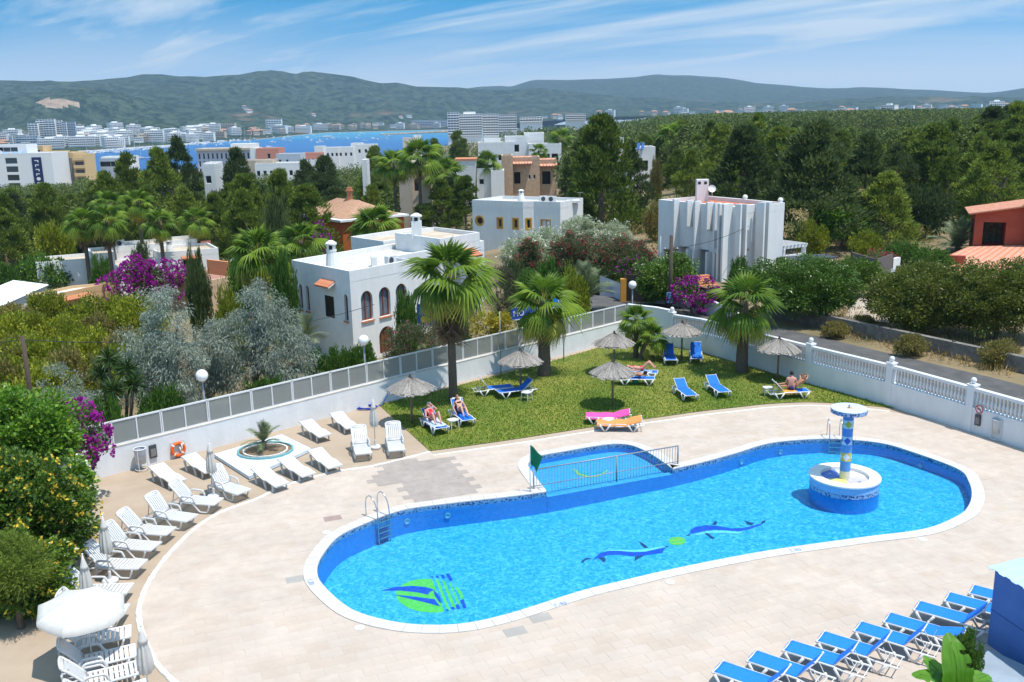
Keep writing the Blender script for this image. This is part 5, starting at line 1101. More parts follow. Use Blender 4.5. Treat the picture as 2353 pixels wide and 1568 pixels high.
 fm.xf(Rm,hc);q=fm.mesh('sunglasses' if glasses else 'eyes',mat('dark_eye',(.02,.018,.02),.3,var=.1),True);q.transform(Matrix.Scale(s,4));obj('sunglasses' if glasses else 'eyes',q,T)
 mo=MB();mo.ball((0,.092,-.052),.017,8,6,sc=(1.3,.5,.4));mo.xf(Rm,hc);q=mo.mesh('mouth',mat('lips',(.42,.12,.10),.5,var=.1),True);q.transform(Matrix.Scale(s,4));obj('mouth',q,T)
 if hat:hb=MB();hb.ball((0,-.005,.055),.108,16,10,sc=(.93,1.02,.85));hb.box(-.07,.07,.08,.18,.045,.058);hb.xf(Rm,hc);q=hb.mesh('cap',hat,True);q.transform(Matrix.Scale(s,4));obj('cap',q,T)
 for nm,segs,m in wear:
  g=MB()
  for a,c,t0,t1,r0,r1 in segs:pa,pc=A[a],A[c];g.tube([pa+(pc-pa)*t for t in np.linspace(t0,t1,4)],list(np.linspace(r0,r1,4)),14,flat=.92)
  q=g.mesh(nm,m,True);q.transform(Matrix.Scale(s,4));obj(nm,q,T)
 return T
def mirror(J):
 for k in list(J):
  if k.endswith('L'):a=J.pop(k);J[k[:-1]+'l']=a;J[k[:-1]+'r']=(a[0],-a[1],a[2])
 return J
red_s=mat('red_swim_fabric',(.62,.03,.06),.7,var=.06);blk_s=mat('black_swim_fabric',(.02,.02,.025),.7,var=.1);nav_s=mat('navy_shorts',(.02,.03,.12),.8,var=.15);wht_s=mat('white_blue_cap_cloth',(.66,.70,.76),.8,col2=(.20,.40,.70),scale=12)
bik=lambda m:[('bikini_bottom',[('pelvis','belly',-.35,.35,.152,.138),('hil','knl',-.05,.06,.100,.097),('hir','knr',-.05,.06,.100,.097)],m),('bikini_top',[('belly','chest',.72,1.02,.140,.148)],m)]
def reclined(an,hinge=.02):
 c,s_=math.cos(R(an)),math.sin(R(an));B=lambda t,off:(hinge-t*c+off*s_,None,.40+t*s_+off*c);return B
 # woman in red: knees up, hands by her face
o,p,rz,an=LG['g'];B=reclined(an);b1,b2=B(.42,.13),B(.66,.17);J=mirror(dict(pelvis=(.10,0,.52),chest=(b1[0],0,b1[2]),head=(b2[0],.03,b2[2]),shL=(b1[0]-.03,.17,b1[2]+.03),hiL=(.14,.10,.52),knL=(.50,.15,.88),anL=(.80,.13,.46),toeL=(.93,.14,.43)))
J.update(ell=(b1[0]+.12,.30,b1[2]+.05),wrl=(b2[0]+.10,.10,b2[2]+.10),elr=(b1[0]+.18,-.27,.55),wrr=(.28,-.20,.60));person('woman in a red swimsuit and pale cap sunbathing with knees drawn up',tuple(p),rz,J,skin_c,hair_k,bik(red_s)+[('swimsuit_body',[('pelvis','chest',-.1,.9,.145,.143)],red_s)],hat=wht_s,face_up=(.5,0,.85))
# woman in black bikini: leaning back, one knee raised, sunglasses
o,p,rz,an=LG['h'];B=reclined(an);b1,b2=B(.42,.13),B(.68,.16);J=mirror(dict(pelvis=(.10,0,.52),chest=(b1[0],0,b1[2]),head=(b2[0],0,b2[2]),shL=(b1[0]-.02,.17,b1[2]+.02),hiL=(.14,.10,.52),elL=(b1[0]+.10,.30,b1[2]-.20),wrL=(.22,.27,.46),knL=(.52,.13,.72),anL=(.92,.12,.44),toeL=(1.03,.13,.50)))
J.update(knr=(.55,-.10,.82),anr=(.86,-.09,.44));person('woman in a black bikini and sunglasses reclining with one knee raised',tuple(p),rz,J,skin_a,hair_b,bik(blk_s),face_up=(.75,0,.65),glasses=True,long_hair=True)
# pair under the second parasol row: one face down nearer the camera, one on the back behind with legs raised
o,p,rz,an=LG['i'];J=mirror(dict(pelvis=(.05,0,.54),chest=(.52,0,.55),head=(.78,-.02,.62),shL=(.56,.18,.54),hiL=(.0,.10,.53),knL=(-.40,.13,.52),anL=(-.66,.11,.66),toeL=(-.75,.11,.76)));J.update(ell=(.50,.42,.50),wrl=(.76,.40,.46),elr=(.52,-.36,.62),wrr=(.74,-.16,.52));person('sunbather in dark trunks lying face down on the nearer of two loungers',tuple(p),rz,J,skin_b,hair_k,[('trunks',[('pelvis','belly',-.45,.30,.150,.138),('hil','knl',0,.45,.104,.085),('hir','knr',0,.45,.104,.085)],nav_s)],face_up=(.5,.2,-.8))
o,p,rz,an=LG['j'];J=mirror(dict(pelvis=(.42,0,.53),chest=(-.04,0,.55),head=(-.32,0,.60),shL=(-.06,.17,.54),hiL=(.46,.10,.53),elL=(.05,.33,.50),wrL=(.28,.28,.47),knL=(.82,.12,.92),anL=(1.10,.10,.60),toeL=(1.20,.10,.68)));person('sunbather in red lying on the back with raised knees on the rear lounger',tuple(p),rz,J,skin_c,hair_b,bik(red_s),face_up=(.2,0,.95))
# couple: one seated with the back to the camera, one leaning back with hands behind the head
o,p,rz,an=LG['m'];J=mirror(dict(pelvis=(.42,-.05,.54),chest=(.42,-.02,.95),head=(.42,.06,1.24),shL=(.42,.0,1.0),hiL=(.42,.0,.52)))
ca,sa=math.cos(-rz),math.sin(-rz)
def w2l(dx,dy):return (dx*math.cos(rz)+dy*math.sin(rz),-dx*math.sin(rz)+dy*math.cos(rz))
vx,vy=p[0]+.45,p[1];away=np.array([vx,vy])/np.hypot(vx,vy);lat=np.array([away[1],-away[0]]);a_,l_=np.array(w2l(*away)),np.array(w2l(*lat));c0=np.array([.40,-.02])
def q3(f_,s_,z):v=c0+a_*f_+l_*s_;return (float(v[0]),float(v[1]),z)
J=dict(pelvis=q3(0,0,.54),chest=q3(.04,0,.94),head=q3(.10,0,1.22),shl=q3(.03,-.19,.99),shr=q3(.03,.19,.99),ell=q3(.10,-.27,.72),elr=q3(.10,.27,.72),wrl=q3(.32,-.18,.58),wrr=q3(.32,.18,.58),hil=q3(.04,-.11,.52),hir=q3(.04,.11,.52),knl=q3(.46,-.15,.50),knr=q3(.46,.15,.50),anl=q3(.52,-.15,.08),anr=q3(.52,.15,.08),toel=q3(.66,-.16,.04),toer=q3(.66,.16,.04))
person('man seated with his bare pink back to the pool on the lounger by the balustrade',tuple(p),rz,J,skin_c,hair_k,[('shorts',[('pelvis','belly',-.35,.20,.150,.138),('hil','knl',0,.6,.104,.082),('hir','knr',0,.6,.104,.082)],nav_s)],face_up=tuple([float(a_[0]),float(a_[1]),-.1]))
c0=np.array([.78,.16]) if a_[1]>0 else np.array([.78,-.16])
ly=.16 if a_[1]>0 else-.16
J=dict(pelvis=(.62,ly,.52),chest=(.98,ly,.74),head=(1.16,ly,.98),shl=(1.0,ly+.18,.79),shr=(1.0,ly-.18,.79),ell=(1.06,ly+.42,.98),elr=(1.06,ly-.42,.98),wrl=(1.22,ly+.18,1.08),wrr=(1.22,ly-.18,1.08),hil=(.56,ly+.10,.52),hir=(.56,ly-.10,.52),knl=(.16,ly+.12,.66),knr=(.16,ly-.10,.60),anl=(-.22,ly+.12,.62),anr=(-.24,ly-.10,.58),toel=(-.30,ly+.12,.74),toer=(-.32,ly-.10,.70))
person('person leaning back with hands behind the head beside the seated man',tuple(p),rz,J,skin_b,hair_b,[('swim_briefs',[('pelvis','belly',-.40,.25,.150,.138),('hil','knl',-.05,.1,.102,.098),('hir','knr',-.05,.1,.102,.098)],blk_s)],face_up=(-.7,0,.6))
# ------------------------------------------------------------------ houses near the pool
def frame_mat4(T,a,c):
 a=np.array(a,float);c=np.array(c,float);d=(c-a)/np.hypot(*(c-a));n=np.array([d[1],-d[0]]);lx=T.location
 Rm=np.array([[d[0],-n[0],0],[d[1],-n[1],0],[0,0,1.0]]);return Rm,np.array([a[0]-lx[0],a[1]-lx[1],-lx[2]]),float(np.hypot(*(c-a)))
def hole_loop(o,g=0.0,n=10):
 u,z,w_,h=o['u'],o['z'],o['w']/2+g,o['h']
 if o.get('round'):return [(u+w_*math.cos(t),z+w_+w_*math.sin(t)-g) for t in np.linspace(0,2*math.pi,25)[:-1]]
 if o.get('arch'):return [(u-w_,z-g),(u+w_,z-g)]+[(u+w_*math.cos(t),z+h-o['w']/2+w_*math.sin(t)) for t in np.linspace(0,math.pi,n)]
 return [(u-w_,z-g),(u+w_,z-g),(u+w_,z+h+g),(u-w_,z+h+g)]
def facade(T,a,c,z0,z1,ops,m,depth=.16,name='wall',top=None):
 Rm,og_,L_=frame_mat4(T,a,c);outer=[(0,z0),(L_,z0),(L_,z1),(0,z1)] if top is None else top
 loops=[[Vector((u,z,0)) for u,z in outer]]+[[Vector((u,z,0)) for u,z in hole_loop(o)] for o in ops]
 tri=mgeo.tessellate_polygon(loops);flat=[p for l in loops for p in l];b=MB();f=[]
 for t in tri:
  A,B_,C_=(flat[i] for i in t);f.append(tuple(t) if (B_-A).cross(C_-A).z>0 else tuple(reversed(t)))
 b.add([(p.x,0,p.y) for p in flat],f)
 for o in ops:
  h=hole_loop(o);n=len(h);dd=o.get('depth',depth);b.add([(u,0,z) for u,z in h]+[(u,dd,z) for u,z in h],[(i,n+i,n+(i+1) % n,(i+1) % n) for i in range(n)])
 b.xf(Rm,og_);w_=b.build(name,m,T)
 for o in ops:
  dd=o.get('depth',depth);h=hole_loop(o);fm=o.get('frame',brown_frame);pm=o.get('pane',glass_dark)
  if o.get('open'):
   bb=MB();bb.add([(u,dd,z) for u,z in h],[tuple(range(len(h)))]);bb.xf(Rm,og_);bb.build('recess',o.get('pane',dark_in),T);continue
  fb=MB();n=len(h);t_=o.get('ft',.07);cu,cz=o['u'],o['z']+o['h']/2
  inner=[(cu+(u-cu)*(1-2*t_/o['w']),cz+(z-cz)*(1-2*t_/o['h'])) for u,z in h]
  for y0,y1 in ((dd-.07,dd-.005),):
   vs=[(u,y0,z) for u,z in h]+[(u,y0,z) for u,z in inner]+[(u,y1,z) for u,z in inner]
   fb.add(vs,[(i,(i+1) % n,n+(i+1) % n,n+i) for i in range(n)]+[(n+i,n+(i+1) % n,2*n+(i+1) % n,2*n+i) for i in range(n)])
  for k in range(o.get('mull',0)):
   u=cu-o['w']/2+o['w']*(k+1)/(o['mull']+1);fb.box(u-.035,u+.035,dd-.065,dd-.01,o['z']+t_*.5,o['z']+o['h']-(o['w']*.06 if o.get('arch') else t_*.5))
  for k in range(o.get('slats',0)):z=o['z']+t_+(o['h']-2*t_)*(k+.5)/o['slats'];fb.box(cu-o['w']/2+t_,cu+o['w']/2-t_,dd-.05,dd-.03,z-.025,z+.012)
  if o.get('surround'):
   s_=o['surround'];h2=hole_loop(o,s_);q=len(h2);vs=[(u,-.025,z) for u,z in h2]+[(u,-.025,z) for u,z in h]+[(u,.03,z) for u,z in h2]+[(u,.05,z) for u,z in h]
   fb.add(vs,[(i,(i+1) % q,q+(i+1) % q,q+i) for i in range(q)]+[(2*q+i,2*q+(i+1) % q,(i+1) % q,i) for i in range(q)]+[(q+i,q+(i+1) % q,3*q+(i+1) % q,3*q+i) for i in range(q)])
  fb.xf(Rm,og_);W=fb.build('window',fm,T)
  pb_=MB();pb_.add([(u,dd-.02,z) for u,z in h],[tuple(range(n))]);pb_.xf(Rm,og_);pb_.build('pane',pm,W)
  if o.get('sill'):sb_=MB();sb_.box(cu-o['w']/2-.06,cu+o['w']/2+.06,-.10,dd-.07,o['z']-.10,o['z']-.003);sb_.xf(Rm,og_);sb_.build('sill',o['sill'],W)
 return w_
def flat_roof(T,poly,z,par,m_roof,m_par,th=.22,parts=('roof','parapet')):
 lx=T.location;lp=[(p[0]-lx[0],p[1]-lx[1]) for p in poly];z -= lx[2]
 if area(lp)<0:lp=lp[::-1]
 MB().prism(lp,z-.3,z).build(parts[0],m_roof,T)
 out=[tuple(p) for p in offset([np.array(p) for p in lp],.012)];inn=[tuple(p) for p in offset([np.array(p) for p in lp],-th)];n=len(lp);z0=z-.32
 vs=[(*p,z0) for p in out]+[(*p,z+par) for p in out]+[(*p,z+par) for p in inn]+[(*p,z-.05) for p in inn];f=[]
 for i in range(n):
  j=(i+1) % n
  for k in range(3):f.append((k*n+i,k*n+j,(k+1)*n+j,(k+1)*n+i))
 MB().add(vs,f).build(parts[1],m_par,T)
def tile_canopy(T,a,c,u0,u1,z,out=.55,drop=.30,pitch=.18,name='tiled_canopy'):
 """small sloping roof of barrel tiles on a wall"""
 Rm,og_,L_=frame_mat4(T,a,c);b=MB();n=max(2,int((u1-u0)/pitch))
 b.add([(u0,0,z-.10),(u1,0,z-.10),(u1,-out,z-drop-.08),(u0,-out,z-drop-.08),(u0,0,z),(u1,0,z),(u1,-out,z-drop),(u0,-out,z-drop)],[(0,1,2,3),(4,7,6,5),(3,2,6,7),(0,3,7,4),(1,5,6,2)])
 q=b.xf(Rm,og_).build(name,white_wall,T);tb=MB();tb.tube([(0,0,0),(0,-out-.05,-drop*(1+.05/out))],[.085,.095],8);tm_=tb.xf(Rm).mesh('roof_tile',terra)
 for i in range(n):u=u0+(i+.5)*(u1-u0)/n;v=Rm @ np.array([u,0,z+.02])+og_;obj('roof_tile',tm_,q,loc=tuple(v))
 return q
def box_between(T,poly,z0,z1,m,name):
 lx=T.location;lp=[(p[0]-lx[0],p[1]-lx[1]) for p in poly]
 if area(lp)<0:lp=lp[::-1]
 return MB().prism(lp,z0-lx[2],z1-lx[2]).build(name,m,T)
def along(a,c,t):return tuple(np.array(a,float)+(np.array(c,float)-np.array(a,float))*t)
def addv(a,d,k):return (a[0]+d[0]*k,a[1]+d[1]*k)
def dirv(a,c):d=np.array(c,float)-np.array(a,float);return d/np.hypot(*d)
# --- arched white house
fc=np.array([-10.2,59.6]);lc=np.array([-15.05,65.0]);d2=dirv((-10.2,59.6),(-6.9,63.75));rc_=fc+d2*5.6
Z0=-1.75
hs1=thing('arched_house','two storey white house with three arched brown windows and a flat roof','house',(fc[0],fc[1],0))
aw=lambda u:dict(u=u,z=1.10,w=1.02,h=1.95,arch=True,mull=1,pane=glass_blue,sill=terra,frame=brown_frame,ft=.09,depth=.24)
facade(hs1,fc,rc_,Z0,4.12,[aw(1.35),aw(2.95),aw(4.50),dict(u=2.95,z=-1.4,w=1.35,h=1.8,arch=True,mull=3,pane=mat('wood_door',(.18,.06,.03),.6,var=.2),depth=.22)],white_wall)
LW=float(np.hypot(*(lc-fc)))
sl_w=lambda u:dict(u=u,z=1.20,w=.42,h=1.75,arch=True,frame=brown_frame,sill=terra,ft=.05,depth=.22)
facade(hs1,lc,fc,Z0,4.12,[sl_w(.95),sl_w(1.85),sl_w(LW-.62),dict(u=LW-2.65,z=1.15,w=1.15,h=1.45,frame=dark_shutter,pane=dark_shutter,slats=14,depth=.10,ft=.06),dict(u=1.35,z=-.9,w=.65,h=.8,frame=metal_w,depth=.2)],old_wall)
tile_canopy(hs1,lc,fc,LW-3.45,LW-1.75,3.62)
bd=dirv(fc,lc);ext_=15.5;bk1=lc+d2*ext_;bk0=fc+d2*5.6
roofp=[tuple(fc),tuple(rc_),tuple(rc_+bd*2.2),tuple(fc+d2*ext_+bd*2.2),tuple(bk1),tuple(lc)]
facade(hs1,rc_,rc_+bd*2.2,Z0,4.12,[],white_wall);facade(hs1,rc_+bd*2.2,fc+d2*ext_+bd*2.2,Z0,4.12,[dict(u=1.2,z=-1.2,w=1.0,h=2.1,frame=brown_frame,depth=.2)],white_wall)
facade(hs1,bk1,lc,Z0,4.12,[],white_wall);flat_roof(hs1,roofp,4.12,.40,roof_grey,white_wall)
c=fc+bd*3.3+d2*.9;q=hs1.location
def chimney(T,c,z,h,w_=.62,name='chimney',conical=True):
 b=MB();x,y=c[0]-T.location.x,c[1]-T.location.y
 if conical:b.lathe([(w_*.78,0),(w_*.70,.35),(w_*.52,h*.62),(w_*.56,h*.64),(w_*.56,h*.70)],12,(x,y,z))
 else:b.box(x-w_/2,x+w_/2,y-w_/2,y+w_/2,z,z+h*.70)
 for k in range(4):a=R(45+90*k);r=w_*.42;b.box(x+r*math.cos(a)-.07,x+r*math.cos(a)+.07,y+r*math.sin(a)-.07,y+r*math.sin(a)+.07,z+h*.70,z+h*.86)
 b.lathe([(w_*.62,h*.86),(w_*.62,h*.91),(w_*.2,h*1.0)],12,(x,y,z));C_=b.build(name,white_wall,T);MB().box(x-w_*.3,x+w_*.3,y-w_*.3,y+w_*.3,z+h*.69,z+h*.85).build('flue',dark_in,C_);return C_
chimney(hs1,c,4.10,2.0)
ac_dark=mat('fan_grille',(.05,.06,.07),.4,var=.2)
def aircon(T,c,z,rz_,label=None):
 x,y=c[0]-T.location.x,c[1]-T.location.y;r=rotz(rz_);b=MB().box(-.42,.42,-.17,.17,.08,.68).box(-.35,-.28,-.17,.17,0,.08).box(.28,.35,-.17,.17,0,.08);b.xf(r,(x,y,z));A=b.build('air_conditioner',metal_w,T)
 g=MB().lathe([(.0001,0),(.24,0)],20,caps=False).xf(np.array([[1,0,0],[0,0,1],[0,-1,0]]));g.v=[(v[0]-.10,-.178,v[2]+.38) for v in g.v];g.xf(r,(x,y,z));g.build('fan_grille',ac_dark,A)
aircon(hs1,fc+d2*3.6+bd*1.9,4.13,math.atan2(d2[1],d2[0])+.9);aircon(hs1,fc+d2*4.6+bd*1.2,4.13,math.atan2(d2[1],d2[0])+.1)
# rear wing: taller block seen right of the palm, with red canopy and chimney
w0=fc+d2*9.6+bd*1.2;w1=w0+d2*4.4
hs1b=thing('white_annex','white block with a tiled canopy rising behind the tallest palm','house',(w0[0],w0[1],0));wback=bd*5.5
facade(hs1b,w0,w1,-1.2,5.1,[dict(u=1.3,z=.3,w=1.6,h=2.6,open=True,depth=1.0),dict(u=3.2,z=1.0,w=.9,h=1.6,frame=brown_frame)],white_wall);facade(hs1b,w1,w1+wback,-1.2,5.1,[],white_wall);facade(hs1b,w1+wback,w0+wback,-1.2,5.1,[],white_wall);facade(hs1b,w0+wback,w0,-1.2,5.1,[],old_wall)
flat_roof(hs1b,[tuple(w0),tuple(w1),tuple(w1+wback),tuple(w0+wback)],5.1,.3,roof_beige,white_wall);tile_canopy(hs1b,w0,w1,.3,3.6,4.3,.9,.45);chimney(hs1b,w0+d2*.4+bd*3.2,5.1,1.9,.7,conical=False)
w2=bk1+bd*.3-d2*6.5;rb_=thing('rear_block','low white roof block behind the arched house roof','house',(w2[0],w2[1],0))
pl_=[tuple(w2),tuple(w2+d2*8),tuple(w2+d2*8+bd*4.5),tuple(w2+bd*4.5)];box_between(rb_,pl_,-2.3,4.35,old_wall,'wall');flat_roof(rb_,pl_,4.4,.35,roof_beige,white_wall)
# --- white house with the round window
A=np.array([-3.9,100.4]);B=np.array([4.9,95.5]);C_=np.array([7.35,99.4]);hs2=thing('round_window_house','white cubic house with a round ochre window and small ochre framed windows','house',(B[0],B[1],0));dAB=dirv(A,B);dBC=dirv(B,C_);LAB=float(np.hypot(*(B-A)))
m1=A+dAB*(LAB*.60);nd_=np.array([dAB[1],-dAB[0]]);m2=m1-nd_*-.0;k0=m1;k1=m1+dAB*.95-nd_*.55;k2=k1+dAB*(LAB*.40-.95)
of=dict(frame=yellow_frame,ft=.09,surround=.14,depth=.15)
facade(hs2,A,m1,-.6,5.0,[dict(u=.85,z=2.75,w=.85,h=.85,round=True,**of),dict(u=3.3,z=2.55,w=.50,h=.95,**of),dict(u=5.15,z=2.55,w=.50,h=.95,**of)],white_wall)
facade(hs2,m1,k1,-.6,5.0,[dict(u=.55,z=2.55,w=.42,h=.95,**of)],white_wall)
k2=k1+dAB*3.0;facade(hs2,k1,k2,-.6,5.0,[dict(u=1.35,z=2.3,w=1.0,h=1.15,frame=yellow_frame,pane=mat('white_shutter',(.66,.70,.74),.6,var=.05),ft=.03,surround=.09,mull=1)],white_wall)
k3=k2+dBC*4.9;facade(hs2,k2,k3,-.6,5.0,[],white_wall);D_=k3-dAB*9.6;facade(hs2,k3,D_,-.6,5.0,[],white_wall);facade(hs2,D_,A,-.6,5.0,[],old_wall)
flat_roof(hs2,[tuple(A),tuple(m1),tuple(k1),tuple(k2),tuple(k3),tuple(D_)],5.0,.32,roof_grey,white_wall);chimney(hs2,A+dBC*2.8+dAB*4.2,5.0,1.3,.5);aircon(hs2,k1+dBC*2.0,5.02,.3);aircon(hs2,k1+dBC*2.0+dAB*1.0,5.02,-.3)
MB().tube([(2.4,3.2,5.0),(2.4,3.2,6.1)],.02,6).tube([(2.1,3.2,6.0),(2.7,3.2,6.0)],.012,5).build('aerial',grey_metal,hs2);MB().box(1.0,2.4,2.6,3.6,5.02,5.25).build('roof_hatch',white_wall,hs2)
# --- finned white tower house
Lc,Fc=np.array([12.6,80.8]),np.array([17.3,73.15]);dl=dirv(Lc,Fc);dr=np.array([-dl[1],dl[0]]);Rc=Fc+dr*5.35;Bc=Lc+dr*5.35
hs3=thing('finned_house','tall white house with vertical concrete fins and a red roof terrace','house',(Fc[0],Fc[1],0));ZB=.1;ZT=6.75;LL=float(np.hypot(*(Fc-Lc)))
narrow=lambda u:dict(u=u,z=3.7,w=.38,h=1.5,frame=grey_metal,ft=.05,depth=.12)
porch=lambda u,w_:dict(u=u,z=.35,w=w_,h=2.75,open=True,depth=1.6,pane=mat('porch_back',(.42,.38,.36),.9,var=.1,scale=2))
facade(hs3,Lc,Fc,ZB,ZT,[narrow(4.45),narrow(6.75),porch(3.35,1.25),porch(5.65,1.25),porch(7.75,.75),dict(u=1.3,z=1.0,w=.9,h=1.7,frame=brown_frame)],white_wall)
n1=Fc+dr*.55;n2=Fc+dr*2.55;rec=np.array([dr[1],-dr[0]])*-.45
facade(hs3,Fc,n1,ZB,ZT,[dict(u=.28,z=3.5,w=.24,h=1.5,frame=terra,pane=mat('beige_blind',(.55,.42,.34),.8,var=.05),ft=.04)],white_wall);facade(hs3,n1,n1+rec,ZB,ZT,[],white_wall);facade(hs3,n1+rec,n2+rec,ZB,ZT,[dict(u=.85,z=3.3,w=1.1,h=1.5,frame=metal_w,pane=mat('pale_shutter',(.66,.68,.70),.6,var=.06,scale=6),ft=.06,sill=terra),dict(u=.65,z=.3,w=.8,h=1.9,frame=grey_metal,pane=glass_dark)],white_wall);facade(hs3,n2+rec,n2,ZB,ZT,[],white_wall);facade(hs3,n2,Rc,ZB,ZT,[],white_wall);facade(hs3,Rc,Bc,ZB,ZT,[],white_wall);facade(hs3,Bc,Lc,ZB,ZT,[],white_wall)
flat_roof(hs3,[tuple(Lc),tuple(Fc),tuple(n1),tuple(n1+rec),tuple(n2+rec),tuple(n2),tuple(Rc),tuple(Bc)],ZT-.30,.30,roof_red,white_wall,th=.30)
def fin(a,c,u,out,z0,z1,th=.20,name='fin'):
 Rm,og_,_=frame_mat4(hs3,a,c);b=MB().box(u-th/2,u+th/2,-out,.06,z0,z1);b.xf(Rm,og_);return b.build(name,white_wall,hs3)
for u,z0 in ((2.55,ZB),(4.15,4.9),(5.05,ZB),(6.45,4.7),(7.30,3.4)):fin(Lc,Fc,u,.60,z0,ZT+.22)
for u in (4.15,6.45,7.30):fin(Lc,Fc,u,.50,ZB,3.05)
for u,o_ in ((8.15,.95),(8.62,.95)):fin(Lc,Fc,u,o_,ZB,ZT+.24)
for a_,u,o_ in (((Fc,n1),.08,.55),((Fc,n1),.50,.75),((n1,n2),1.85,.75),((n1,n2),2.32,.80),((n2,Rc),.75,.55)):fin(a_[0],a_[1],u,o_,ZB,ZT+.22,.16)
cx2=Bc-dr*1.6-dl*-1.2;x,y=cx2-Fc;MB().box(x-.50,x+.50,y-.32,y+.32,ZT-.3,ZT+1.55).build('chimney',white_wall,hs3);MB().box(x-.42,x-.18,y-.33,y-.30,ZT+1.15,ZT+1.38).box(x+.10,x+.34,y-.33,y-.30,ZT+1.15,ZT+1.38).build('flue',dark_in,hs3)
MB().lathe([(.0001,0),(.2,.02),(.33,.09)],16,caps=False).xf(np.array([[1,0,0],[0,.4,-.9],[0,.9,.4]]),(x+.75,y-.4,ZT+.75)).tube([(x+.8,y-.35,ZT),(x+.8,y-.35,ZT+.75)],.03,6).build('satellite_dish',metal_w,hs3)
for t in (.52,.95):p=Bc+(Rc-Bc)*t-Fc;MB().ball((p[0],p[1],ZT+.15),.22,12,8).build('roof_ball',white_wall,hs3,True)
Rm,og_,_=frame_mat4(hs3,Lc,Fc);b=MB()
for i in range(4):b.box(5.35+i*.13,5.41+i*.13,-.012,-.004,3.02,3.14)
for i in range(2):b.box(5.98+i*.13,6.04+i*.13,-.012,-.004,3.02,3.14)
b.xf(Rm,og_);b.build('house_name',mat('blue_lettering',(.05,.10,.30),.5,var=.1),hs3)
sp_=PD(1600,633,73.0);st_=thing('garden_steps','flight of orange terracotta steps leading up to the finned house','steps',(float(sp_[0]),73.0,float(sp_[2])-.6),math.atan2(dl[1],dl[0])-.25);sm_=MB().box(0,.42,-.95,.95,-.17,0).mesh('step',terra)
for i in range(6):obj('step',sm_,st_,loc=(.35*i,0,.62-.13*i))
# pergola annex and white garden wall to the right
pg0=Rc+dr*.2;an_=thing('pergola','white pergola with beams on the right side of the finned house','pergola',(pg0[0],pg0[1],gz(*pg0)),math.atan2(dr[1],dr[0]))
MB().box(0,2.6,.2,.4,0,1.5).box(0,.2,.4,3.0,0,1.5).build('low_wall',white_wall,an_)
pm_=MB().box(-.13,.13,-.13,.13,0,2.0).mesh('pillar',white_wall)
for x,y in ((.2,.3),(2.6,.3),(2.6,3.0),(.2,3.0)):obj('pillar',pm_,an_,loc=(x,y,0))
MB().box(0,2.9,.22,.38,2.0,2.2).box(0,2.9,2.92,3.08,2.0,2.2).build('beam',white_wall,an_);rf=MB().box(-.06,.06,0,3.3,2.2,2.32).mesh('rafter',white_wall)
for i in range(7):obj('rafter',rf,an_,loc=(.15+i*.42,0,0))
MB().box(.9,2.5,2.6,2.8,0,1.6).build('brick_panel',mat('old_brick',(.33,.20,.15),.9,var=.2,scale=8),an_)
sh=thing('dark_awning','flat dark grey awning behind the hedge right of the finned house','awning',(23.6,75.6,2.3),.3);MB().box(-2.2,2.4,-1.0,1.0,0,.1).build('sheet',mat('dark_sheet',(.06,.07,.09),.7,var=.1),sh);pm2=MB().tube([(0,0,-1.6),(0,0,0)],.04,6).mesh('post',grey_metal)
for x,y in ((-2,-.8),(2.1,-.8),(2.1,.8),(-2,.8)):obj('post',pm2,sh,loc=(x,y,0))
# --- terracotta house at the right edge
e0=np.array([39.9,81.6]);e1=e0+np.array([.93,-.37])*9;hs4=thing('terracotta_house','terracotta coloured house with tiled roofs and an open loggia at the right edge','house',(e0[0],e0[1],0));de=dirv(e0,e1);dn=np.array([de[1],-de[0]])
facade(hs4,e0,e0+de*5.0,.8,4.9,[dict(u=1.55,z=2.15,w=1.75,h=2.1,open=True,depth=3.2,pane=mat('loggia_back',(.20,.19,.12),.9,var=.5,scale=4))],terra_wall,top=[(0,.8),(5.0,.8),(5.0,5.75),(0,5.0)])
facade(hs4,e0-dn*4.5,e0,.8,5.0,[dict(u=2.2,z=2.15,w=2.6,h=2.1,open=True,depth=.3)],terra_wall);MB().box(0,3.0,0,3,2.10,2.14,rot=np.array([[de[0],-dn[0],0],[de[1],-dn[1],0],[0,0,1]]),org=(de[0]*.3-dn[0]*.2,de[1]*.3-dn[1]*.2,0)).build('loggia_floor',mat('loggia_tiles',(.42,.44,.50),.7,var=.1),hs4)
def tiled_roof(T,p0,p1,p2,p3,name='roof',m=terra,m2=pinkroof,pitch=.28):
 """barrel tile roof on the quad p0-p1 (eave) / p3-p2 (ridge); each row of barrels is a piece"""
 lx=np.array(T.location);p=[np.array(q,float)-lx for q in (p0,p1,p2,p3)];MB().add([tuple(q) for q in p]+[tuple(q-np.array([0,0,.12])) for q in p],[(0,1,2,3),(7,6,5,4),(0,4,5,1),(1,5,6,2),(2,6,7,3),(3,7,4,0)]).build(name,m,T);L_=float(np.linalg.norm(p[1]-p[0]));n=int(L_/pitch);Rf=[o for o in bpy.data.objects if o.parent is T and o.name.startswith(name)][-1]
 for i in range(n):
  t=(i+.5)/n;a=p[0]+(p[1]-p[0])*t;c=p[3]+(p[2]-p[3])*t;k=7;mi=MB()
  pts=[a+(c-a)*s_ for s_ in np.linspace(-.015,1,k)];mi.tube(pts,[.10+.012*(j % 2) for j in range(k)],6,flat=.75);obj('tile_row',mi.mesh('tile_row',m2 if (i*7) % 3 else m),Rf)
def V3(p,z):return (p[0],p[1],z)
ev0=e0-de*.5+dn*.45;ev1=e0+de*5.1+dn*.45;tiled_roof(hs4,V3(ev0-dn*5.2,5.02),V3(ev0,5.02),V3(ev1,5.95),V3(ev1-dn*5.2,5.95),'upper_roof')
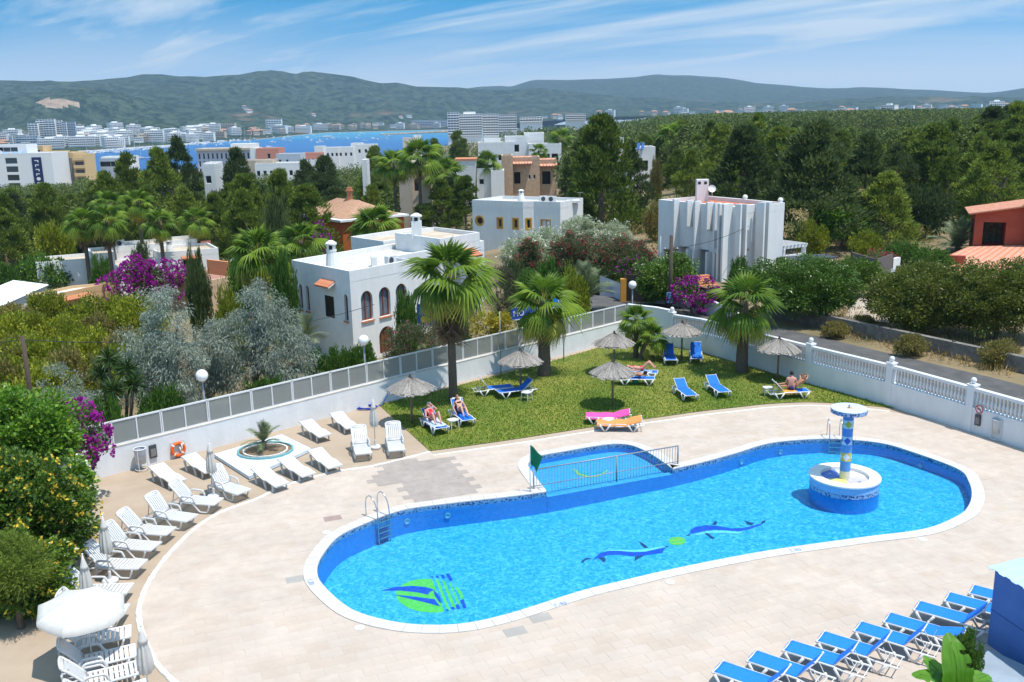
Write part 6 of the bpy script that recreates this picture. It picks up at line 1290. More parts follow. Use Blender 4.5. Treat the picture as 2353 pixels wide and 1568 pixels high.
MB().box(-.45,.45,-.45,.45,.5,6.9).xf(rotz(math.atan2(de[1],de[0])),(de[0]*4.45+dn[0]*.5,de[1]*4.45+dn[1]*.5,0)).build('chimney_stack',terra_wall,hs4);MB().box(-.35,.35,-.35,.35,6.9,7.1).box(-.5,.5,-.5,.5,7.1,7.2).xf(rotz(math.atan2(de[1],de[0])),(de[0]*4.45+dn[0]*.5,de[1]*4.45+dn[1]*.5,0)).build('chimney_cap',white_wall,hs4)
f0=e0+dn*.15-de*.3;g0=np.array(P2(2131,609,1.3));g1=np.array(P2(2440,690,1.1));tiled_roof(hs4,V3(g0,1.3),V3(g1,1.1),V3(f0+de*9,2.6),V3(f0,2.1),'lower_roof');up_=P(2190,597,1.85)-np.array([*e0,0]);MB().box(-.9,.9,-.2,.2,-.35,.35).xf(rotz(math.atan2(de[1],de[0])),tuple(up_)).build('roof_upstand',terra_wall,hs4)
box_between(hs4,[tuple(g0+de*1.2-dn*.3),tuple(g1-dn*.6),tuple(f0+de*9),tuple(f0+de*.5)],.0,.95,terra_wall,'lower_wall')
# --- low white house behind the tall fan palms, and neighbours on the left
def bw(px,py,z):return np.array(P2(px,py,z))
a0,a1,a2,a3=bw(127,591,1.0),bw(177,599,1.0),bw(482,574.4,1.0),bw(390,561.6,1.0)
hs5=thing('low_white_house','long low white house with parapet roofs behind the tall fan palms','house',(a1[0],a1[1],0));d5=dirv(a1,a2);n5=np.array([-d5[1],d5[0]])
def block5(u0,u1,v0,v1,z1,rm=roof_beige,ops=()):
 c=[a1+d5*u0+n5*v0,a1+d5*u1+n5*v0,a1+d5*u1+n5*v1,a1+d5*u0+n5*v1];facade(hs5,c[0],c[1],-3.2,z1,list(ops),white_wall);facade(hs5,c[1],c[2],-3.2,z1,[],white_wall);facade(hs5,c[3],c[0],-3.2,z1,[],white_wall);flat_roof(hs5,[tuple(q) for q in c],z1,.28,rm,white_wall)
wn5=lambda u,z=-.6:dict(u=u,z=z,w=.7,h=.9,frame=metal_w)
block5(-3.6,1.3,.8,5,.75,ops=[wn5(1.2)]);block5(1.31,3.4,0,5,1.25,ops=[dict(u=1.4,z=.1,w=.6,h=.8,frame=metal_w)]);block5(3.41,7.6,-1.6,4,-.1,ops=[wn5(1.2,-1.6),wn5(3.0,-1.6)]);block5(3.42,8.4,4.02,8,1.3);block5(7.61,13.6,1.2,6.5,.7,ops=[dict(u=3.2,z=-1.2,w=1.6,h=1.4,open=True,depth=.8)]);block5(8.41,12.5,6.52,10,1.2)
tile_canopy(hs5,a1+d5*7.61+n5*1.2,a1+d5*13.6+n5*1.2,2.2,4.2,.35,.5,.2);tile_canopy(hs5,a1-d5*3.6+n5*5,a1-d5*3.6+n5*.8,.8,2.2,-.2,.45,.2);chimney(hs5,a1+d5*9.0+n5*2.6,.8,1.2,.5);aircon(hs5,a1+d5*6.6+n5*.2,0.0,.3);aircon(hs5,a1+d5*4.6+n5*5.2,1.4,.5)
p0,p1,p2_=bw(62,684,.2),bw(118,689,.2),bw(196,668,.2);hs6=thing('small_ochre_house','small ochre house with a white roof and red tile edging at far left','house',(p0[0],p0[1],0));d6=dirv(p0,p1);n6=np.array([-d6[1],d6[0]])
c6=[p0,p0+d6*2.1,p0+d6*2.1-n6*-.0,p2_,p2_+n6*3.2,p0+n6*4.5];och=mat('ochre_render',(.55,.37,.20),.9,var=.1,scale=2)
facade(hs6,p0,p0+d6*2.1,-2.6,.2,[],och);facade(hs6,p0+d6*2.1,p2_,-2.6,.2,[dict(u=2.2,z=-1.6,w=.9,h=1.0,frame=metal_w)],och);facade(hs6,p2_,p2_+n6*3.2,-2.6,.2,[],och);facade(hs6,p0+n6*4.5,p0,-2.6,.2,[],och);flat_roof(hs6,[tuple(p0),tuple(p0+d6*2.1),tuple(p2_),tuple(p2_+n6*3.2),tuple(p0+n6*4.5)],.2,.22,white_wall,och)
tile_canopy(hs6,p0,p0+d6*2.1,.9,2.05,-.05,.45,.2);tile_canopy(hs6,p0+d6*2.1,p2_,.2,4.3,-.02,.5,.22)
q0,q1=bw(0,702,.1),bw(112,652,.1);ws=thing('white_roofed_shed','long shed with a bright white corrugated roof at the far left edge','shed',(q0[0],q0[1],0));dq=dirv(q0,q1);nq=np.array([-dq[1],dq[0]]);vs=[];fs=[]
for i in range(60):
 t=-3+i*.22;p=dq*t;zz_=.02*(1 if i % 2 else-1);vs += [(p[0],p[1],zz_),(p[0]+nq[0]*3,p[1]+nq[1]*3,.5+zz_)]
MB().add(vs,[(2*i,2*i+2,2*i+3,2*i+1) for i in range(59)]).build('corrugated_roof',mat('white_roof_sheet',(.80,.80,.81),.6,var=.05),ws);MB().box(-2.8,9.6,.2,2.8,-2.4,-.06).xf(rotz(math.atan2(dq[1],dq[0]))).build('wall',old_wall,ws)
# peach terraces by the feathery palm
t0,t1,t2=bw(470,655,.2),bw(500,668,.2),bw(552,640,.2);hs7=thing('peach_terrace_house','peach coloured flat house with a red terrace and satellite dish','house',(t1[0],t1[1],0));peach=mat('peach_render',(.58,.40,.27),.9,var=.08,scale=1.5)
d7=dirv(t0,t2);n7=np.array([-d7[1],d7[0]]);cc=[t0,t0+d7*6.5,t0+d7*6.5+n7*5.5,t0+n7*5.5]
for i in range(4):facade(hs7,cc[i],cc[(i+1) % 4],-3.0,.2,[],peach)
flat_roof(hs7,[tuple(c) for c in cc],.2,.3,mat('terrace_red',(.40,.22,.17),.85,var=.1,scale=2),peach);MB().box(-.15,.15,-1.5,1.5,.2,1.5).xf(rotz(math.atan2(d7[1],d7[0])),tuple(np.append(t0+d7*4.2+n7*3.4-t1,0))).build('stair_wall',mat('orange_render',(.62,.28,.13),.85,var=.08),hs7)
vx_=t0+d7*4.9+n7*2.2-t1;MB().lathe([(.0001,0),(.3,.03),(.5,.13)],18,caps=False).xf(np.array([[.8,0,-.6],[.2,.4,-.6],[.6,.9,.4]]),(vx_[0],vx_[1],1.2)).tube([(vx_[0],vx_[1],.2),(vx_[0],vx_[1],1.2)],.03,6).build('satellite_dish',metal_w,hs7)
sr=bw(430,545,.4);T=thing('lean_to_roof','small rust red lean to roof in front of dark trees at left','shelter',(sr[0],sr[1],gz(*sr)),.25);MB().add([(-2.2,-1,2.3),(2.6,-1,2.45),(2.6,1.2,2.9),(-2.2,1.2,2.75),(-2.2,-1,2.22),(2.6,-1,2.37),(2.6,1.2,2.82),(-2.2,1.2,2.67)],[(0,1,2,3),(7,6,5,4),(0,4,5,1),(1,5,6,2),(2,6,7,3),(3,7,4,0)]).build('sheet_roof',mat('rust_sheet',(.20,.07,.05),.8,var=.15,scale=2),T);MB().box(-2.1,2.4,.9,1.1,-1,2.3).build('back_wall',dark_in,T)
for x in (-2,2.4):MB().box(x-.08,x+.08,-.95,-.8,-1,2.25).build('post',wood_dark,T)
# orange house with hipped tile roof
o0,o1,o2=bw(685,494,1.6),bw(716,500,1.6),bw(782,508,1.6);hs8=thing('orange_house','orange house with white eaves and a clay tile hipped roof among trees','house',(o1[0],o1[1],0));org=mat('orange_brown_render',(.42,.11,.03),.85,var=.1,scale=2)
d8=dirv(o0,o2);n8=np.array([-d8[1],d8[0]]);e_=o0+d8*11.5
facade(hs8,o0,e_,-2.2,1.5,[dict(u=x,z=-.9,w=.65,h=1.2,frame=metal_w,surround=.1) for x in (.9,2.6,3.9,5.2,6.2)],org);facade(hs8,o0+n8*9,o0,-2.2,1.5,[],org);facade(hs8,e_,e_+n8*9,-2.2,1.5,[],org)
eo=[o0-d8*.5-n8*.5,e_+d8*.5-n8*.5,e_+d8*.5+n8*9.5,o0-d8*.5+n8*9.5];box_between(hs8,[tuple(q) for q in eo],1.5,1.75,white_wall,'eave');oldclay=mat('old_clay_tiles',(.36,.20,.12),.9,col2=(.48,.30,.20),scale=3);rd0,rd1=(eo[0]+eo[3])/2+d8*3.0,(eo[1]+eo[2])/2-d8*3.5
i0,i1,i2,i3=eo[0]+d8*.8+n8*.9,eo[1]-d8*.8+n8*.9,eo[2]-d8*.8-n8*.9,eo[3]+d8*.8-n8*.9
tiled_roof(hs8,V3(i0,1.8),V3(i1,1.8),V3(rd1,3.6),V3(rd0,3.6),'roof',oldclay,oldclay,.35);lx=np.array([*o1,0]);MB().add([tuple(np.array(V3(q,z))-lx) for q,z in ((i3,1.8),(i0,1.8),(rd0,3.6),(i2,1.8),(rd1,3.6),(i1,1.8))],[(0,1,2),(3,0,2,4),(5,3,4)]).build('roof_back',oldclay,hs8);p=rd0+d8*3.4-o1;MB().box(p[0]-.3,p[0]+.3,p[1]-.3,p[1]+.3,2.6,4.7).box(p[0]-.42,p[0]+.42,p[1]-.42,p[1]+.42,4.7,4.85).box(p[0]-.28,p[0]+.28,p[1]-.28,p[1]+.28,4.85,5.2).build('chimney',terra,hs8)
# garden walls and gate on the street corner
gw0,gw1=PD(1423,712,63.0)[:2],PD(1400,672,68)[:2]
T=thing('garden_wall','pale lilac garden wall with openings and an orange gate post across the street','wall',(gw1[0],gw1[1],0));a_,c_=np.array(PD(1378,655,70)[:2]),np.array(PD(1432,668,66)[:2]);facade(T,a_,c_,0,2.2,[dict(u=1.0+.35*i,z=1.1,w=.16,h=.6,open=True,depth=.1) for i in range(5)],mat('lilac_render',(.55,.55,.62),.85,var=.06));x,y=c_-np.array(T.location[:2]);MB().box(x-.2,x+.2,y-.2,y+.2,0,2.6).build('gate_post',mat('orange_post',(.62,.30,.06),.7,var=.1),T)
def fence_run(name,label,pts,z0,z1,m,cat='fence',th=.12,slat=None):
 pts=[np.array(p,float) for p in pts];T=thing(name,label,cat,(pts[0][0],pts[0][1],0));o=pts[0];a=offset(pts,th/2,False);c=offset(pts,-th/2,False);vs=[];f=[]
 for p,q in zip(a,c):vs += [(p[0]-o[0],p[1]-o[1],z0),(p[0]-o[0],p[1]-o[1],z1),(q[0]-o[0],q[1]-o[1],z1),(q[0]-o[0],q[1]-o[1],z0)]
 for i in range(len(pts)-1):
  for k in range(4):f.append((4*i+k,4*i+(k+1) % 4,4*i+4+(k+1) % 4,4*i+4+k))
 f += [(3,2,1,0),tuple(4*(len(pts)-1)+k for k in range(4))];MB().add(vs,f).build('panel',m,T)
 for p in pts:MB().box(p[0]-o[0]-.07,p[0]-o[0]+.07,p[1]-o[1]-.07,p[1]-o[1]+.07,z0,z1+.06).build('post',wood_dark,T)
 return T
brush=mat('brushwood_screen',(.035,.030,.025),.95,col2=(.075,.06,.05),scale=14,stretch=(5,5,1),bump=.5)
fence_run('screen_fence','dark brushwood screen fence across the street behind the globe lamp',[PD(1437,690,66)[:2],PD(1540,700,65)[:2]],.6,2.9,brush);fence_run('screen_fence','dark screen fence under the magenta bougainvillea beside the finned house',[PD(1552,690,66)[:2],PD(1640,705,62)[:2],PD(1700,740,57)[:2]],1.0,2.4,brush)
fence_run('street_wall','low whitish wall along the far side of the street below the bougainvillea',[PD(1505,720,65.2)[:2],PD(1560,722,64)[:2],PD(1640,740,60.5)[:2],PD(1700,765,56.5)[:2]],.5,1.95,mat('lilac_white_wall',(.62,.62,.68),.85,var=.05),'wall',.2)
ston=mat('grey_stone_wall',(.15,.135,.12),.95,col2=(.27,.25,.22),scale=3,detail=9,bump=.6)
rr=offset([np.array(p) for p in ROADC[:8]],4.6,False);fence_run('roadside_wall','low grey stone wall running along the far side of the road',[tuple(p) for p in rr],.4,1.75,ston,'wall',.35)
fence_run('white_garden_wall','white garden wall with a brushwood top on the slope by the driveway',[P2(2003,640,1.8),P2(2065,606,2.4)],.8,2.9,white_wall,'wall',.25);fence_run('screen_fence','grey brushwood fence above the driveway between flowering shrubs',[P2(1955,622,2.0),P2(2010,640,2.0),P2(2050,602,2.8)],1.5,3.4,mat('grey_brushwood',(.14,.12,.11),.95,var=.25,scale=12,stretch=(5,5,1)),'fence')
dw=[p[:2] for p in catmull([P2(2062,622,2.2),P2(2040,650,1.8),P2(2005,700,1.3),P2(1990,738,1.1)],8)];dm_=ribbon('driveway',dw,-1.3,1.3,0,mat('pale_track',(.42,.35,.28),.95,var=.15,scale=.8))
for v_ in dm_.vertices:v_.co.z=max(gz(v_.co.x,v_.co.y)+.10,.95)
struct('driveway',dm_)
T=thing('notice_boards','small row of coloured notice boards beside the driveway','sign',tuple(P(2060,655,1.7)),.5)
for i,c in enumerate(((.55,.60,.62),(.60,.25,.05),(.03,.30,.30))):MB().box(i*.5-.7,i*.5-.25,-.03,.03,.4,1.2).build('board',mat(('board_pale','board_orange','board_teal')[i],c,.6,var=.05),T);MB().box(i*.5-.5,i*.5-.45,-.02,.02,-.4,.4).build('leg',grey_metal,T)
# ------------------------------------------------------------------ palms
def fan_mesh(nm,seed,m,spread=112,droop=.30,R_=1.0,pet=.85,fold=.05):
 rg=np.random.default_rng(seed);b=MB();n=17
 arc=[(pet*t,0,.10*math.sin(t*2.2)*pet) for t in np.linspace(0,1,5)];b.tube(arc,[.022,.02,.018,.016,.014],5,mi=1)
 ox,oz=arc[-1][0],arc[-1][2]
 def pt(r,th,lift=0):return (ox+r*math.cos(th),r*math.sin(th)*.92,oz+lift-droop*(r ** 2)*(.55+.45*math.cos(th))-droop*.35*abs(math.sin(th))*r)
 for i in range(n):
  t0=R(-spread+2*spread*i/n);t1=R(-spread+2*spread*(i+1)/n);tm_=(t0+t1)/2;L=R_*(.80+.22*math.cos(tm_*.7))*(1+rg.normal()*.05);d2_=rg.random()*.22
  tip=pt(L,tm_+rg.normal()*.03);tip=(tip[0],tip[1],tip[2]-d2_*droop)
  b.add([pt(.05,tm_),pt(.58*R_,t0),pt(.60*R_,tm_,fold),pt(.58*R_,t1),tip],[(0,1,2),(0,2,3),(1,4,2),(2,4,3)])
 return b.mesh('frond',[m,fan_old if m is not fan_dead else fan_dead])
FG=[fan_mesh('g',1,fan_leaf,118,.28),fan_mesh('g',2,fan_leaf,108,.62),fan_mesh('g',3,fan_leaf,95,.95,1.05)];FO=[fan_mesh('o',4,fan_old,100,.65),fan_mesh('o',5,fan_old,84,.85)];FD=[fan_mesh('d',6,fan_dead,55,.9,.95,.7),fan_mesh('d',7,fan_dead,42,.75,1.05,.8)]
def put_frond(T,me,z,az,el,s,roll=0.0,nm='frond',xy=(0,0)):
 o=obj(nm,me,T,loc=(xy[0],xy[1],z),scale=s);o.rotation_euler=(roll,-el,az);return o
def fan_palm(label,base,h,s,ng=26,no=7,nd_=8,skirt=0,seed=0,group=None,tr=.20,lean=(0,0),nm='fan_palm',parts_detail=True):
 rg=np.random.default_rng(seed+11);T=thing(nm,label,'palm tree',base,0,group)
 n=14;pts=[(lean[0]*t*t,lean[1]*t*t,h*t) for t in np.linspace(0,1,n)];pts[0]=(0,0,-.6);rad=[tr*(1.45 if k==0 else 1.25-.45*k/n+.05*(k % 2)) for k in range(n)];MB().tube(pts,rad,10).build('trunk',palm_bark,T,True);top=(lean[0],lean[1])
 for i in range(ng):
  t=i/ng;az=i*2.39996+rg.normal()*.15;el=R(84-98*t ** .85+rg.normal()*6);put_frond(T,FG[0 if t<.35 else (1 if t<.7 else 2)],h-.15-.35*t,az,el,s*(.80+.28*math.sin(t*2.6))*(1+rg.normal()*.06),rg.normal()*.25,xy=top)
 for i in range(no):put_frond(T,FO[i % 2],h-.55,i*2.39996+1+rg.normal()*.3,R(-22-24*rg.random()),s*(.9+.1*rg.random()),rg.normal()*.3,xy=top)
 for i in range(nd_):put_frond(T,FD[i % 2],h-.75-.2*rg.random(),i*2.39996+.4,R(-62-18*rg.random()),s*(.75+.2*rg.random()),rg.normal()*.4,'dead_frond',xy=top)
 for i in range(skirt):
  t=i/skirt;put_frond(T,FD[i % 2],h-.7-t*skirt*.022*s,i*2.39996,R(-83-6*rg.random()),s*(.72+.18*rg.random()),rg.normal()*.4,'dead_frond',xy=(top[0]+.12*math.cos(i*2.4),top[1]+.12*math.sin(i*2.4)))
 return T
def at_y(px,py,y):q=PD(px,py,y);return float(q[0]),float(q[2])
def palm_at(label,bx,by,cy_,s,seed,z=0.0,**k):
 x,y=P2(bx,by,z);h=at_y(bx,cy_,y)[1]-z;return fan_palm(label,(x,y,z),h,s,seed=seed,**k)
palm_at('tallest fan palm with a thick brown skirt of dead fronds on the lawn edge',1042,921,625,1.25,1,ng=22,no=15,nd_=12,skirt=44,tr=.185)
palm_at('fan palm in the middle of the lawn edge with drooping yellow lower fronds',1251,862,690,1.12,2,ng=18,no=10,nd_=4,tr=.30)
palm_at('fan palm at the right of the lawn in front of the balustrade wall',1704,855,690,1.14,3,ng=19,no=11,nd_=5,tr=.27)
palm_at('small dark fan palm, the taller of two at the far lawn corner',1461,822,728,.62,4,ng=22,no=3,nd_=2,tr=.13);palm_at('small leaning fan palm, the shorter of two at the far lawn corner',1474,826,768,.60,5,ng=20,no=3,nd_=2,tr=.12,lean=(.55,.1))
def palm_far(label,cx,cy_,y,s,seed,z0=None,group=None,**k):
 x,z=at_y(cx,cy_,y);b=gz(x,y) if z0 is None else z0;return fan_palm(label,(x,y,b),z-b,s,seed=seed,group=group,**k)
palm_far('large feathery topped palm with brown hanging fronds left of the arched house',592,575,66,1.32,6,ng=26,no=12,nd_=16,tr=.22);palm_far('fan palm between the orange house and the arched house roof',690,552,78,1.15,7,ng=24,no=6,nd_=4);palm_far('fan palm behind the arched house chimney',862,515,88,1.35,8,ng=26,no=6,nd_=3)
for i,(cx,cy_,y,s,lab,sk) in enumerate(((190,508,92,1.05,'leftmost of the tall fan palms by the low white house',6),(243,500,91,1.10,'tall fan palm with a dark hanging skirt by the low white house',34),(250,465,97,1.0,'fan palm just behind the skirted palm by the low white house',5),(316,462,99,.98,'slender tall fan palm fourth from the left by the low white house',0),(366,508,95,1.0,'fan palm fifth from the left by the low white house',0),(452,503,104,1.05,'rightmost of the tall fan palms by the low white house',0))):
 palm_far(lab,cx,cy_,y,s,20+i,group='tall fan palms by the low white house',ng=20,no=8,nd_=4,skirt=sk,tr=.18)
palm_far('tall fan palm standing alone among villas in the middle distance',962,358,135,1.9,30,ng=22,no=6,nd_=2,tr=.22);palm_far('distant fan palm rising from the pines above the finned house',1541,312,190,1.9,31,ng=18,no=5,nd_=2);palm_far('palm by the sandstone villa terrace',1118,372,176,1.6,32,ng=18,no=4,nd_=0);palm_far('small palm on the terrace of the white modern villa',1238,346,205,1.2,33,ng=16,no=3,nd_=0);palm_far('bushy palm beside the beige house with the arched door',905,378,140,1.7,34,ng=20,no=5,nd_=0);palm_far('palm between the beige house and the sloping tower',1022,400,150,2.0,35,ng=20,no=4,nd_=0)
palm_far('distant palm near the white villa edge',1290,318,230,1.8,36,ng=16,no=4,nd_=0)
# feather palms
def feather_mesh(seed,L=2.0,m=feather_leaf,arch=.75,n=30,ll=.42):
 rg=np.random.default_rng(seed);b=MB();pts=[(L*(t-.10*t*t),0,L*(.42*t-arch*t*t*.62)) for t in np.linspace(0,1,9)];b.tube(pts,[.03-.022*k/8 for k in range(9)],5)
 P_=[np.array(p) for p in pts]
 for i in range(n):
  t=.10+.90*i/n;k=min(int(t*8),7);p=P_[k]+(P_[k+1]-P_[k])*(t*8-k);d=unit(P_[k+1]-P_[k]);l=ll*(.45+1.0*math.sin(math.pi*(.12+.80*t))) ;w_=.026
  for sd in (-1,1):
   q=p+d*l*.62+np.array([0,sd*l*.75,-.10*l+rg.normal()*.03]);b.add([p-d*w_,p+d*w_,q,q-d*.01],[(0,1,2,3)])
 return b.mesh('frond',m)
FM=[feather_mesh(1),feather_mesh(2,arch=1.0),feather_mesh(3,arch=.45)]
def feather_palm(label,base,h,s,n=30,seed=0,el0=82,el1=-12,tr=.2,meshes=FM):
 rg=np.random.default_rng(seed);T=thing('date_palm',label,'palm tree',base);MB().tube([(0,0,-.4),(0,0,h*.5),(0,0,h)],[tr*1.2,tr,tr*1.1],10).build('trunk',palm_bark,T,True)
 for i in range(n):t=i/n;put_frond(T,meshes[(2,0,1)[min(2,int(t*3))]],h-.1*t,i*2.39996+rg.normal()*.2,R(el0-(el0-el1)*t+rg.normal()*5),s*(1+rg.normal()*.08),rg.normal()*.2)
 return T
x,z=at_y(1345,690,63);feather_palm('silvery grey young date palm behind the middle palm',(x,63,gz(x,63)),z-gz(x,63),1.25,22,3,86,28);x,z=at_y(2200,585,84);feather_palm('dark green date palm beside the terracotta house',(x,84,gz(x,84)),max(.5,z-gz(x,84)),1.35,26,4,80,5)
x,z=at_y(705,775,57.5);feather_palm('young date palm with arching fronds at the corner of the arched house',(x,57.5,gz(x,57.5)),z-gz(x,57.5),.85,12,5,70,-5,.12)
x,y=P2(607,1034,.16);feather_palm('small date palm growing in the planter',(x,y,.16),.38,.50,18,6,80,0,.10);x,z=at_y(1000,398,160);feather_palm('dark date palm in the villa gardens',(x,160,gz(x,160)),z-gz(x,160),2.2,22,8)
# spiky yucca
def yucca(label,base,heads,seed,s=1.0,m=yucca_leaf):
 rg=np.random.default_rng(seed);T=thing('yucca',label,'plant',base);tb=MB();V_=[];F_=[];o=0
 for (x,y,z) in heads:
  tb.tube([(x*.2,y*.2,-.3),(x*.7,y*.7,z*.5),(x,y,z)],[.10,.08,.06],7);n=130;D=rg.normal(size=(n,3));D[:,2] += .35;v,f=leaf_geo(np.tile((x,y,z),(n,1)).astype(float),D,s*(.55+.3*rg.random(n)),.055*s,rg,.12);V_.append(v);F_.append(f+o);o += len(v)
 tb.build('stem',bark,T,True);obj('leaf_rosettes',np_mesh('leaf_rosettes',np.concatenate(V_),np.concatenate(F_),m),T);return T
x,z=at_y(250,840,42.5);b0=gz(x,42.5);yucca('dark spiky yucca with several heads behind the fence at left',(x,42.5,b0),[(0,0,z-b0+.3),(.7,.3,z-b0-.3),(-.5,.2,z-b0-.5),(.3,-.6,z-b0-1.0),(1.1,-.2,z-b0-.9)],1,1.15);x,z=at_y(275,915,41);yucca('low spiky plant below the yucca by the fence',(x,41.3,gz(x,41.3)),[(0,0,.9),(.8,.2,.7),(-.7,.1,.8)],2,1.2)
# banana plant in the lower right corner
def banana_mesh(seed,L=1.7,w_=.42,bend=.8):
 rg=np.random.default_rng(seed);b=MB();n=16;vs=[];fs=[]
 for i in range(n):
  t=i/(n-1);c_=bend*t;x=L*(t-.18*bend*t*t);z=L*(.42*bend*t-.55*bend*t*t);hw=w_*(math.sin(math.pi*(t*.93+.06)) ** .55)*(1-.25*t)
  for u in (-1,-.5,-.05,.05,.5,1):vs.append((x+rg.normal()*.010*abs(u),u*hw*(1+rg.normal()*.03),z+.14*hw*abs(u)*1.6+(.03 if abs(u)<.1 else 0)+.02*math.sin(i*2.2)*abs(u)))
 for i in range(n-1):
  for j in range(5):
   if j in (0,4) and rg.random()<.12:continue
   a=i*6+j;fs.append((a,a+6,a+7,a+1))
 b.add(vs,fs);b.tube([(-.5,0,-.10),(-.2,0,-.02),(0,0,0)]+[vs[6*i+2] for i in range(1,n,3)],.018,5);return b.mesh('leaf',banana_leaf,True)
bx,bz=P(2192,1612,1.7)[:2];bn=thing('banana_plant','banana plant with broad bright leaves in the lower right corner','plant',(float(bx),float(bz),0));MB().tube([(0,0,0),(0,0,1.9)],[.14,.08],9).build('stem',mid_leaf,bn,True)
BMs=[banana_mesh(1),banana_mesh(2,1.5,.38,1.1),banana_mesh(3,1.3,.36,.5)]
for i,(az,el,k,s) in enumerate(((100,78,0,.95),(165,36,1,.80),(205,24,1,.75),(128,44,2,.85),(60,62,2,.80),(15,30,1,.8),(260,35,1,.8),(320,40,0,.8))):put_frond(bn,BMs[k],1.75,R(az),R(el),s,random.uniform(-.5,.5),'leaf')
# ------------------------------------------------------------------ bushes and broadleaf trees
def plant(nm,label,cat,base,lobes,clumps,crad,per,L,Wd,m,seed,trunk_h=0.0,flowers=0,fl_m=None,fl_L=.1,fl_w=.09,group=None,crown='crown',**k):
 T=thing(nm,label,cat,base,0,group);me,fl=bush_mesh(crown,seed,lobes,clumps,crad,per,L,Wd,[m,fl_m],flowers=flowers,fl_L=fl_L,fl_w=fl_w,**k);obj(crown,me,T)
 if fl is not None:obj('flowers',fl,T)
 rg=np.random.default_rng(seed+5);lb_=np.array(lobes,float);h=trunk_h or float(np.max(lb_[:,2]+lb_[:,5]));limbs(MB(),rg,h,float(np.max(lb_[:,3]))*.8,6,.05+.018*h).build('trunk',bark,T,True);return T
def put(px0,px1,py0,py1,y,zb=None):
 """a plant filling the pixel box at forward distance y: base point, half width, height"""
 x,zt=at_y((px0+px1)/2,py0,y);hw=abs(at_y(px1,py1,y)[0]-at_y(px0,py1,y)[0])/2;z0=gz(x,y) if zb is None else zb;return (x,y,z0),hw,zt-z0
 # silver trees behind the fence
b,hw,h=put(280,462,665,900,46);plant('silver_tree','silvery grey tree with drooping twigs, the left of two behind the fence','tree',b,[(0,0,h*.78,hw*.48,hw*.5,h*.24),(-hw*.5,0,h*.52,hw*.55,hw*.6,h*.28),(hw*.4,-.3,h*.5,hw*.6,hw*.6,h*.3),(0,-.5,h*.28,hw*.8,hw*.6,h*.22)],150,.50,150,.17,.042,silver_leaf,1,droop=.55,up=-.15)
b,hw,h=put(432,705,648,905,48.5);plant('silver_tree','silvery grey tree with drooping twigs, the right and wider of two behind the fence','tree',b,[(hw*.15,0,h*.80,hw*.36,hw*.4,h*.22),(hw*.45,0,h*.52,hw*.42,hw*.5,h*.28),(-hw*.35,-.2,h*.52,hw*.50,hw*.5,h*.22),(hw*.75,-.2,h*.36,hw*.30,hw*.4,h*.24),(-hw*.75,-.3,h*.38,hw*.30,hw*.4,h*.22),(0,-.4,h*.30,hw*.7,hw*.4,h*.22)],210,.52,150,.17,.042,silver_leaf,2,droop=.55,up=-.15)
b,hw,h=put(50,238,845,975,40);plant('silver_shrub','low silver grey shrub by the old pole at left','shrub',b,[(-.3,0,h*.6,hw*.6,hw*.6,h*.42),(hw*.5,-.2,h*.4,hw*.5,hw*.5,h*.36),(-hw*.6,0,h*.4,hw*.4,hw*.5,h*.3)],90,.36,130,.12,.035,silver_leaf,3,droop=.3)
# foreground hedge at left
hx,hy=-17.0,30.5
def fg(nm,lab,px0,px1,py0,py1,y,m,seed,clumps,per,L,Wd,crad=.42,depth=None,**k):
 b,hw,h=put(px0,px1,py0,py1,y,zb=-.05);zb_=at_y((px0+px1)/2,py1,y)[1];mid=(h+zb_)/2;hh=(h-zb_)/2;dp=depth or hw*.8
 return plant(nm,lab,'shrub',b,[(0,0,mid,hw,dp,hh),(-hw*.5,.2,mid+hh*.2,hw*.6,dp,hh*.8),(hw*.4,-.1,mid-hh*.2,hw*.6,dp*.9,hh*.7)],clumps,crad,per,L,Wd,m,seed,trunk_h=max(1.2,h*.8),**k)
fg('leafy_bush','large bright green bush at the left edge above the yellow flowering one',-70,150,908,1075,31.5,bright_leaf,11,230,70,.17,.12,.38,flowers=40,fl_m=petal_yel,fl_L=.08,fl_w=.07)
fg('bougainvillea','magenta bougainvillea spilling beside the left end of the glass fence',118,226,938,1072,33.6,mid_leaf,12,70,26,.12,.09,.30,flowers=800,fl_m=petal_mag,fl_L=.11,fl_w=.11,depth=.9)
fg('flowering_bush','big green bush covered with small yellow flowers at left',-70,172,1050,1290,27.8,glossy_leaf,13,330,85,.145,.095,.36,flowers=620,fl_m=petal_yel,fl_L=.10,fl_w=.08)
fg('flowering_bush','lower yellow flowering bush overhanging the deck at left',-90,135,1235,1395,25.6,glossy_leaf,14,240,85,.14,.09,.34,flowers=260,fl_m=petal_yel,fl_L=.10,fl_w=.08)
fg('leafy_bush','white flowered spray at the tip of the left hedge',150,200,1060,1150,29.2,bright_leaf,15,50,50,.13,.09,.26,flowers=120,fl_m=petal_white,fl_L=.08,fl_w=.07)
fg('feathery_shrub','soft feathery green shrub at the lower left edge',-60,92,1240,1340,24.6,pine_leaf,16,110,120,.16,.022,.34)
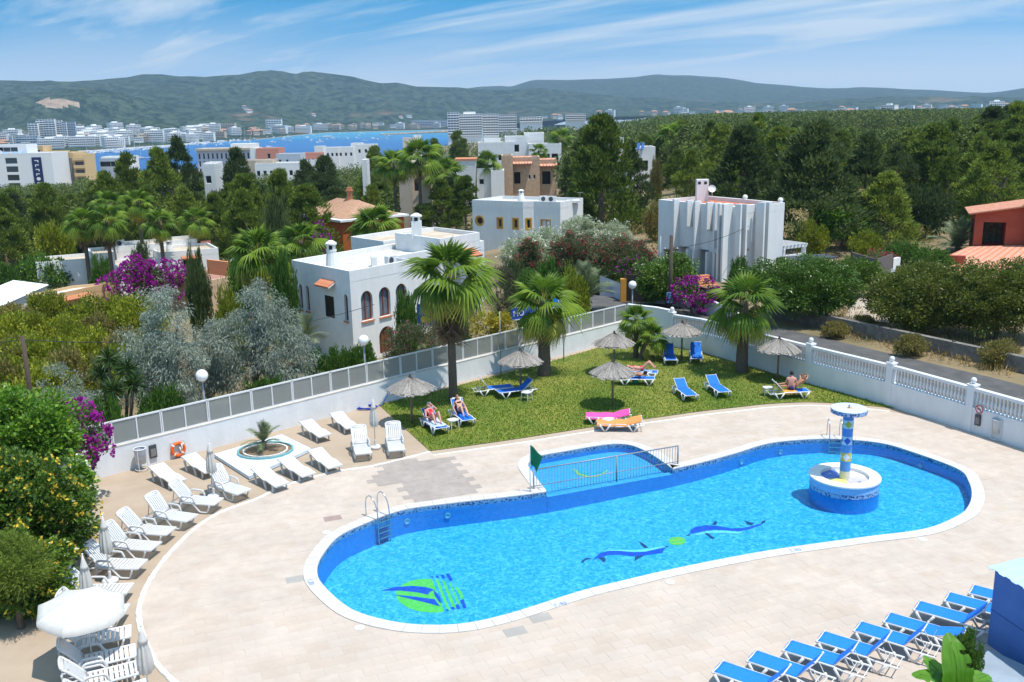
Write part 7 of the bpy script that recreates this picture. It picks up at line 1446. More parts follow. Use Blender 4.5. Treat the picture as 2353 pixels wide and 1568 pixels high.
# oleanders, hedges and garden shrubs
b,hw,h=put(880,1015,745,890,50.2);plant('oleander','pink flowering oleander behind the fence left of the tallest palm','shrub',b,[(0,0,h*.62,hw,hw*.7,h*.38),(-hw*.4,-.4,h*.4,hw*.6,hw*.6,h*.3)],190,.34,110,.15,.035,oleander_leaf,21,flowers=90,fl_m=petal_pink,fl_L=.09,fl_w=.08)
b,hw,h=put(1070,1172,722,800,54);plant('croton','yellow leaved croton shrub behind the fence right of the tallest palm','shrub',b,[(0,0,h*.6,hw,hw*.6,h*.4),(hw*.5,0,h*.7,hw*.5,hw*.5,h*.35)],60,.32,60,.24,.07,croton_leaf,22)
b,hw,h=put(1120,1180,600,750,58);plant('olive_tree','thin olive brown tree between the tallest palm and the middle palm','tree',b,[(0,0,h*.62,hw,hw,h*.36)],60,.38,90,.16,.03,leaf('olive_brown_leaves',(.085,.085,.045)),23)
b,hw,h=put(1468,1602,590,700,64);plant('round_tree','round dense green tree in front of the finned house','tree',b,[(0,0,h*.62,hw,hw*.9,h*.40),(-hw*.4,-.3,h*.5,hw*.6,hw*.6,h*.3),(hw*.4,0,h*.7,hw*.55,hw*.6,h*.28)],170,.42,90,.17,.10,glossy_leaf,24)
b,hw,h=put(1542,1636,643,712,61);plant('bougainvillea','magenta bougainvillea on the dark screen beside the finned house','shrub',b,[(0,0,h*.68,hw,.8,h*.32),(hw*.5,-.2,h*.5,hw*.6,.6,h*.3)],70,.32,26,.12,.08,mid_leaf,25,flowers=900,fl_m=petal_mag,fl_L=.12,fl_w=.11)
b,hw,h=put(236,420,603,668,82);plant('bougainvillea','wide magenta bougainvillea in front of the low white house','shrub',b,[(0,0,h*.7,hw*.8,1.6,h*.30),(-hw*.5,-.3,h*.55,hw*.5,1.2,h*.3),(hw*.5,0,h*.7,hw*.5,1.2,h*.28)],110,.50,26,.18,.12,mid_leaf,26,flowers=1700,fl_m=petal_mag,fl_L=.20,fl_w=.18)
b,hw,h=put(718,752,515,545,98);plant('bougainvillea','small magenta bougainvillea against the orange house','shrub',b,[(0,0,h*.75,hw,.6,h*.25)],30,.35,20,.15,.1,mid_leaf,27,flowers=170,fl_m=petal_mag,fl_L=.16,fl_w=.15)
for i,(x0,x1,y0,y1,y,lm_,fm_,lab) in enumerate(((1158,1262,545,640,78,varieg_leaf,None,'pale variegated shrub below the round window house, leftmost'),(1225,1300,530,615,84,varieg_leaf,None,'pale variegated shrub at the corner of the round window house'),(1262,1370,545,640,76,oleander_leaf,petal_red,'red pink oleander between the two white houses, left one'),(1355,1470,550,640,74,oleander_leaf,petal_red,'red pink oleander between the two white houses, right one'),(1290,1375,500,580,88,varieg_leaf,None,'pale variegated shrub right of the round window house'),(1380,1450,520,585,86,varieg_leaf,None,'pale variegated shrub behind the red oleanders'),(1190,1240,555,630,74,oleander_leaf,petal_red,'pinkish oleander among pale shrubs under the round window house'),(1440,1495,560,640,75,oleander_leaf,petal_red,'dark oleander with crimson flowers beside the finned house'),(1425,1460,595,640,71,mid_leaf,petal_mag,'small purple bougainvillea at the foot of the oleanders'))):
 b,hw,h=put(x0,x1,y0,y1,y);plant('flowering_shrub' if fm_ else 'pale_shrub',lab,'shrub',b,[(0,0,h*.62,hw,hw*.8,h*.40),(-hw*.4,-.4,h*.42,hw*.6,hw*.6,h*.34),(hw*.4,-.2,h*.5,hw*.6,hw*.6,h*.36)],150,.46,95,.21,.065,lm_,40+i,flowers=(330 if fm_ else 420),fl_m=fm_ or petal_white,fl_L=.13 if fm_ else .11,fl_w=.12)
 # two broad trees across the street at right
b,hw,h=put(1715,1965,598,830,59,1.0);plant('broad_tree','broad dark green tree across the street behind the balustrade, left of two','tree',b,[(0,0,h*.70,hw*.9,hw*.8,h*.30),(-hw*.45,-.8,h*.60,hw*.55,hw*.6,h*.30),(hw*.35,-.8,h*.58,hw*.65,hw*.7,h*.32),(hw*.05,-1.4,h*.42,hw*.7,hw*.5,h*.2)],430,.50,120,.155,.085,glossy_leaf,61)
b,hw,h=put(1925,2020,596,700,66,1.1);plant('broad_tree','small round dark tree behind the broad tree by the driveway','tree',b,[(0,0,h*.62,hw,hw,h*.40)],90,.42,90,.17,.09,glossy_leaf,62)
b,hw,h=put(2010,2250,612,840,55,1.0);plant('broad_tree','broad dark green tree across the street in front of the terracotta house','tree',b,[(0,0,h*.68,hw*.85,hw*.8,h*.32),(-hw*.6,-.4,h*.52,hw*.5,hw*.6,h*.30),(hw*.3,-.9,h*.55,hw*.7,hw*.7,h*.32),(-hw*.2,-1.2,h*.36,hw*.6,hw*.5,h*.2)],430,.50,120,.155,.085,leaf('olive_green_glossy_leaves',(.145,.175,.030),rough=.4),63)
b,hw,h=put(2190,2420,605,830,53,1.0);plant('broad_tree','broad olive green tree reaching the right edge of the picture','tree',b,[(0,0,h*.68,hw*.85,hw*.8,h*.32),(-hw*.4,-.9,h*.5,hw*.6,hw*.6,h*.32),(hw*.3,-.6,h*.55,hw*.7,hw*.7,h*.32)],430,.50,120,.155,.085,MATS['olive_green_glossy_leaves'],64)
b,hw,h=put(1868,2012,470,575,88);plant('fig_tree','bright green fig tree on the slope behind the pergola','tree',b,[(0,0,h*.6,hw*.7,hw*.6,h*.35),(-hw*.5,0,h*.75,hw*.5,hw*.5,h*.25),(hw*.6,0,h*.4,hw*.4,hw*.5,h*.3)],120,.5,60,.28,.2,bright_leaf,65)
b,hw,h=put(1985,2060,580,640,74);plant('flowering_shrub','red flowering shrub above the grey brushwood fence','shrub',b,[(0,0,h*.6,hw,hw*.7,h*.4)],60,.4,70,.18,.05,oleander_leaf,66,flowers=130,fl_m=petal_red,fl_L=.13,fl_w=.12)
# generic shrubs, copied: a few meshes for many individuals
def proto(lobes,clumps,crad,per,L,Wd,m,seed,**k):return bush_mesh('crown',seed,lobes,clumps,crad,per,L,Wd,[m],**k)[0]
SH=[(proto([(0,0,.62,1,1,.42),(-.5,-.2,.4,.55,.6,.34),(.45,.1,.5,.6,.6,.36)],100,.24,75,.115,.055,m,70+i),nm) for i,(m,nm) in enumerate(((shrub_leaf,'a'),(shrub_brown,'b'),(mid_leaf,'c'),(pine_dark,'d'),(shrub_leaf,'e')))]
stem_me=limbs(MB(),np.random.default_rng(2),.9,.8,6,.05).mesh('stem',bark)
def shrub(k,px0,px1,py0,py1,y,label,group=None,rz=None,nm='shrub',zb=None):
 b,hw,h=put(px0,px1,py0,py1,y,zb);T=thing(nm,label,'shrub',b,random.uniform(0,6.28) if rz is None else rz,group,scale=(hw,hw*.9,max(.8,h)));obj('crown',SH[k][0],T);obj('stem',stem_me,T);return T
GS='yellow green shrubs covering the slope at left'
for i in range(34):
 y=48+26*(i/34) ** 1.1+random.uniform(-1.5,1.5);px=random.uniform(-40,330 if y>52 else 240);py=at_y(px,700,y)[1];hpx=random.uniform(60,110)*50/y;x0,zt=at_y(px,0,y)[0],gz(at_y(px,700,y)[0],y)+random.uniform(1.7,3.0)
 q=np.array([at_y(px,700,y)[0],y,zt])-CAM;py_t=H_/2-F_*(q @ UP)/(q @ FW)
 shrub((0,0,1,4,0,1)[i % 6],px-hpx*.75,px+hpx*.75,py_t,py_t+hpx,y,('bushy yellow green shrub on the slope below the small ochre house' if i % 6 not in (2,5) else 'brownish dry shrub on the slope below the small ochre house'),GS if i % 6 not in (2,5) else 'brownish dry shrubs on the slope at left')
hedges=[(2,1180,1240,640,715,60,'dark green garden shrub between the tallest and the middle palm, nearer the sign'),(2,1225,1290,610,700,63,'dark green garden shrub behind the middle palm'),(3,1150,1210,610,700,66,'dark conifer shrub behind the croton'),(0,1285,1350,640,700,60,'dull green shrub at the foot of the young date palm'),(2,1180,1250,625,670,72,'green shrub under the red oleanders, left part'),(3,1260,1330,620,665,72,'shaded dark shrub under the red oleanders, middle part'),(3,1340,1420,615,655,72,'shaded dark shrub under the red oleanders, right part'),(2,1020,1075,720,790,53,'green shrub behind the fence beside the skirt of the tallest palm'),(2,900,960,690,760,57,'green shrub at the right foot of the arched house'),(2,700,760,815,865,51.5,'green hedge shrub at the foot of the arched house, left part'),(2,745,815,808,860,52.5,'green hedge shrub at the foot of the arched house, middle part'),(2,800,870,800,855,53,'green hedge shrub at the foot of the arched house beside the globe lamp'),(2,320,420,905,950,42.5,'low green shrub under the left silver tree'),(2,560,660,880,915,46,'low green shrub under the right silver tree'),(2,200,280,930,985,40,'green shrub behind the first glass panels'),(3,425,472,595,690,66,'dark slim conifer beside the peach house'),(0,490,560,690,760,58,'rusty green shrub between the two silver trees'),(2,40,150,595,655,92,'clipped green hedge left of the low white house'),(4,78,165,520,600,102,'pale green reed clump behind the low white house'),(2,-20,40,615,690,88,'green shrub at the far left edge'),(3,600,665,470,560,92,'grey dark conifer left of the orange house'),(2,520,600,590,680,72,'green shrub beside the feathery topped palm'),(2,620,680,600,740,62,'tall green shrub along the shaded side of the arched house'),(3,300,345,570,610,88,'dark round bush in front of the low white house'),(2,205,250,600,640,84,'grey green bush at the foot of the skirted palm'),(1,1480,1530,480,560,96,'dry brown shrub left of the finned house'),(1,1495,1520,380,480,130,'dry bare shrub on the bank behind the finned house'),(0,1960,2030,540,610,82,'olive bush on the slope above the driveway'),(0,1840,1900,520,590,84,'olive shrub behind the pergola'),(2,2040,2110,560,620,80,'bright green bush left of the terracotta house'),(3,2090,2180,440,560,92,'tall dark bush left of the loggia'),(1,1930,1985,455,500,110,'dry grey shrub in a clearing of the pine slope'),(1,2010,2070,500,560,96,'dry grey brown shrub above the driveway'),(2,2105,2180,575,625,76,'bright green bush under the terracotta roof edge'),(2,1680,1720,600,640,66,'red tinged shrub at the foot of the finned house'),(1,1955,2010,735,800,55.5,'dry grey green plant on the roadside bank'),(1,1890,1950,750,800,54,'dry straw coloured bush under the broad tree'),(1,2060,2130,775,825,49.5,'dry straw coloured bush by the roadside wall'),(1,2260,2340,790,830,47,'dry straw coloured bush at the right edge of the roadside'),(0,1420,1475,640,672,70,'dry grass tuft by the street corner'),(2,2195,2262,1462,1545,21.2,'dark green bush at the corner of the blue hut',None,None,'shrub',0.0)]
for h_ in hedges:shrub(*h_)
# ------------------------------------------------------------------ pines
def pine_proto(seed,tall=1.0):
 rng=np.random.default_rng(seed);n=135;t=0.10+.90*rng.random(n) ** .9;prof=np.sin(np.clip((1.03-t)/.86,0,1)*1.75) ** .8*(1-.25*t)
 lop=1+.25*np.sin(t*9+seed) ;a=rng.random(n)*6.283;r=.33*prof*(0.35+.65*rng.random(n) ** .5)*lop;c=np.column_stack([r*np.cos(a),r*np.sin(a),t*tall]);out=np.column_stack([np.cos(a),np.sin(a),.5+.8*t])
 rad=(.040+.036*rng.random(n))*(1.15-.45*t);per=78;pts,k=clump_points(rng,c,rad,per,.8);m=len(pts)
 D=k*.8+np.repeat(unit(out),per,0)*.6+np.array([0,0,.55])+rng.normal(size=(m,3))*.25;V,F=leaf_geo(pts,D,.040*(.6+.8*rng.random(m)),.0125,rng,.0);return V,F
PV=[];PT=[]
for i in range(7):
 V,F=pine_proto(100+i);PV.append((np_mesh('crown',V,F,pine_leaf),np_mesh('crown',V,F,pine_dark)));PT.append(limbs(MB(),np.random.default_rng(i),.92,.24,9,.020,start=.3).mesh('trunk',bark))
def proj(p):
 q=np.array(p,float)-CAM;wv_=q @ FW;return W_/2+F_*(q @ RT)/wv_,H_/2-F_*(q @ UP)/wv_
npine=0
def pine(x,y,h,wd,label,group=None,dark=False,k=None,z0=None):
 global npine
 npine += 1;z0=gz(x,y)-.2 if z0 is None else z0;T=thing('pine_tree',label,'pine tree',(x,y,z0),random.uniform(0,6.28),group,scale=(h*wd,h*wd,h));k=npine % 7 if k is None else k;obj('crown',PV[k][1 if dark else 0],T);obj('trunk',PT[k],T);return T
SKY_X=[-50,90,190,250,300,345,400,435,470,540,590,640,700,760,850,940,1000,1050,1095,1140,1290,1340,1385,1440,1500,1560,1700,1745,1850,2000,2100,2200,2280,2400]
SKY_Y=[420,418,415,378,356,346,322,335,378,346,362,388,366,362,335,336,322,303,318,345,300,285,268,300,300,276,276,264,288,292,277,272,247,240]
KEEP=[(-60,330,195,408,400),(440,318,650,396,300),(640,330,880,372,300),(900,365,990,412,165),(1040,360,1100,408,178),(1090,305,1295,352,235),(1140,352,1280,408,188),(1400,316,1510,372,172),(560,395,600,430,1),(680,470,790,545,100),(1085,440,1335,560,96),(1505,395,1805,620,82),(120,560,500,700,102),(40,640,210,700,75),(400,528,500,560,104),(2130,460,2353,640,80),(1800,540,1960,620,80),(1270,475,1330,560,95),(880,250,1200,300,500),(1150,505,1500,640,92)]
REG=[('pine tree in the wood on the slope behind the finned house','pines on the slope behind the finned house'),('pine tree in the wood between the left hand houses and the bay','pines between the left houses and the bay'),('pine tree among the villas in the middle distance','pines among the villas in the middle distance')]
# singled out pines: centre px, top py, distance, width factor, label
for px,py,y,wd,dk,lab in ((1382,268,104,1.05,0,'biggest bushy pine between the round window house and the finned house'),(404,320,150,.72,1,'dark pointed pine rising highest above the left wood before the bay'),(360,346,140,.95,0,'broad olive pine left of the dark pointed pine'),(541,344,150,.95,1,'dark pine in front of the pale lilac building by the bay'),(290,356,145,.9,0,'olive pine at the left shore of the bay view'),(1052,303,300,1.0,0,'pine in front of the large white hotel'),(998,322,290,.8,0,'pine on the shore left of the large white hotel'),(745,362,150,.9,1,'dark grey green pine among villas left of centre'),(700,372,165,.9,1,'dark pine left of the grey green one among villas'),(860,340,230,1.0,0,'pine by the white waterfront houses'),(935,345,250,1.1,0,'spreading pine behind the lone fan palm'),(1745,264,150,1.0,0,'pine rising highest in the wood above the finned house'),(2285,248,135,1.1,1,'dark tall pine at the upper right edge'),(2340,240,130,1.0,0,'pine cut by the upper right edge'),(2190,274,140,1.0,0,'light green pine in the upper right wood'),(1345,300,125,.9,1,'darker pine just behind the biggest bushy pine'),(1450,330,112,.85,1,'dark pine on the right flank of the biggest bushy pine'),(1590,345,125,1.0,0,'bushy pine right of the solar panel house'),(1330,395,108,.9,0,'lower pine on the left flank of the biggest bushy pine'),(560,405,110,1.0,0,'light olive pine in the left wood below the pale lilac building'),(640,395,118,.9,0,'light green pine left of the orange house roof'),(100,425,125,1.0,0,'pine below the ochre hotel at far left'),(240,400,120,1.0,0,'pine at the shore end of the left wood')):
 x,zt=at_y(px,py,y);z0=gz(x,y)-.2;pine(x,y,max(3.5,(zt-z0)/1.02),wd,lab,dark=bool(dk),z0=z0)
rg=np.random.default_rng(77);taken=[]
def try_pine(px,y,reg,hmin,hmax,dark_p):
 x=float(PD(px,600,y)[0]);z0=gz(x,y)-.2;h=rg.uniform(hmin,hmax);sk=float(np.interp(px,SKY_X,SKY_Y));_,yt=proj((x,y,z0+h));zmax=at_y(px,sk+rg.uniform(2,26),y)[1]
 if z0+h>zmax:h=zmax-z0
 if h<3.0:return False
 wd=rg.uniform(.95,1.45);(l,_),(r,_)=proj((x-h*.3*wd,y,z0)),proj((x+h*.3*wd,y,z0));_,yt=proj((x,y,z0+h));_,yb=proj((x,y,z0+.2*h))
 for (x0,y0,x1,y1,d) in KEEP:
  if y<d+6 and r>x0 and l<x1 and yt<y1 and yb>y0:return False
 if any((x-a) ** 2+(y-c) ** 2<(.23*(h+hh)) ** 2 for a,c,hh in taken):return False
 if inside(np.array([x]),np.array([y]),[tuple(p) for p in offset([np.array(p) for p in DECK],2)])[0]:return False
 taken.append((x,y,h));pine(x,y,h,wd,*REG[reg],dark=rg.random()<dark_p);return True
cnt=0
for i in range(5000):
 if cnt >= 128:break
 y=84+170*rg.random() ** 1.25;px=rg.uniform(1300,2420)
 if px<1800 and y<96:continue
 if px>2080 and y<94:continue
 cnt += try_pine(px,y,0,6,11.5,.18)
cnt=0
for i in range(5000):
 if cnt >= 92:break
 y=104+130*rg.random() ** 1.2;px=rg.uniform(-60,900);cnt += try_pine(px,y,1,5.5,9.5,.22)
cnt=0
for i in range(3000):
 if cnt >= 44:break
 y=118+170*rg.random();px=rg.uniform(640,1330);cnt += try_pine(px,y,2,4.5,8.5,.45)
 # woods too far to count: one mass of crowns
rng=np.random.default_rng(9);Cn=[];
def scatter(n,px0,px1,d0,d1,pw,hs,cond=None):
 for _ in range(n):
  px=rng.uniform(px0,px1);y=d0+(d1-d0)*rng.random() ** pw;x=float(PD(px,600,y)[0]);z0=gz(x,y);h=rng.uniform(*hs);sk=float(np.interp(px,SKY_X,SKY_Y))+4 if y<330 or px<1150 else float(np.interp(px,[1060,1200,1300,1500,1700,1900,2100,2353],[290,280,268,263,259,254,250,246]))+3*rng.random()-(14 if y<700 else 0)*0;zm_=at_y(px,sk,y)[1];h=min(h,zm_-z0)
  if h<2.2:continue
  _,yt=proj((x,y,z0+h));bad=False
  for (x0,y0,x1,y1,d) in KEEP:
   if y<d and x0-12<px<x1+12 and yt<y1:bad=True;break
  if not bad:Cn.append((x,y,z0,h))
scatter(520,1290,2420,130,330,.8,(6,11));scatter(900,1290,2420,330,620,1.0,(9,13));scatter(1900,1200,2450,600,1500,1.0,(10,15));scatter(1300,1060,2450,1300,2600,1.0,(10,16));scatter(200,-40,900,120,240,.8,(5,8));scatter(420,-40,900,230,420,1.0,(5,9));scatter(260,860,1330,260,1000,1.0,(6,10));scatter(150,430,900,230,420,1.0,(4,7))
VV=[];FF=[];o=0
for (x,y,z0,h) in Cn:
 n=480 if y<340 else (150 if y<640 else 46);u=unit(rng.normal(size=(n,3)));rr_=rng.random((n,1)) ** .4;c=np.array([x,y,z0+h*.58])+u*rr_*np.array([h*.36,h*.36,h*.42]);s_=h*(.050 if y<340 else (.075 if y<640 else .13))
 v,f=leaf_geo(c,u*.5+rng.normal(size=(n,3))+np.array([0,0,.15]),s_*(.9+.6*rng.random(n)),s_*.75,rng);VV.append(v);FF.append(f+o);o += len(v)
q=obj('far_pine_wood',np_mesh('far_pine_wood',np.concatenate(VV),np.concatenate(FF),far_leaf),kind='stuff');tag(q,'distant mass of dark green pine wood stretching towards the hills','woodland')
# undergrowth between the trunks
VV=[];FF=[];MI=[];o=0
for (n,pa,pb,da,db,mi_) in ((620,1280,2420,82,210,0),(420,-60,900,84,230,0),(240,620,1330,100,240,0),(300,1280,2420,84,150,1),(160,-60,700,70,120,1),(130,500,1180,62,90,0)):
 for _ in range(n):
  px=rng.uniform(pa,pb);y=da+(db-da)*rng.random() ** 1.2;x=float(PD(px,600,y)[0]);z0=gz(x,y);h=rng.uniform(.7,2.2);_,yt=proj((x,y,z0+h));bad=False
  for (x0,y0,x1,y1,d) in KEEP:
   if y<d+8 and x0-20<px<x1+20 and y>d-40:bad=True;break
  if bad:continue
  m=85;u=unit(rng.normal(size=(m,3)));u[:,2]=np.abs(u[:,2]);c=np.array([x,y,z0])+u*rng.random((m,1)) ** .4*np.array([h*.8,h*.8,h]);v,f=leaf_geo(c,u+rng.normal(size=(m,3))*.6,.20*h*(.7+.6*rng.random(m)),.085*h,rng);VV.append(v);FF.append(f+o);o += len(v);MI.append(np.full(m,mi_))
q=obj('undergrowth',np_mesh('undergrowth',np.concatenate(VV),np.concatenate(FF),[mid_leaf,shrub_brown],np.concatenate(MI)),kind='stuff');tag(q,'low green and brown undergrowth between the pine trunks','undergrowth')
# dry grass on the bank beyond the road and around the houses
n=16000;C=[]
for (x0,x1,y0,y1,y_a,y_b,k) in ((1900,2353,0,0,44,62,.45),(1380,1500,0,0,64,76,.2),(1480,2100,0,0,80,120,.35)):
 m=int(n*k);px=rng.uniform(x0,x1,m);y=rng.uniform(y_a,y_b,m);x=np.array([float(PD(a,700,c)[0]) for a,c in zip(px,y)]);ok_=~inside(x,y,[tuple(p) for p in offset([np.array(p) for p in DECK],1.2)]) & (np.min(np.hypot(x[:,None]-np.array(rc)[:,0],y[:,None]-np.array(rc)[:,1]),1)>3.0);C.append(np.column_stack([x,y,ground_z(x,y)])[ok_])
C=np.concatenate(C);m=len(C);V,F=leaf_geo(C,rng.normal(size=(m,3))*.5+np.array([0,0,1.0]),.30*(.5+rng.random(m)),.05,rng);q=obj('dry_grass',np_mesh('dry_grass',V,F,dry_grass),kind='stuff');tag(q,'straw coloured dry grass on the banks beyond the road','grass')
# ------------------------------------------------------------------ villas in the middle distance
def px_w(px0,px1,y):return at_y(px1,300,y)[0]-at_y(px0,300,y)[0]
def villa(nm,label,y,blocks,cat='house',m=None):
 """blocks: (px0, px1, py_top, extra depth, y offset, material, [windows (u frac, z from top, w, h)])"""
 xm=at_y((blocks[0][0]+blocks[0][1])/2,blocks[0][2],y)[0];T=thing(nm,label,cat,(xm,y,gz(xm,y)))
 for (a,c,top,dep,dy,mm,wins) in blocks:
  yy=y+dy;x0,zt=at_y(a,top,yy);x1=at_y(c,top,yy)[0];zb=gz(x0,yy)-3;ops=[]
  for wdef in wins:
   u,zf,w_,h_=wdef[:4];o=dict(u=(x1-x0)*u,z=zt-zf-h_,w=w_,h=h_,frame=wdef[4] if len(wdef)>4 else metal_w,ft=.08,depth=.2)
   if len(wdef)>5 and wdef[5]=='arch':o['arch']=True
   if len(wdef)>5 and wdef[5]=='open':o['open']=True;o['depth']=.8
   ops.append(o)
  p=[np.array((x0,yy)),np.array((x1,yy)),np.array((x1,yy+dep)),np.array((x0,yy+dep))]
  facade(T,p[0],p[1],zb,zt,ops,mm);facade(T,p[1],p[2],zb,zt,[],mm);facade(T,p[3],p[0],zb,zt,[],mm);flat_roof(T,[tuple(q) for q in p],zt,.3,roof_grey,mm,.3)
 return T
stone_w=mat('sandstone_wall',(.42,.28,.19),.9,col2=(.55,.40,.28),scale=2.0,detail=9,bump=.4);beige_w=mat('beige_wall',(.46,.40,.33),.9,var=.08,scale=.7);blueshade=mat('pale_blue_render',(.50,.62,.74),.85,var=.05)
villa('modern_villa','large white modern villa with stacked flat roofed blocks',225,[(1098,1182,331,8,4,white_wall,[(.25,2.6,.9,1.4),(.6,2.6,.9,1.4)]),(1160,1215,317,8,6,white_wall,[(.4,1.6,2.2,1.8)]),(1205,1250,309,8,8,white_wall,[(.2,2.5,1.0,2.2)]),(1215,1290,334,7,0,white_wall,[(.2,2.0,2.0,1.6),(.5,2.0,2.2,1.6),(.8,2.0,1.6,1.6)]),(1112,1150,322,5,8,white_wall,[])])
T=villa('sandstone_villa','sandstone villa with pinkish tiled roof edges and a grey stone tower',180,[(1152,1178,362,7,0,stone_w,[]),(1178,1240,366,7,1.5,stone_w,[(.16,2.4,1.2,2.2,brown_frame,'open'),(.62,2.9,.5,.9,metal_w,'arch'),(.80,2.9,.5,.9,metal_w,'arch')]),(1240,1278,371,7,2.5,stone_w,[(.4,1.9,1.6,2.4,brown_frame,'open')])])
for a,c,top,dy in ((1176,1222,365,1.4),(1238,1280,370,2.4)):
 x0,z=at_y(a,top,180+dy);x1=at_y(c,top,180+dy)[0];tiled_roof(T,(x0,180+dy-.9,z-.9),(x1,180+dy-.9,z-.9),(x1,180+dy+3,z+.3),(x0,180+dy+3,z+.3),'tiled_roof',pinkroof,terra,.5)
x0,zt=at_y(1046,369,172);x1=at_y(1094,369,172)[0];T=thing('flared_tower','white tower flaring outwards towards its top among the villas','tower',((x0+x1)/2,172,gz((x0+x1)/2,172)));w_=(x1-x0)/2;zr_=zt-T.location.z;k=.62
MB().add([(-w_*k,-.5,-1),(w_*k,-.5,-1),(w_*k,4,-1),(-w_*k,4,-1),(-w_,-1.2,zr_),(w_,-1.2,zr_),(w_,4.5,zr_),(-w_,4.5,zr_)],[(4,5,6,7),(0,1,5,4),(1,2,6,5),(2,3,7,6),(3,0,4,7)]).build('wall',white_wall,T);MB().box(-w_-.1,w_+.1,-1.3,4.6,zr_,zr_+.3).build('tile_edge',terra,T)
villa('beige_house','beige house with an arched doorway half hidden by palms',150,[(915,945,377,5,0,beige_w,[]),(945,986,377,5,.6,mat('warm_beige_wall',(.62,.50,.38),.9,var=.06),[(.3,2.2,1.0,2.0,brown_frame,'arch')])])
T=villa('solar_house','white house with blue solar panels on its roof among pines',165,[(1406,1433,321,6,6,white_wall,[]),(1440,1476,346,5,0,white_wall,[(.15,1.3,.8,1.8,brown_frame),(.85,1.3,.8,1.8,brown_frame)]),(1474,1506,342,6,1.5,white_wall,[(.3,2.0,.9,1.6,brown_frame)])]);x0,z=at_y(1436,341,168);x1=at_y(1474,341,168)[0];sp=(x1-x0)/4
solar_m=mat('solar_glass',(.03,.10,.28),.15,var=.2,scale=1.5,spec=.6)
for i in range(4):a=x0+i*sp;MB().add([(a+.08,164.6,z-.1),(a+sp-.08,164.6,z-.1),(a+sp+.3,166.2,z+.95),(a+.5,166.2,z+.95),(a+.08,164.6,z-.16),(a+sp-.08,164.6,z-.16),(a+sp+.3,166.2,z+.89),(a+.5,166.2,z+.89)],[(0,1,2,3),(7,6,5,4),(0,4,5,1),(1,5,6,2),(3,2,6,7),(3,7,4,0)]).xf(None,(-T.location.x,-T.location.y,-T.location.z)).build('solar_panel',solar_m,T)
tile_canopy(T,(at_y(1440,340,165)[0],165),(at_y(1476,340,165)[0],165),-1.0,2.0,z-.8,.9,.4)
villa('white_cottage','white house between the flared tower and the sandstone villa',174,[(1095,1132,391,5,0,white_wall,[(.3,1.6,.9,1.0)]),(1128,1158,396,5,-1,white_wall,[])]);villa('white_cottage','small white rounded house in front of the large white hotel',300,[(1112,1146,315,6,0,white_wall,[(.7,2,1.0,1.0)])]);villa('white_cottage','small white house glimpsed in the left wood',150,[(466,492,382,4,0,white_wall,[(.4,1.5,.9,1.2)])]);villa('white_cottage','bright sliver of white wall among dark pines left of the beige house',142,[(831,842,372,3,0,white_wall,[])])
# waterfront row
lilac=mat('pale_lilac_render',(.56,.56,.66),.8,var=.05);salmon=mat('salmon_render',(.62,.26,.19),.85,var=.06);greyb=mat('pale_grey_blue_render',(.50,.55,.62),.85,var=.05);whiteb=mat('white_block_render',(.78,.78,.77),.8,var=.04)
def wrow(n,z,h,w_=1.2,m=None):return [((i+.5)/n,z,w_,h) for i in range(n)]
T=villa('waterfront_building','long pale lilac building with tall window strips in front of the bay',440,[(452,585,347,12,0,lilac,[q for z in (1.2,4.6,8.0) for q in wrow(13,z,2.6,.9)])]);x0,z=at_y(450,347,440);x1=at_y(588,347,440)[0];MB().box(x0,x1,439,452,z,z+.9).xf(None,tuple(-np.array(T.location))).build('roof_edge',roof_beige,T);x0,z=at_y(530,338,443);x1=at_y(586,330,443)[0];MB().box(x0,x1,443,450,z-3,z+1.4).xf(None,tuple(-np.array(T.location))).build('roof_block',whiteb,T)
villa('waterfront_building','salmon pink block beside the pale lilac building',430,[(588,640,343,12,0,salmon,[(.55,2,1.4,2.2),(.55,6,1.4,2.2)]),(574,589,343,12,.5,whiteb,[])]);villa('waterfront_building','pale grey blue house right of the salmon block',400,[(634,690,356,10,0,greyb,[(.45,2,1,2),(.15,2,1,2)])]);villa('waterfront_building','low salmon house with a white base by the bay',410,[(690,735,354,9,0,salmon,wrow(4,2.0,1.5,1.3)),(690,740,369,9,-1,whiteb,[])]);villa('waterfront_building','white waterfront house with an orange tiled roof edge',520,[(727,778,341,10,0,whiteb,wrow(5,2.6,1.8)),(776,812,340,10,1,whiteb,wrow(3,2.6,1.8)),(806,830,331,10,3,whiteb,[])]);villa('waterfront_building','white house with a flat terrace right of the tiled waterfront house',480,[(818,862,334,10,0,whiteb,wrow(3,2,1.8)),(722,742,338,8,2,whiteb,[])]);villa('waterfront_building','long white terraced house in the lower gap of the left wood',330,[(585,690,378,9,0,whiteb,wrow(7,2.2,1.8)),(560,625,371,9,3,roof_beige,[]),(468,496,376,8,1,whiteb,[])]);villa('waterfront_building','modern grey and white building at the shore left of the wood',460,[(228,292,366,10,0,greyb,[(.2,1.2,5,2.4,grey_metal),(.62,1.2,6,2.4,grey_metal)]),(232,300,362,10,2,whiteb,[])]);villa('waterfront_building','pinkish white building with a domed lookout by the jetty',600,[(925,955,318,9,0,mat('pink_white_render',(.70,.60,.56),.85,var=.05),[]),(950,966,312,6,2,whiteb,[])])
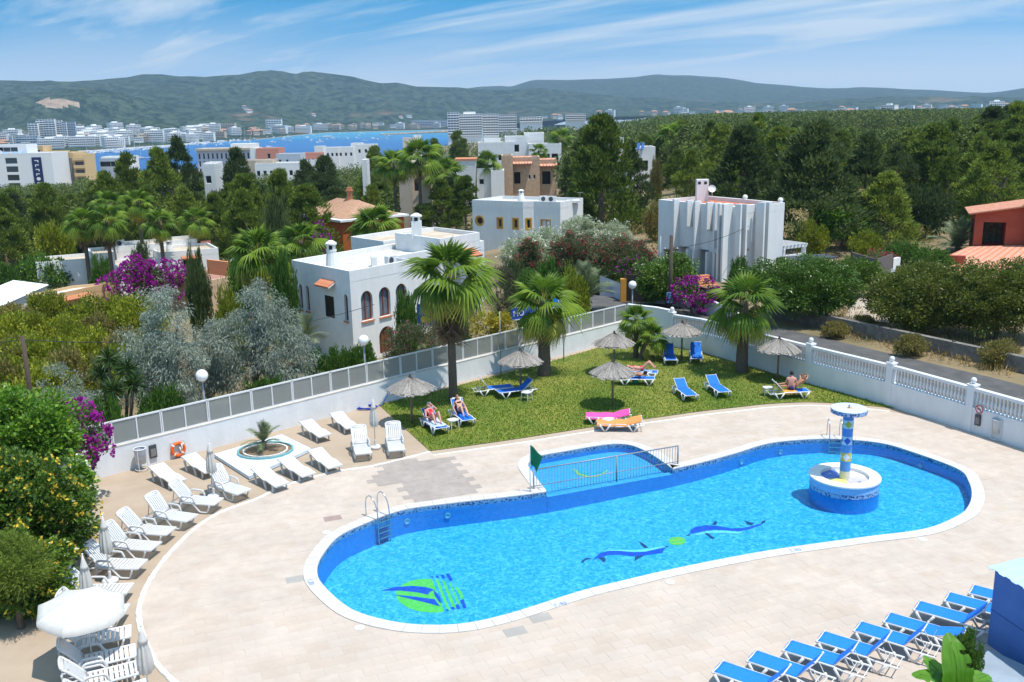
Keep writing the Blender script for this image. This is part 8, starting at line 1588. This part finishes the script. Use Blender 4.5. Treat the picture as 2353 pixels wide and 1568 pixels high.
# hotels at left
T=villa('white_blue_hotel','white hotel with coloured glass balconies and a dark vertical sign at far left',420,[(-60,118,356,16,0,whiteb,[(.47,1.6+3.6*i,5.2,2.6,metal_w) for i in range(5)]),(-60,60,336,10,5,whiteb,[(.2+.14*i,.8,3.2,2.0,metal_w) for i in range(5)])]);x0,z=at_y(72,362,419.9);x1=at_y(94,362,419.9)[0];lx=np.array(T.location);MB().box(x0,x1,419.75,419.95,z-17,z).xf(None,tuple(-lx)).build('sign_panel',mat('navy_sign_panel',(.012,.02,.09),.5,var=.1),T);rg=np.random.default_rng(5);b=MB();xc=(x0+x1)/2
for i in range(8):
 zz_=z-1.3-i*1.9
 if i==4:b.add([(xc+.9*math.cos(a),419.7,zz_-.3+.75*math.sin(a)) for a in np.linspace(0,6.283,17)[:-1]],[tuple(range(15,-1,-1))]);continue
 b.box(xc-.8,xc+.8,419.68,419.74,zz_-.25,zz_+.12);b.box(xc-.8,xc-.45,419.68,419.74,zz_-.9,zz_-.25) if i % 2 else b.box(xc+.4,xc+.8,419.68,419.74,zz_-.9,zz_-.25)
b.xf(None,tuple(-lx)).build('lettering',sw_m,T)
for i in range(4):x=at_y(-10+i*22,352,424)[0];MB().lathe([(1.5,0),(.1,.9)],10,(x,424,at_y(0,352,424)[1]-.3)).xf(None,tuple(-lx)).build('terrace_parasol',mat('blue_grey_cloth',(.20,.34,.60),.8,var=.1),T)
ochre_h=mat('ochre_hotel_render',(.66,.47,.24),.85,var=.06);ochre_d=mat('deep_ochre_render',(.58,.38,.11),.85,var=.06)
T=villa('ochre_hotel','stepped ochre hotel with rows of balconies at far left',435,[(80,116,362,14,0,ochre_d,[((i+.5)/4,2.2+3.4*k,1.3,1.7,ochre_d) for k in range(4) for i in range(4)]),(114,168,353,14,2,ochre_h,[(.26,3.0+3.5*k,3.4,1.7,ochre_h) for k in range(4)]+[(.62,3.0,1.0,1.2,ochre_h)]),(168,192,357,12,1,ochre_h,[(.5,2.8+3.5*k,4.0,1.7,ochre_h) for k in range(3)]),(58,98,338,9,9,ochre_h,[(.75,1.5,1.2,1.2,ochre_h)]),(92,140,350,9,6,ochre_d,[])]);lx=np.array(T.location)
for a,c,top,n,yy in ((118,150,360,4,436.4),(168,194,361,3,435.4),(80,116,371,4,434.6)):
 x0,z=at_y(a,top,yy);x1=at_y(c,top,yy)[0]
 for k in range(n):MB().box(x0,x1,yy-.7,yy+.5,z-3.5*k-1.5,z-3.5*k-.2).xf(None,tuple(-lx)).build('balcony',ochre_h,T)
x0,z=at_y(150,364,436.6);x1=at_y(164,364,436.6)[0];MB().box(x0,x1,436.3,436.8,z-14,z).xf(None,tuple(-lx)).build('glass_stairwell',mat('grey_stair_glass',(.17,.18,.19),.3,var=.2),T)
# ------------------------------------------------------------------ sea, far shore and hills
SEA=-26.0
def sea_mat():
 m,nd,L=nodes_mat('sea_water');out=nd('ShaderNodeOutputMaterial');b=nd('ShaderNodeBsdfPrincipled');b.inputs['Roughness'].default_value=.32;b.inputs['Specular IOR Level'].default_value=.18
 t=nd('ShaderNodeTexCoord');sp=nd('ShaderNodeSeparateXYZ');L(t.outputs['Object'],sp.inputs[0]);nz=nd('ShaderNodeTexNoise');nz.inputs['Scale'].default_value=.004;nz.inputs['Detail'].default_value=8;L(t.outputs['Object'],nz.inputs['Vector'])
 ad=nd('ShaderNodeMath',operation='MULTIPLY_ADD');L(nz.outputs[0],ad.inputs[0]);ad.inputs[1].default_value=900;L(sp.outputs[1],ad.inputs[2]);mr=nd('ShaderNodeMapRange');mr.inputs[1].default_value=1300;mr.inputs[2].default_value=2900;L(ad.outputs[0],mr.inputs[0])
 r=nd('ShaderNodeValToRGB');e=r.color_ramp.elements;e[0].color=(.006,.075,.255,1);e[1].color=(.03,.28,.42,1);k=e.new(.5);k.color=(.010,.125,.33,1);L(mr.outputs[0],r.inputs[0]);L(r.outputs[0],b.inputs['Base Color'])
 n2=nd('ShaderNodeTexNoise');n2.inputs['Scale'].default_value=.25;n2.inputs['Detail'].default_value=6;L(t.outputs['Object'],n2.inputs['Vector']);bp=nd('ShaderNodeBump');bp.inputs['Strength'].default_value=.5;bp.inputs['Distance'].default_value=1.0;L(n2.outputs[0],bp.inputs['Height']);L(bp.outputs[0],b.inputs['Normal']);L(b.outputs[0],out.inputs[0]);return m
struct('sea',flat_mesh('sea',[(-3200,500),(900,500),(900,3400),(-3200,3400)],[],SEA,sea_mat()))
def vnoise(x,y,seed=0):
 xi=np.floor(x).astype(int);yi=np.floor(y).astype(int);xf,yf=x-xi,y-yi;u,v=xf*xf*(3-2*xf),yf*yf*(3-2*yf)
 def h(a,b):q=np.sin(a*127.1+b*311.7+seed*74.7)*43758.5453;return q-np.floor(q)
 return (h(xi,yi)*(1-u)+h(xi+1,yi)*u)*(1-v)+(h(xi,yi+1)*(1-u)+h(xi+1,yi+1)*u)*v
def fbm(x,y,o=5,seed=0):return sum(vnoise(x*2 ** k,y*2 ** k,seed+k)*.5 ** k for k in range(o))/2
def pxaz(px):d=ray(px,270);return math.atan2(d[0],d[1])
def crest(px,py,d):r=ray(px,py);return HC+d/math.hypot(r[0],r[1])*r[2]
SH_PX=[-900,-200,0,200,400,600,750,1000,1200,3200];SH_D=[1500,1400,1420,1440,1660,2040,2680,2760,2600,2600]
SH_AZ=[pxaz(p) for p in SH_PX]
NR=[(-900,200),(-300,190),(0,184),(100,185),(175,187),(230,183),(300,179),(340,171),(380,170),(430,174),(480,175),(560,170),(600,163),(630,161),(660,164),(685,170),(705,165),(725,164),(780,170),(820,177),(875,191),(895,191),(915,190),(960,200),(1050,201),(1100,206),(1160,207),(1200,204),(1240,201),(1290,206),(1350,213),(1450,223),(1600,233),(1800,238),(1950,226),(2100,222),(2200,226),(2353,222),(3200,220)]
FR_=[(-900,230),(900,225),(1040,208),(1100,201),(1150,201),(1176,203),(1226,187),(1260,186),(1326,185),(1390,183),(1451,181),(1500,175),(1514,174),(1576,176),(1639,179),(1670,183),(1701,188),(1764,196),(1850,202),(1940,206),(2002,203),(2070,206),(2140,209),(2264,214),(2310,210),(2352,204),(3200,195)]
NR_AZ=[pxaz(p) for p,_ in NR];NR_Z=[crest(p,q,4300) for p,q in NR];FR_AZ=[pxaz(p) for p,_ in FR_];FR_Z=[crest(p,q,6800) for p,q in FR_]
def land_z(az,d):
 """far land: shore, coastal plain, near ridge"""
 ds=np.interp(az,SH_AZ,SH_D);zs=np.interp(az,[pxaz(1000),pxaz(1350)],[SEA,0.0]);p=np.clip((d-ds)/900,0,1);zplain=zs+1.0+p*np.interp(az,[pxaz(900),pxaz(1400)],[22,8])
 zc=np.interp(az,NR_AZ,NR_Z);t=np.clip((d-(ds+450))/(4300-ds-450),0,1.25);X,Y=d*np.sin(az),d*np.cos(az);rid=fbm(X/420,Y/420,5,3)-.5;r2=np.abs(fbm(X/700+5,Y/900,4,8)-.5)*2
 s_=np.where(t<1,t ** 1.35*(1+.0*t),1-(t-1)*1.2);env=np.clip(t*(1.0-t),0,.25)*4
 z=zplain+(zc-zplain)*s_+env*(rid*190*np.clip((zc-10)/150,.15,1)-r2*110*np.clip((zc-10)/150,.1,1));z += ((fbm(X/60,Y/60,3,5)-.5)*12+(fbm(X/170,Y/170,3,6)-.5)*34)*np.clip(t*3,0,1)*np.clip((1.04-t)*6,.25,1)
 return np.where(t <= 0,zplain,z)
def far_z(az,d):
 zc=np.interp(az,FR_AZ,FR_Z);t=np.clip((d-4600)/2200,0,1.2);X,Y=d*np.sin(az),d*np.cos(az);s_=np.where(t<1,np.sin(t*math.pi/2),1-(t-1));env=np.clip(t*(1-t),0,.25)*4
 return-10+(zc+10)*s_+env*(fbm(X/600,Y/600,4,12)-.5)*90
def hills_mat(nm,c1,c2):
 m,nd,L=nodes_mat(nm);out=nd('ShaderNodeOutputMaterial');b=nd('ShaderNodeBsdfPrincipled');b.inputs['Roughness'].default_value=.95;b.inputs['Specular IOR Level'].default_value=.05;t=nd('ShaderNodeTexCoord')
 n1=nd('ShaderNodeTexNoise');n1.inputs['Scale'].default_value=.034;n1.inputs['Detail'].default_value=5;n1.inputs['Roughness'].default_value=.75;L(t.outputs['Object'],n1.inputs['Vector']);n2=nd('ShaderNodeTexNoise');n2.inputs['Scale'].default_value=.0045;n2.inputs['Detail'].default_value=7;L(t.outputs['Object'],n2.inputs['Vector'])
 mr=nd('ShaderNodeMapRange');mr.inputs[1].default_value=.42;mr.inputs[2].default_value=.60;L(n1.outputs[0],mr.inputs[0]);mx=nd('ShaderNodeMix',data_type='RGBA');mx.inputs[6].default_value=c1+(1,);mx.inputs[7].default_value=c2+(1,);L(mr.outputs[0],mx.inputs[0])
 m2_=nd('ShaderNodeMapRange',interpolation_type='SMOOTHSTEP');m2_.inputs[1].default_value=.56;m2_.inputs[2].default_value=.72;L(n2.outputs[0],m2_.inputs[0]);sp=nd('ShaderNodeSeparateXYZ');L(t.outputs['Object'],sp.inputs[0]);lowm=nd('ShaderNodeMapRange');lowm.inputs[1].default_value=10;lowm.inputs[2].default_value=75;lowm.inputs[3].default_value=.85;lowm.inputs[4].default_value=.05;L(sp.outputs[2],lowm.inputs[0]);mu=nd('ShaderNodeMath',operation='MULTIPLY');L(m2_.outputs[0],mu.inputs[0]);L(lowm.outputs[0],mu.inputs[1])
 m3=nd('ShaderNodeMix',data_type='RGBA');L(mu.outputs[0],m3.inputs[0]);L(mx.outputs[2],m3.inputs[6]);m3.inputs[7].default_value=(.26,.17,.10,1);L(m3.outputs[2],b.inputs['Base Color'])
 bp=nd('ShaderNodeBump');bp.inputs['Strength'].default_value=1.0;bp.inputs['Distance'].default_value=10.0;L(n1.outputs[0],bp.inputs['Height']);L(bp.outputs[0],b.inputs['Normal']);L(b.outputs[0],out.inputs[0]);return m
hm1=hills_mat('wooded_hills',(.010,.024,.013),(.070,.098,.050));hm2=hills_mat('far_wooded_hills',(.020,.036,.022),(.075,.095,.055));quarry_m=mat('quarry_earth',(.42,.30,.20),.95,col2=(.22,.16,.11),scale=.05,detail=8)
def polar(fn,d0fn,d1,na,nd_,a0=-.75,a1=.75):
 az=np.linspace(a0,a1,na);t=np.linspace(0,1,nd_);A=np.repeat(az[:,None],nd_,1);D=d0fn(az)[:,None]+(d1-d0fn(az)[:,None])*t[None,:];Z=fn(A,D);V=np.stack([D*np.sin(A),D*np.cos(A),Z],-1).reshape(-1,3);i=np.arange(na*nd_).reshape(na,nd_);F=np.stack([i[:-1,:-1],i[:-1,1:],i[1:,1:],i[1:,:-1]],-1).reshape(-1,4)[:,::-1];return V,F
V,F=polar(land_z,lambda a:np.interp(a,SH_AZ,SH_D),4650,620,150);cen_=V[F].mean(1);q=cen_-CAM;wv_=q @ FW;cx__,cy__=W_/2+F_*(q @ RT)/wv_,H_/2-F_*(q @ UP)/wv_
qm=((np.abs(cx__-135)/50) ** 2+(np.abs(cy__-237)/10) ** 2<1+.8*(fbm(cx__/9,cy__/6,3)-.5)) & (np.hypot(cen_[:,0],cen_[:,1])>2100);struct('hills',np_mesh('hills',V,F,[hm1,quarry_m],qm.astype(np.int32),True))
V,F=polar(far_z,lambda a:a*0+4600,7400,400,60);struct('hills',np_mesh('hills',V,F,hm2,smooth=True))
# beach and quay
def shore(px):az=pxaz(px);return az,float(np.interp(az,SH_AZ,SH_D))
def shore_strip(nm,pa,pb,d0,d1,z,m,n=40):
 vs=[]
 for px in np.linspace(pa,pb,n):az,ds=shore(px);vs += [((ds+d0)*math.sin(az),(ds+d0)*math.cos(az),z),((ds+d1)*math.sin(az),(ds+d1)*math.cos(az),z+.8)]
 return MB().add(vs,[(2*i,2*i+2,2*i+3,2*i+1) for i in range(n-1)]).mesh(nm,m)
sand=mat('beach_sand',(.62,.50,.36),.95,var=.08,scale=.02);struct('beach',shore_strip('beach',470,1040,-22,75,SEA+.3,sand));quay_m=mat('pale_quay',(.46,.45,.43),.9,var=.1,scale=.05);struct('quay',shore_strip('quay',170,475,-30,60,SEA+1.2,quay_m))
jt=thing('breakwater','rocky breakwater reaching into the bay at right','breakwater',(0,0,0));az0=pxaz(880);rgj=np.random.default_rng(4);rm_=mat('breakwater_rock',(.20,.16,.12),.95,col2=(.40,.31,.22),scale=.15);b=MB()
for i in range(150):t=i/149;px=882+(1035-882)*t;py=310.5-6*t;p=P(px,py,SEA);b.ball((p[0]+rgj.normal()*3,p[1]+rgj.normal()*12,SEA+.4+1.0*t),3.0+3*t*rgj.random(),6,4,sc=(1.2,1.6,.8))
jr=b.build('rock',rm_,jt);jr['kind']='stuff'
# ------------------------------------------------------------------ town: individual buildings
WIN=mat('far_windows',(.06,.075,.10),.3,var=.2);far_white=mat('far_white_render',(.84,.83,.81),.85,objvar=.14);far_cream=mat('far_cream_render',(.62,.50,.38),.85,objvar=.15);far_roof=mat('far_tiles',(.46,.24,.15),.9,var=.15,scale=.2)
def far_proto(w_,d_,fl,m,roof,seed,bays):
 rg=np.random.default_rng(seed);h=fl*3.1;b=MB();b.box(-w_/2,w_/2,0,d_,-6,h).box(-w_/2-.3,w_/2+.3,-.3,d_+.3,h,h+.5)
 if fl>2:b.box(-w_*.2,w_*.15,d_*.3,d_*.7,h,h+2.4)
 for k in range(fl):b.box(-w_/2-.4,w_/2+.4,-1.1,0,k*3.1-.1,k*3.1+.9) if (seed % 2 and fl>2) else None
 wm=MB()
 for k in range(fl):
  for i in range(bays):x=-w_/2+(i+.5)*w_/bays;ww=w_/bays*.33;wm.box(x-ww,x+ww,-.08,0,k*3.1+1.0,k*3.1+2.5)
 rf=None
 if roof:rf=MB().add([(-w_/2-.6,-.6,h+.4),(w_/2+.6,-.6,h+.4),(w_/2+.6,d_+.6,h+.4),(-w_/2-.6,d_+.6,h+.4),(-w_/4,d_/2,h+2.6),(w_/4,d_/2,h+2.6)],[(0,1,5,4),(1,2,5),(2,3,4,5),(3,0,4)]).mesh('roof',far_roof)
 return b.mesh('wall',m),wm.mesh('window',WIN),rf
FPR=[far_proto(*a) for a in ((14,10,2,far_white,0,1,5),(20,12,4,far_white,0,3,7),(12,9,2,far_cream,1,2,4),(26,12,5,far_white,0,5,10),(10,8,1,far_white,0,4,3),(16,10,3,far_cream,0,7,6),(11,9,1,far_white,1,6,3),(34,13,4,far_white,0,9,14))]
def far_house(px,d,k,label,group,s=1.0,z=None):
 az=pxaz(px);ds=float(np.interp(az,SH_AZ,SH_D));x,y=d*math.sin(az),d*math.cos(az);zz_=(float(land_z(np.array([az]),np.array([d]))[0])+2.0 if d>ds else gz(x,y)+1.0) if z is None else z
 T=thing('town_house' if k not in (3,7) else 'apartment_block',label,'house' if k not in (3,7) else 'apartment block',(x,y,zz_),-az+random.uniform(-.5,.5),group,scale=s);w_,wn_,rf=FPR[k];obj('wall',w_,T);q=obj('window',wn_,T);q['kind']='stuff'
 if rf:obj('roof',rf,T)
rg=random.Random(12)
for i in range(92):px=rg.uniform(-20,500);ds=float(np.interp(pxaz(px),SH_AZ,SH_D));d=ds+rg.uniform(35,620);far_house(px,d,rg.choice((1,1,3,5,0,7,2)),'white building of the town along the left shore of the bay','town buildings on the left shore',rg.uniform(.8,1.15))
for i in range(46):px=rg.uniform(470,1040);ds=float(np.interp(pxaz(px),SH_AZ,SH_D));d=ds+rg.uniform(75,380);far_house(px,d,rg.choice((0,1,2,5,5,7,2)),'low building behind the beach at the head of the bay','buildings behind the beach',rg.uniform(.9,1.25))
for i in range(96):px=rg.uniform(1180,2370);d=rg.uniform(1750,3150);far_house(px,d,rg.choice((0,0,2,4,6,1,0)),'small pale house on the plain beyond the pine woods at right','houses on the plain beyond the woods',rg.uniform(1.0,1.5))
for i in range(56):px=rg.choice((rg.uniform(200,420),rg.uniform(520,1100),rg.uniform(1150,2350),rg.uniform(1900,2350)));ds=float(np.interp(pxaz(px),SH_AZ,SH_D));d=rg.uniform(max(2300,ds+400),3500);far_house(px,d,rg.choice((0,4,6,0)),'small white house scattered on the wooded hillside','houses scattered on the hillside',rg.uniform(1.0,1.6))
def hotel(nm,label,px0,px1,ytop,ybase,d,floors,bays,m,cols=None,step=False):
 r0,r1=ray(px0,ybase),ray(px1,ybase);pm_=(px0+px1)/2;rb_=ray(pm_,ybase);y=d;x0=y/r0[1]*r0[0];x1=y/r1[1]*r1[0];zb=HC+y/rb_[1]*rb_[2];rt_=ray(pm_,ytop);zt=HC+y/rt_[1]*rt_[2];w_=x1-x0;h=zt-zb;fh=h/floors
 T=thing(nm,label,'hotel',((x0+x1)/2,y,zb));b=MB().box(-w_/2,w_/2,0,w_*.3,-12,h)
 if step:b.box(-w_*.30,w_*.22,w_*.05,w_*.25,h,h+fh*.9)
 b.build('wall',m,T);wm=MB()
 for k in range(floors):
  if cols != 'plain':MB().box(-w_/2-.3,w_/2+.3,-1.5,0,k*fh-.15,k*fh+fh*.34).build('balcony',m,T)
  for i in range(bays):x=-w_/2+(i+.5)*w_/bays;ww=w_/bays*.40;wm.box(x-ww,x+ww,-.12,.0,k*fh+fh*.30,k*fh+fh*.86)
 q=wm.build('window',WIN,T);q['kind']='stuff';return T
hotel('large_hotel','large white hotel with rows of dark windows behind the pines right of the bay',1030,1056,258,312,1290,9,4,far_white);hotel('large_hotel','main slab of the large white hotel with a dark glazed stair',1056,1108,262,312,1300,9,10,far_white,step=True);hotel('large_hotel','right slab of the large white hotel',1110,1146,262,314,1310,9,6,far_white);hotel('large_hotel','second wide hotel right of the large white hotel',1146,1187,264,302,1400,7,9,far_white)
for i,(a,c,t,bs) in enumerate(((70,92,283,334),(90,112,275,334),(110,132,274,334),(130,148,277,333))):hotel('apartment_tower',('leftmost','second','third','rightmost')[i]+' section of the stepped apartment tower cluster above the marina',a,c,t,bs,1500+8*(i % 2),12,3,far_white)
hotel('apartment_tower','slim white twin tower right of the stepped apartment cluster',148,158,280,333,1500,13,2,far_white,'plain');hotel('apartment_tower','grey glazed tower at the right end of the apartment cluster',158,178,280,333,1506,13,4,greyb);hotel('apartment_block','wide pale blue block below the apartment towers',40,90,313,342,1440,5,8,greyb);hotel('beach_hotel','white beach hotel standing above the others at the head of the bay',612,648,274,303,2720,7,6,far_white);hotel('beach_hotel','long low greyish hotel behind the beach left of the white one',475,540,284,306,2300,5,12,far_cream);hotel('beach_hotel','long blue grey hotel behind the beach at right',945,1028,277,292,2950,4,16,greyb);hotel('wood_hotel','long low white hotel in the woods above the finned house',1605,1690,281,292,700,3,14,far_cream);hotel('wood_hotel','grey three storey building in the woods at upper right centre',1555,1612,283,300,640,3,10,greyb);hotel('wood_hotel','small white hotel slab among trees above the biggest pine',1300,1345,262,275,950,3,9,far_white);hotel('wood_hotel','white building in trees right of the wide hotel',1195,1246,269,280,1000,2,8,far_white)
# ------------------------------------------------------------------ boats
hull_w=mat('white_hull',(.78,.78,.78),.35,var=.03,spec=.5);hull_n=mat('navy_hull',(.02,.03,.08),.35,var=.1);boat_gl=mat('boat_windows',(.04,.05,.07),.2,var=.2)
def boat(L=10,sail=False,m=hull_w,label='',loc=(0,0,0),rz=0,group=None):
 T=thing('sailing_boat' if sail else 'motor_boat',label,'boat',loc,rz,group);b=MB();n=9;vs=[];fs=[]
 for i in range(n):
  t=i/(n-1);hw=L*.15*(1-max(0,t-.35) ** 2*2.3) if t<.99 else .02;x=-L/2+L*t;zt=.9+.5*t*t
  vs += [(x,-hw,zt),(x,hw,zt),(x,hw*.7,-.4),(x,-hw*.7,-.4)]
 for i in range(n-1):
  for k in range(4):fs.append((4*i+k,4*i+4+k,4*i+4+(k+1) % 4,4*i+(k+1) % 4))
 fs += [(3,2,1,0),tuple(4*(n-1)+k for k in range(4))];b.add(vs,fs).build('hull',m,T);MB().box(-L*.22,L*.16,-L*.09,L*.09,.95,1.9 if sail else 2.4).box(-L*.20,L*.02,-L*.085,L*.085,1.9 if sail else 2.4,2.0 if sail else 3.2).build('cabin',hull_w,T);MB().box(-L*.20,L*.165,-L*.093,L*.093,1.4,1.75).build('cabin_window',boat_gl,T)
 if sail:MB().tube([(L*.05,0,1),(L*.05,0,1+L*1.25)],.10,6).tube([(L*.05,0,2.3),(-L*.36,0,2.2)],.12,6).build('mast',hull_w,T)
 return T
proto_b=[boat(11,False,label='white motorboat lying in the marina at the left shore',group='boats berthed in the marina'),boat(12,True,label='white sailing boat berthed in the marina at the left shore',group='boats berthed in the marina')]
def sea_pt(px,py):p=P(px,py,SEA);return (float(p[0]),float(p[1]),SEA+.1)
first=[True,True]
for i in range(72):
 px=rg.uniform(185,560);az,ds=shore(px);d=ds-rg.uniform(36,150 if px<420 else 90);k=1 if rg.random()<.3 else 0;loc=(d*math.sin(az),d*math.cos(az),SEA+.1)
 if first[k]:proto_b[k].location=loc;proto_b[k].rotation_euler=(0,0,1.3);first[k]=False
 else:dup(proto_b[k],loc,1.3+rg.uniform(-.5,.5),scale=rg.uniform(.9,1.5))
GB='boats moored across the open bay'
mb=[boat(10,False,label='white motorboat moored in the open bay',group=GB),boat(12,True,label='white sailing boat moored in the open bay',group=GB)];f2=[True,True]
for i in range(58):
 px=rg.uniform(425,900);lo_=np.interp(px,[420,650,900],[325,312,304]);py=rg.uniform(lo_,lo_+(24 if px<700 else 20));k=1 if rg.random()<.4 else 0;loc=sea_pt(px,py)
 if f2[k]:mb[k].location=loc;mb[k].rotation_euler=(0,0,rg.uniform(0,6));f2[k]=False
 else:dup(mb[k],loc,rg.uniform(0,6.28),scale=rg.uniform(.8,1.3))
boat(44,False,label='largest white motor yacht in the middle of the bay',loc=sea_pt(754,316),rz=.1);boat(30,False,m=hull_n,label='dark hulled yacht off the marina quay',loc=sea_pt(468,326),rz=.2);boat(30,False,m=hull_n,label='dark hulled yacht at the left end of the bay',loc=sea_pt(360,334),rz=.1);boat(32,True,label='sailing yacht with the tallest mast near the left wood',loc=sea_pt(321,366),rz=.6);boat(20,False,label='small grey white cabin boat near the breakwater',loc=sea_pt(880,309),rz=.2);boat(22,False,label='long white boat in front of the pale lilac building',loc=sea_pt(515,345),rz=.1);boat(22,False,label='white boat behind the salmon block',loc=sea_pt(620,341),rz=.2)
# ------------------------------------------------------------------ air
hz=bpy.data.materials.new('air_haze');hz.use_nodes=True;n=hz.node_tree;n.nodes.clear();o_=n.nodes.new('ShaderNodeOutputMaterial');v=n.nodes.new('ShaderNodeVolumePrincipled');v.inputs['Density'].default_value=0.000105;v.inputs['Color'].default_value=(.50,.74,1.0,1);v.inputs['Anisotropy'].default_value=0.2;n.links.new(v.outputs[0],o_.inputs['Volume'])
h=obj('haze',MB().box(-6500,6500,-60,8200,-60,420).mesh('haze',hz),kind='stuff');tag(h,'thin pale blue air haze over the bay and the hills','haze')
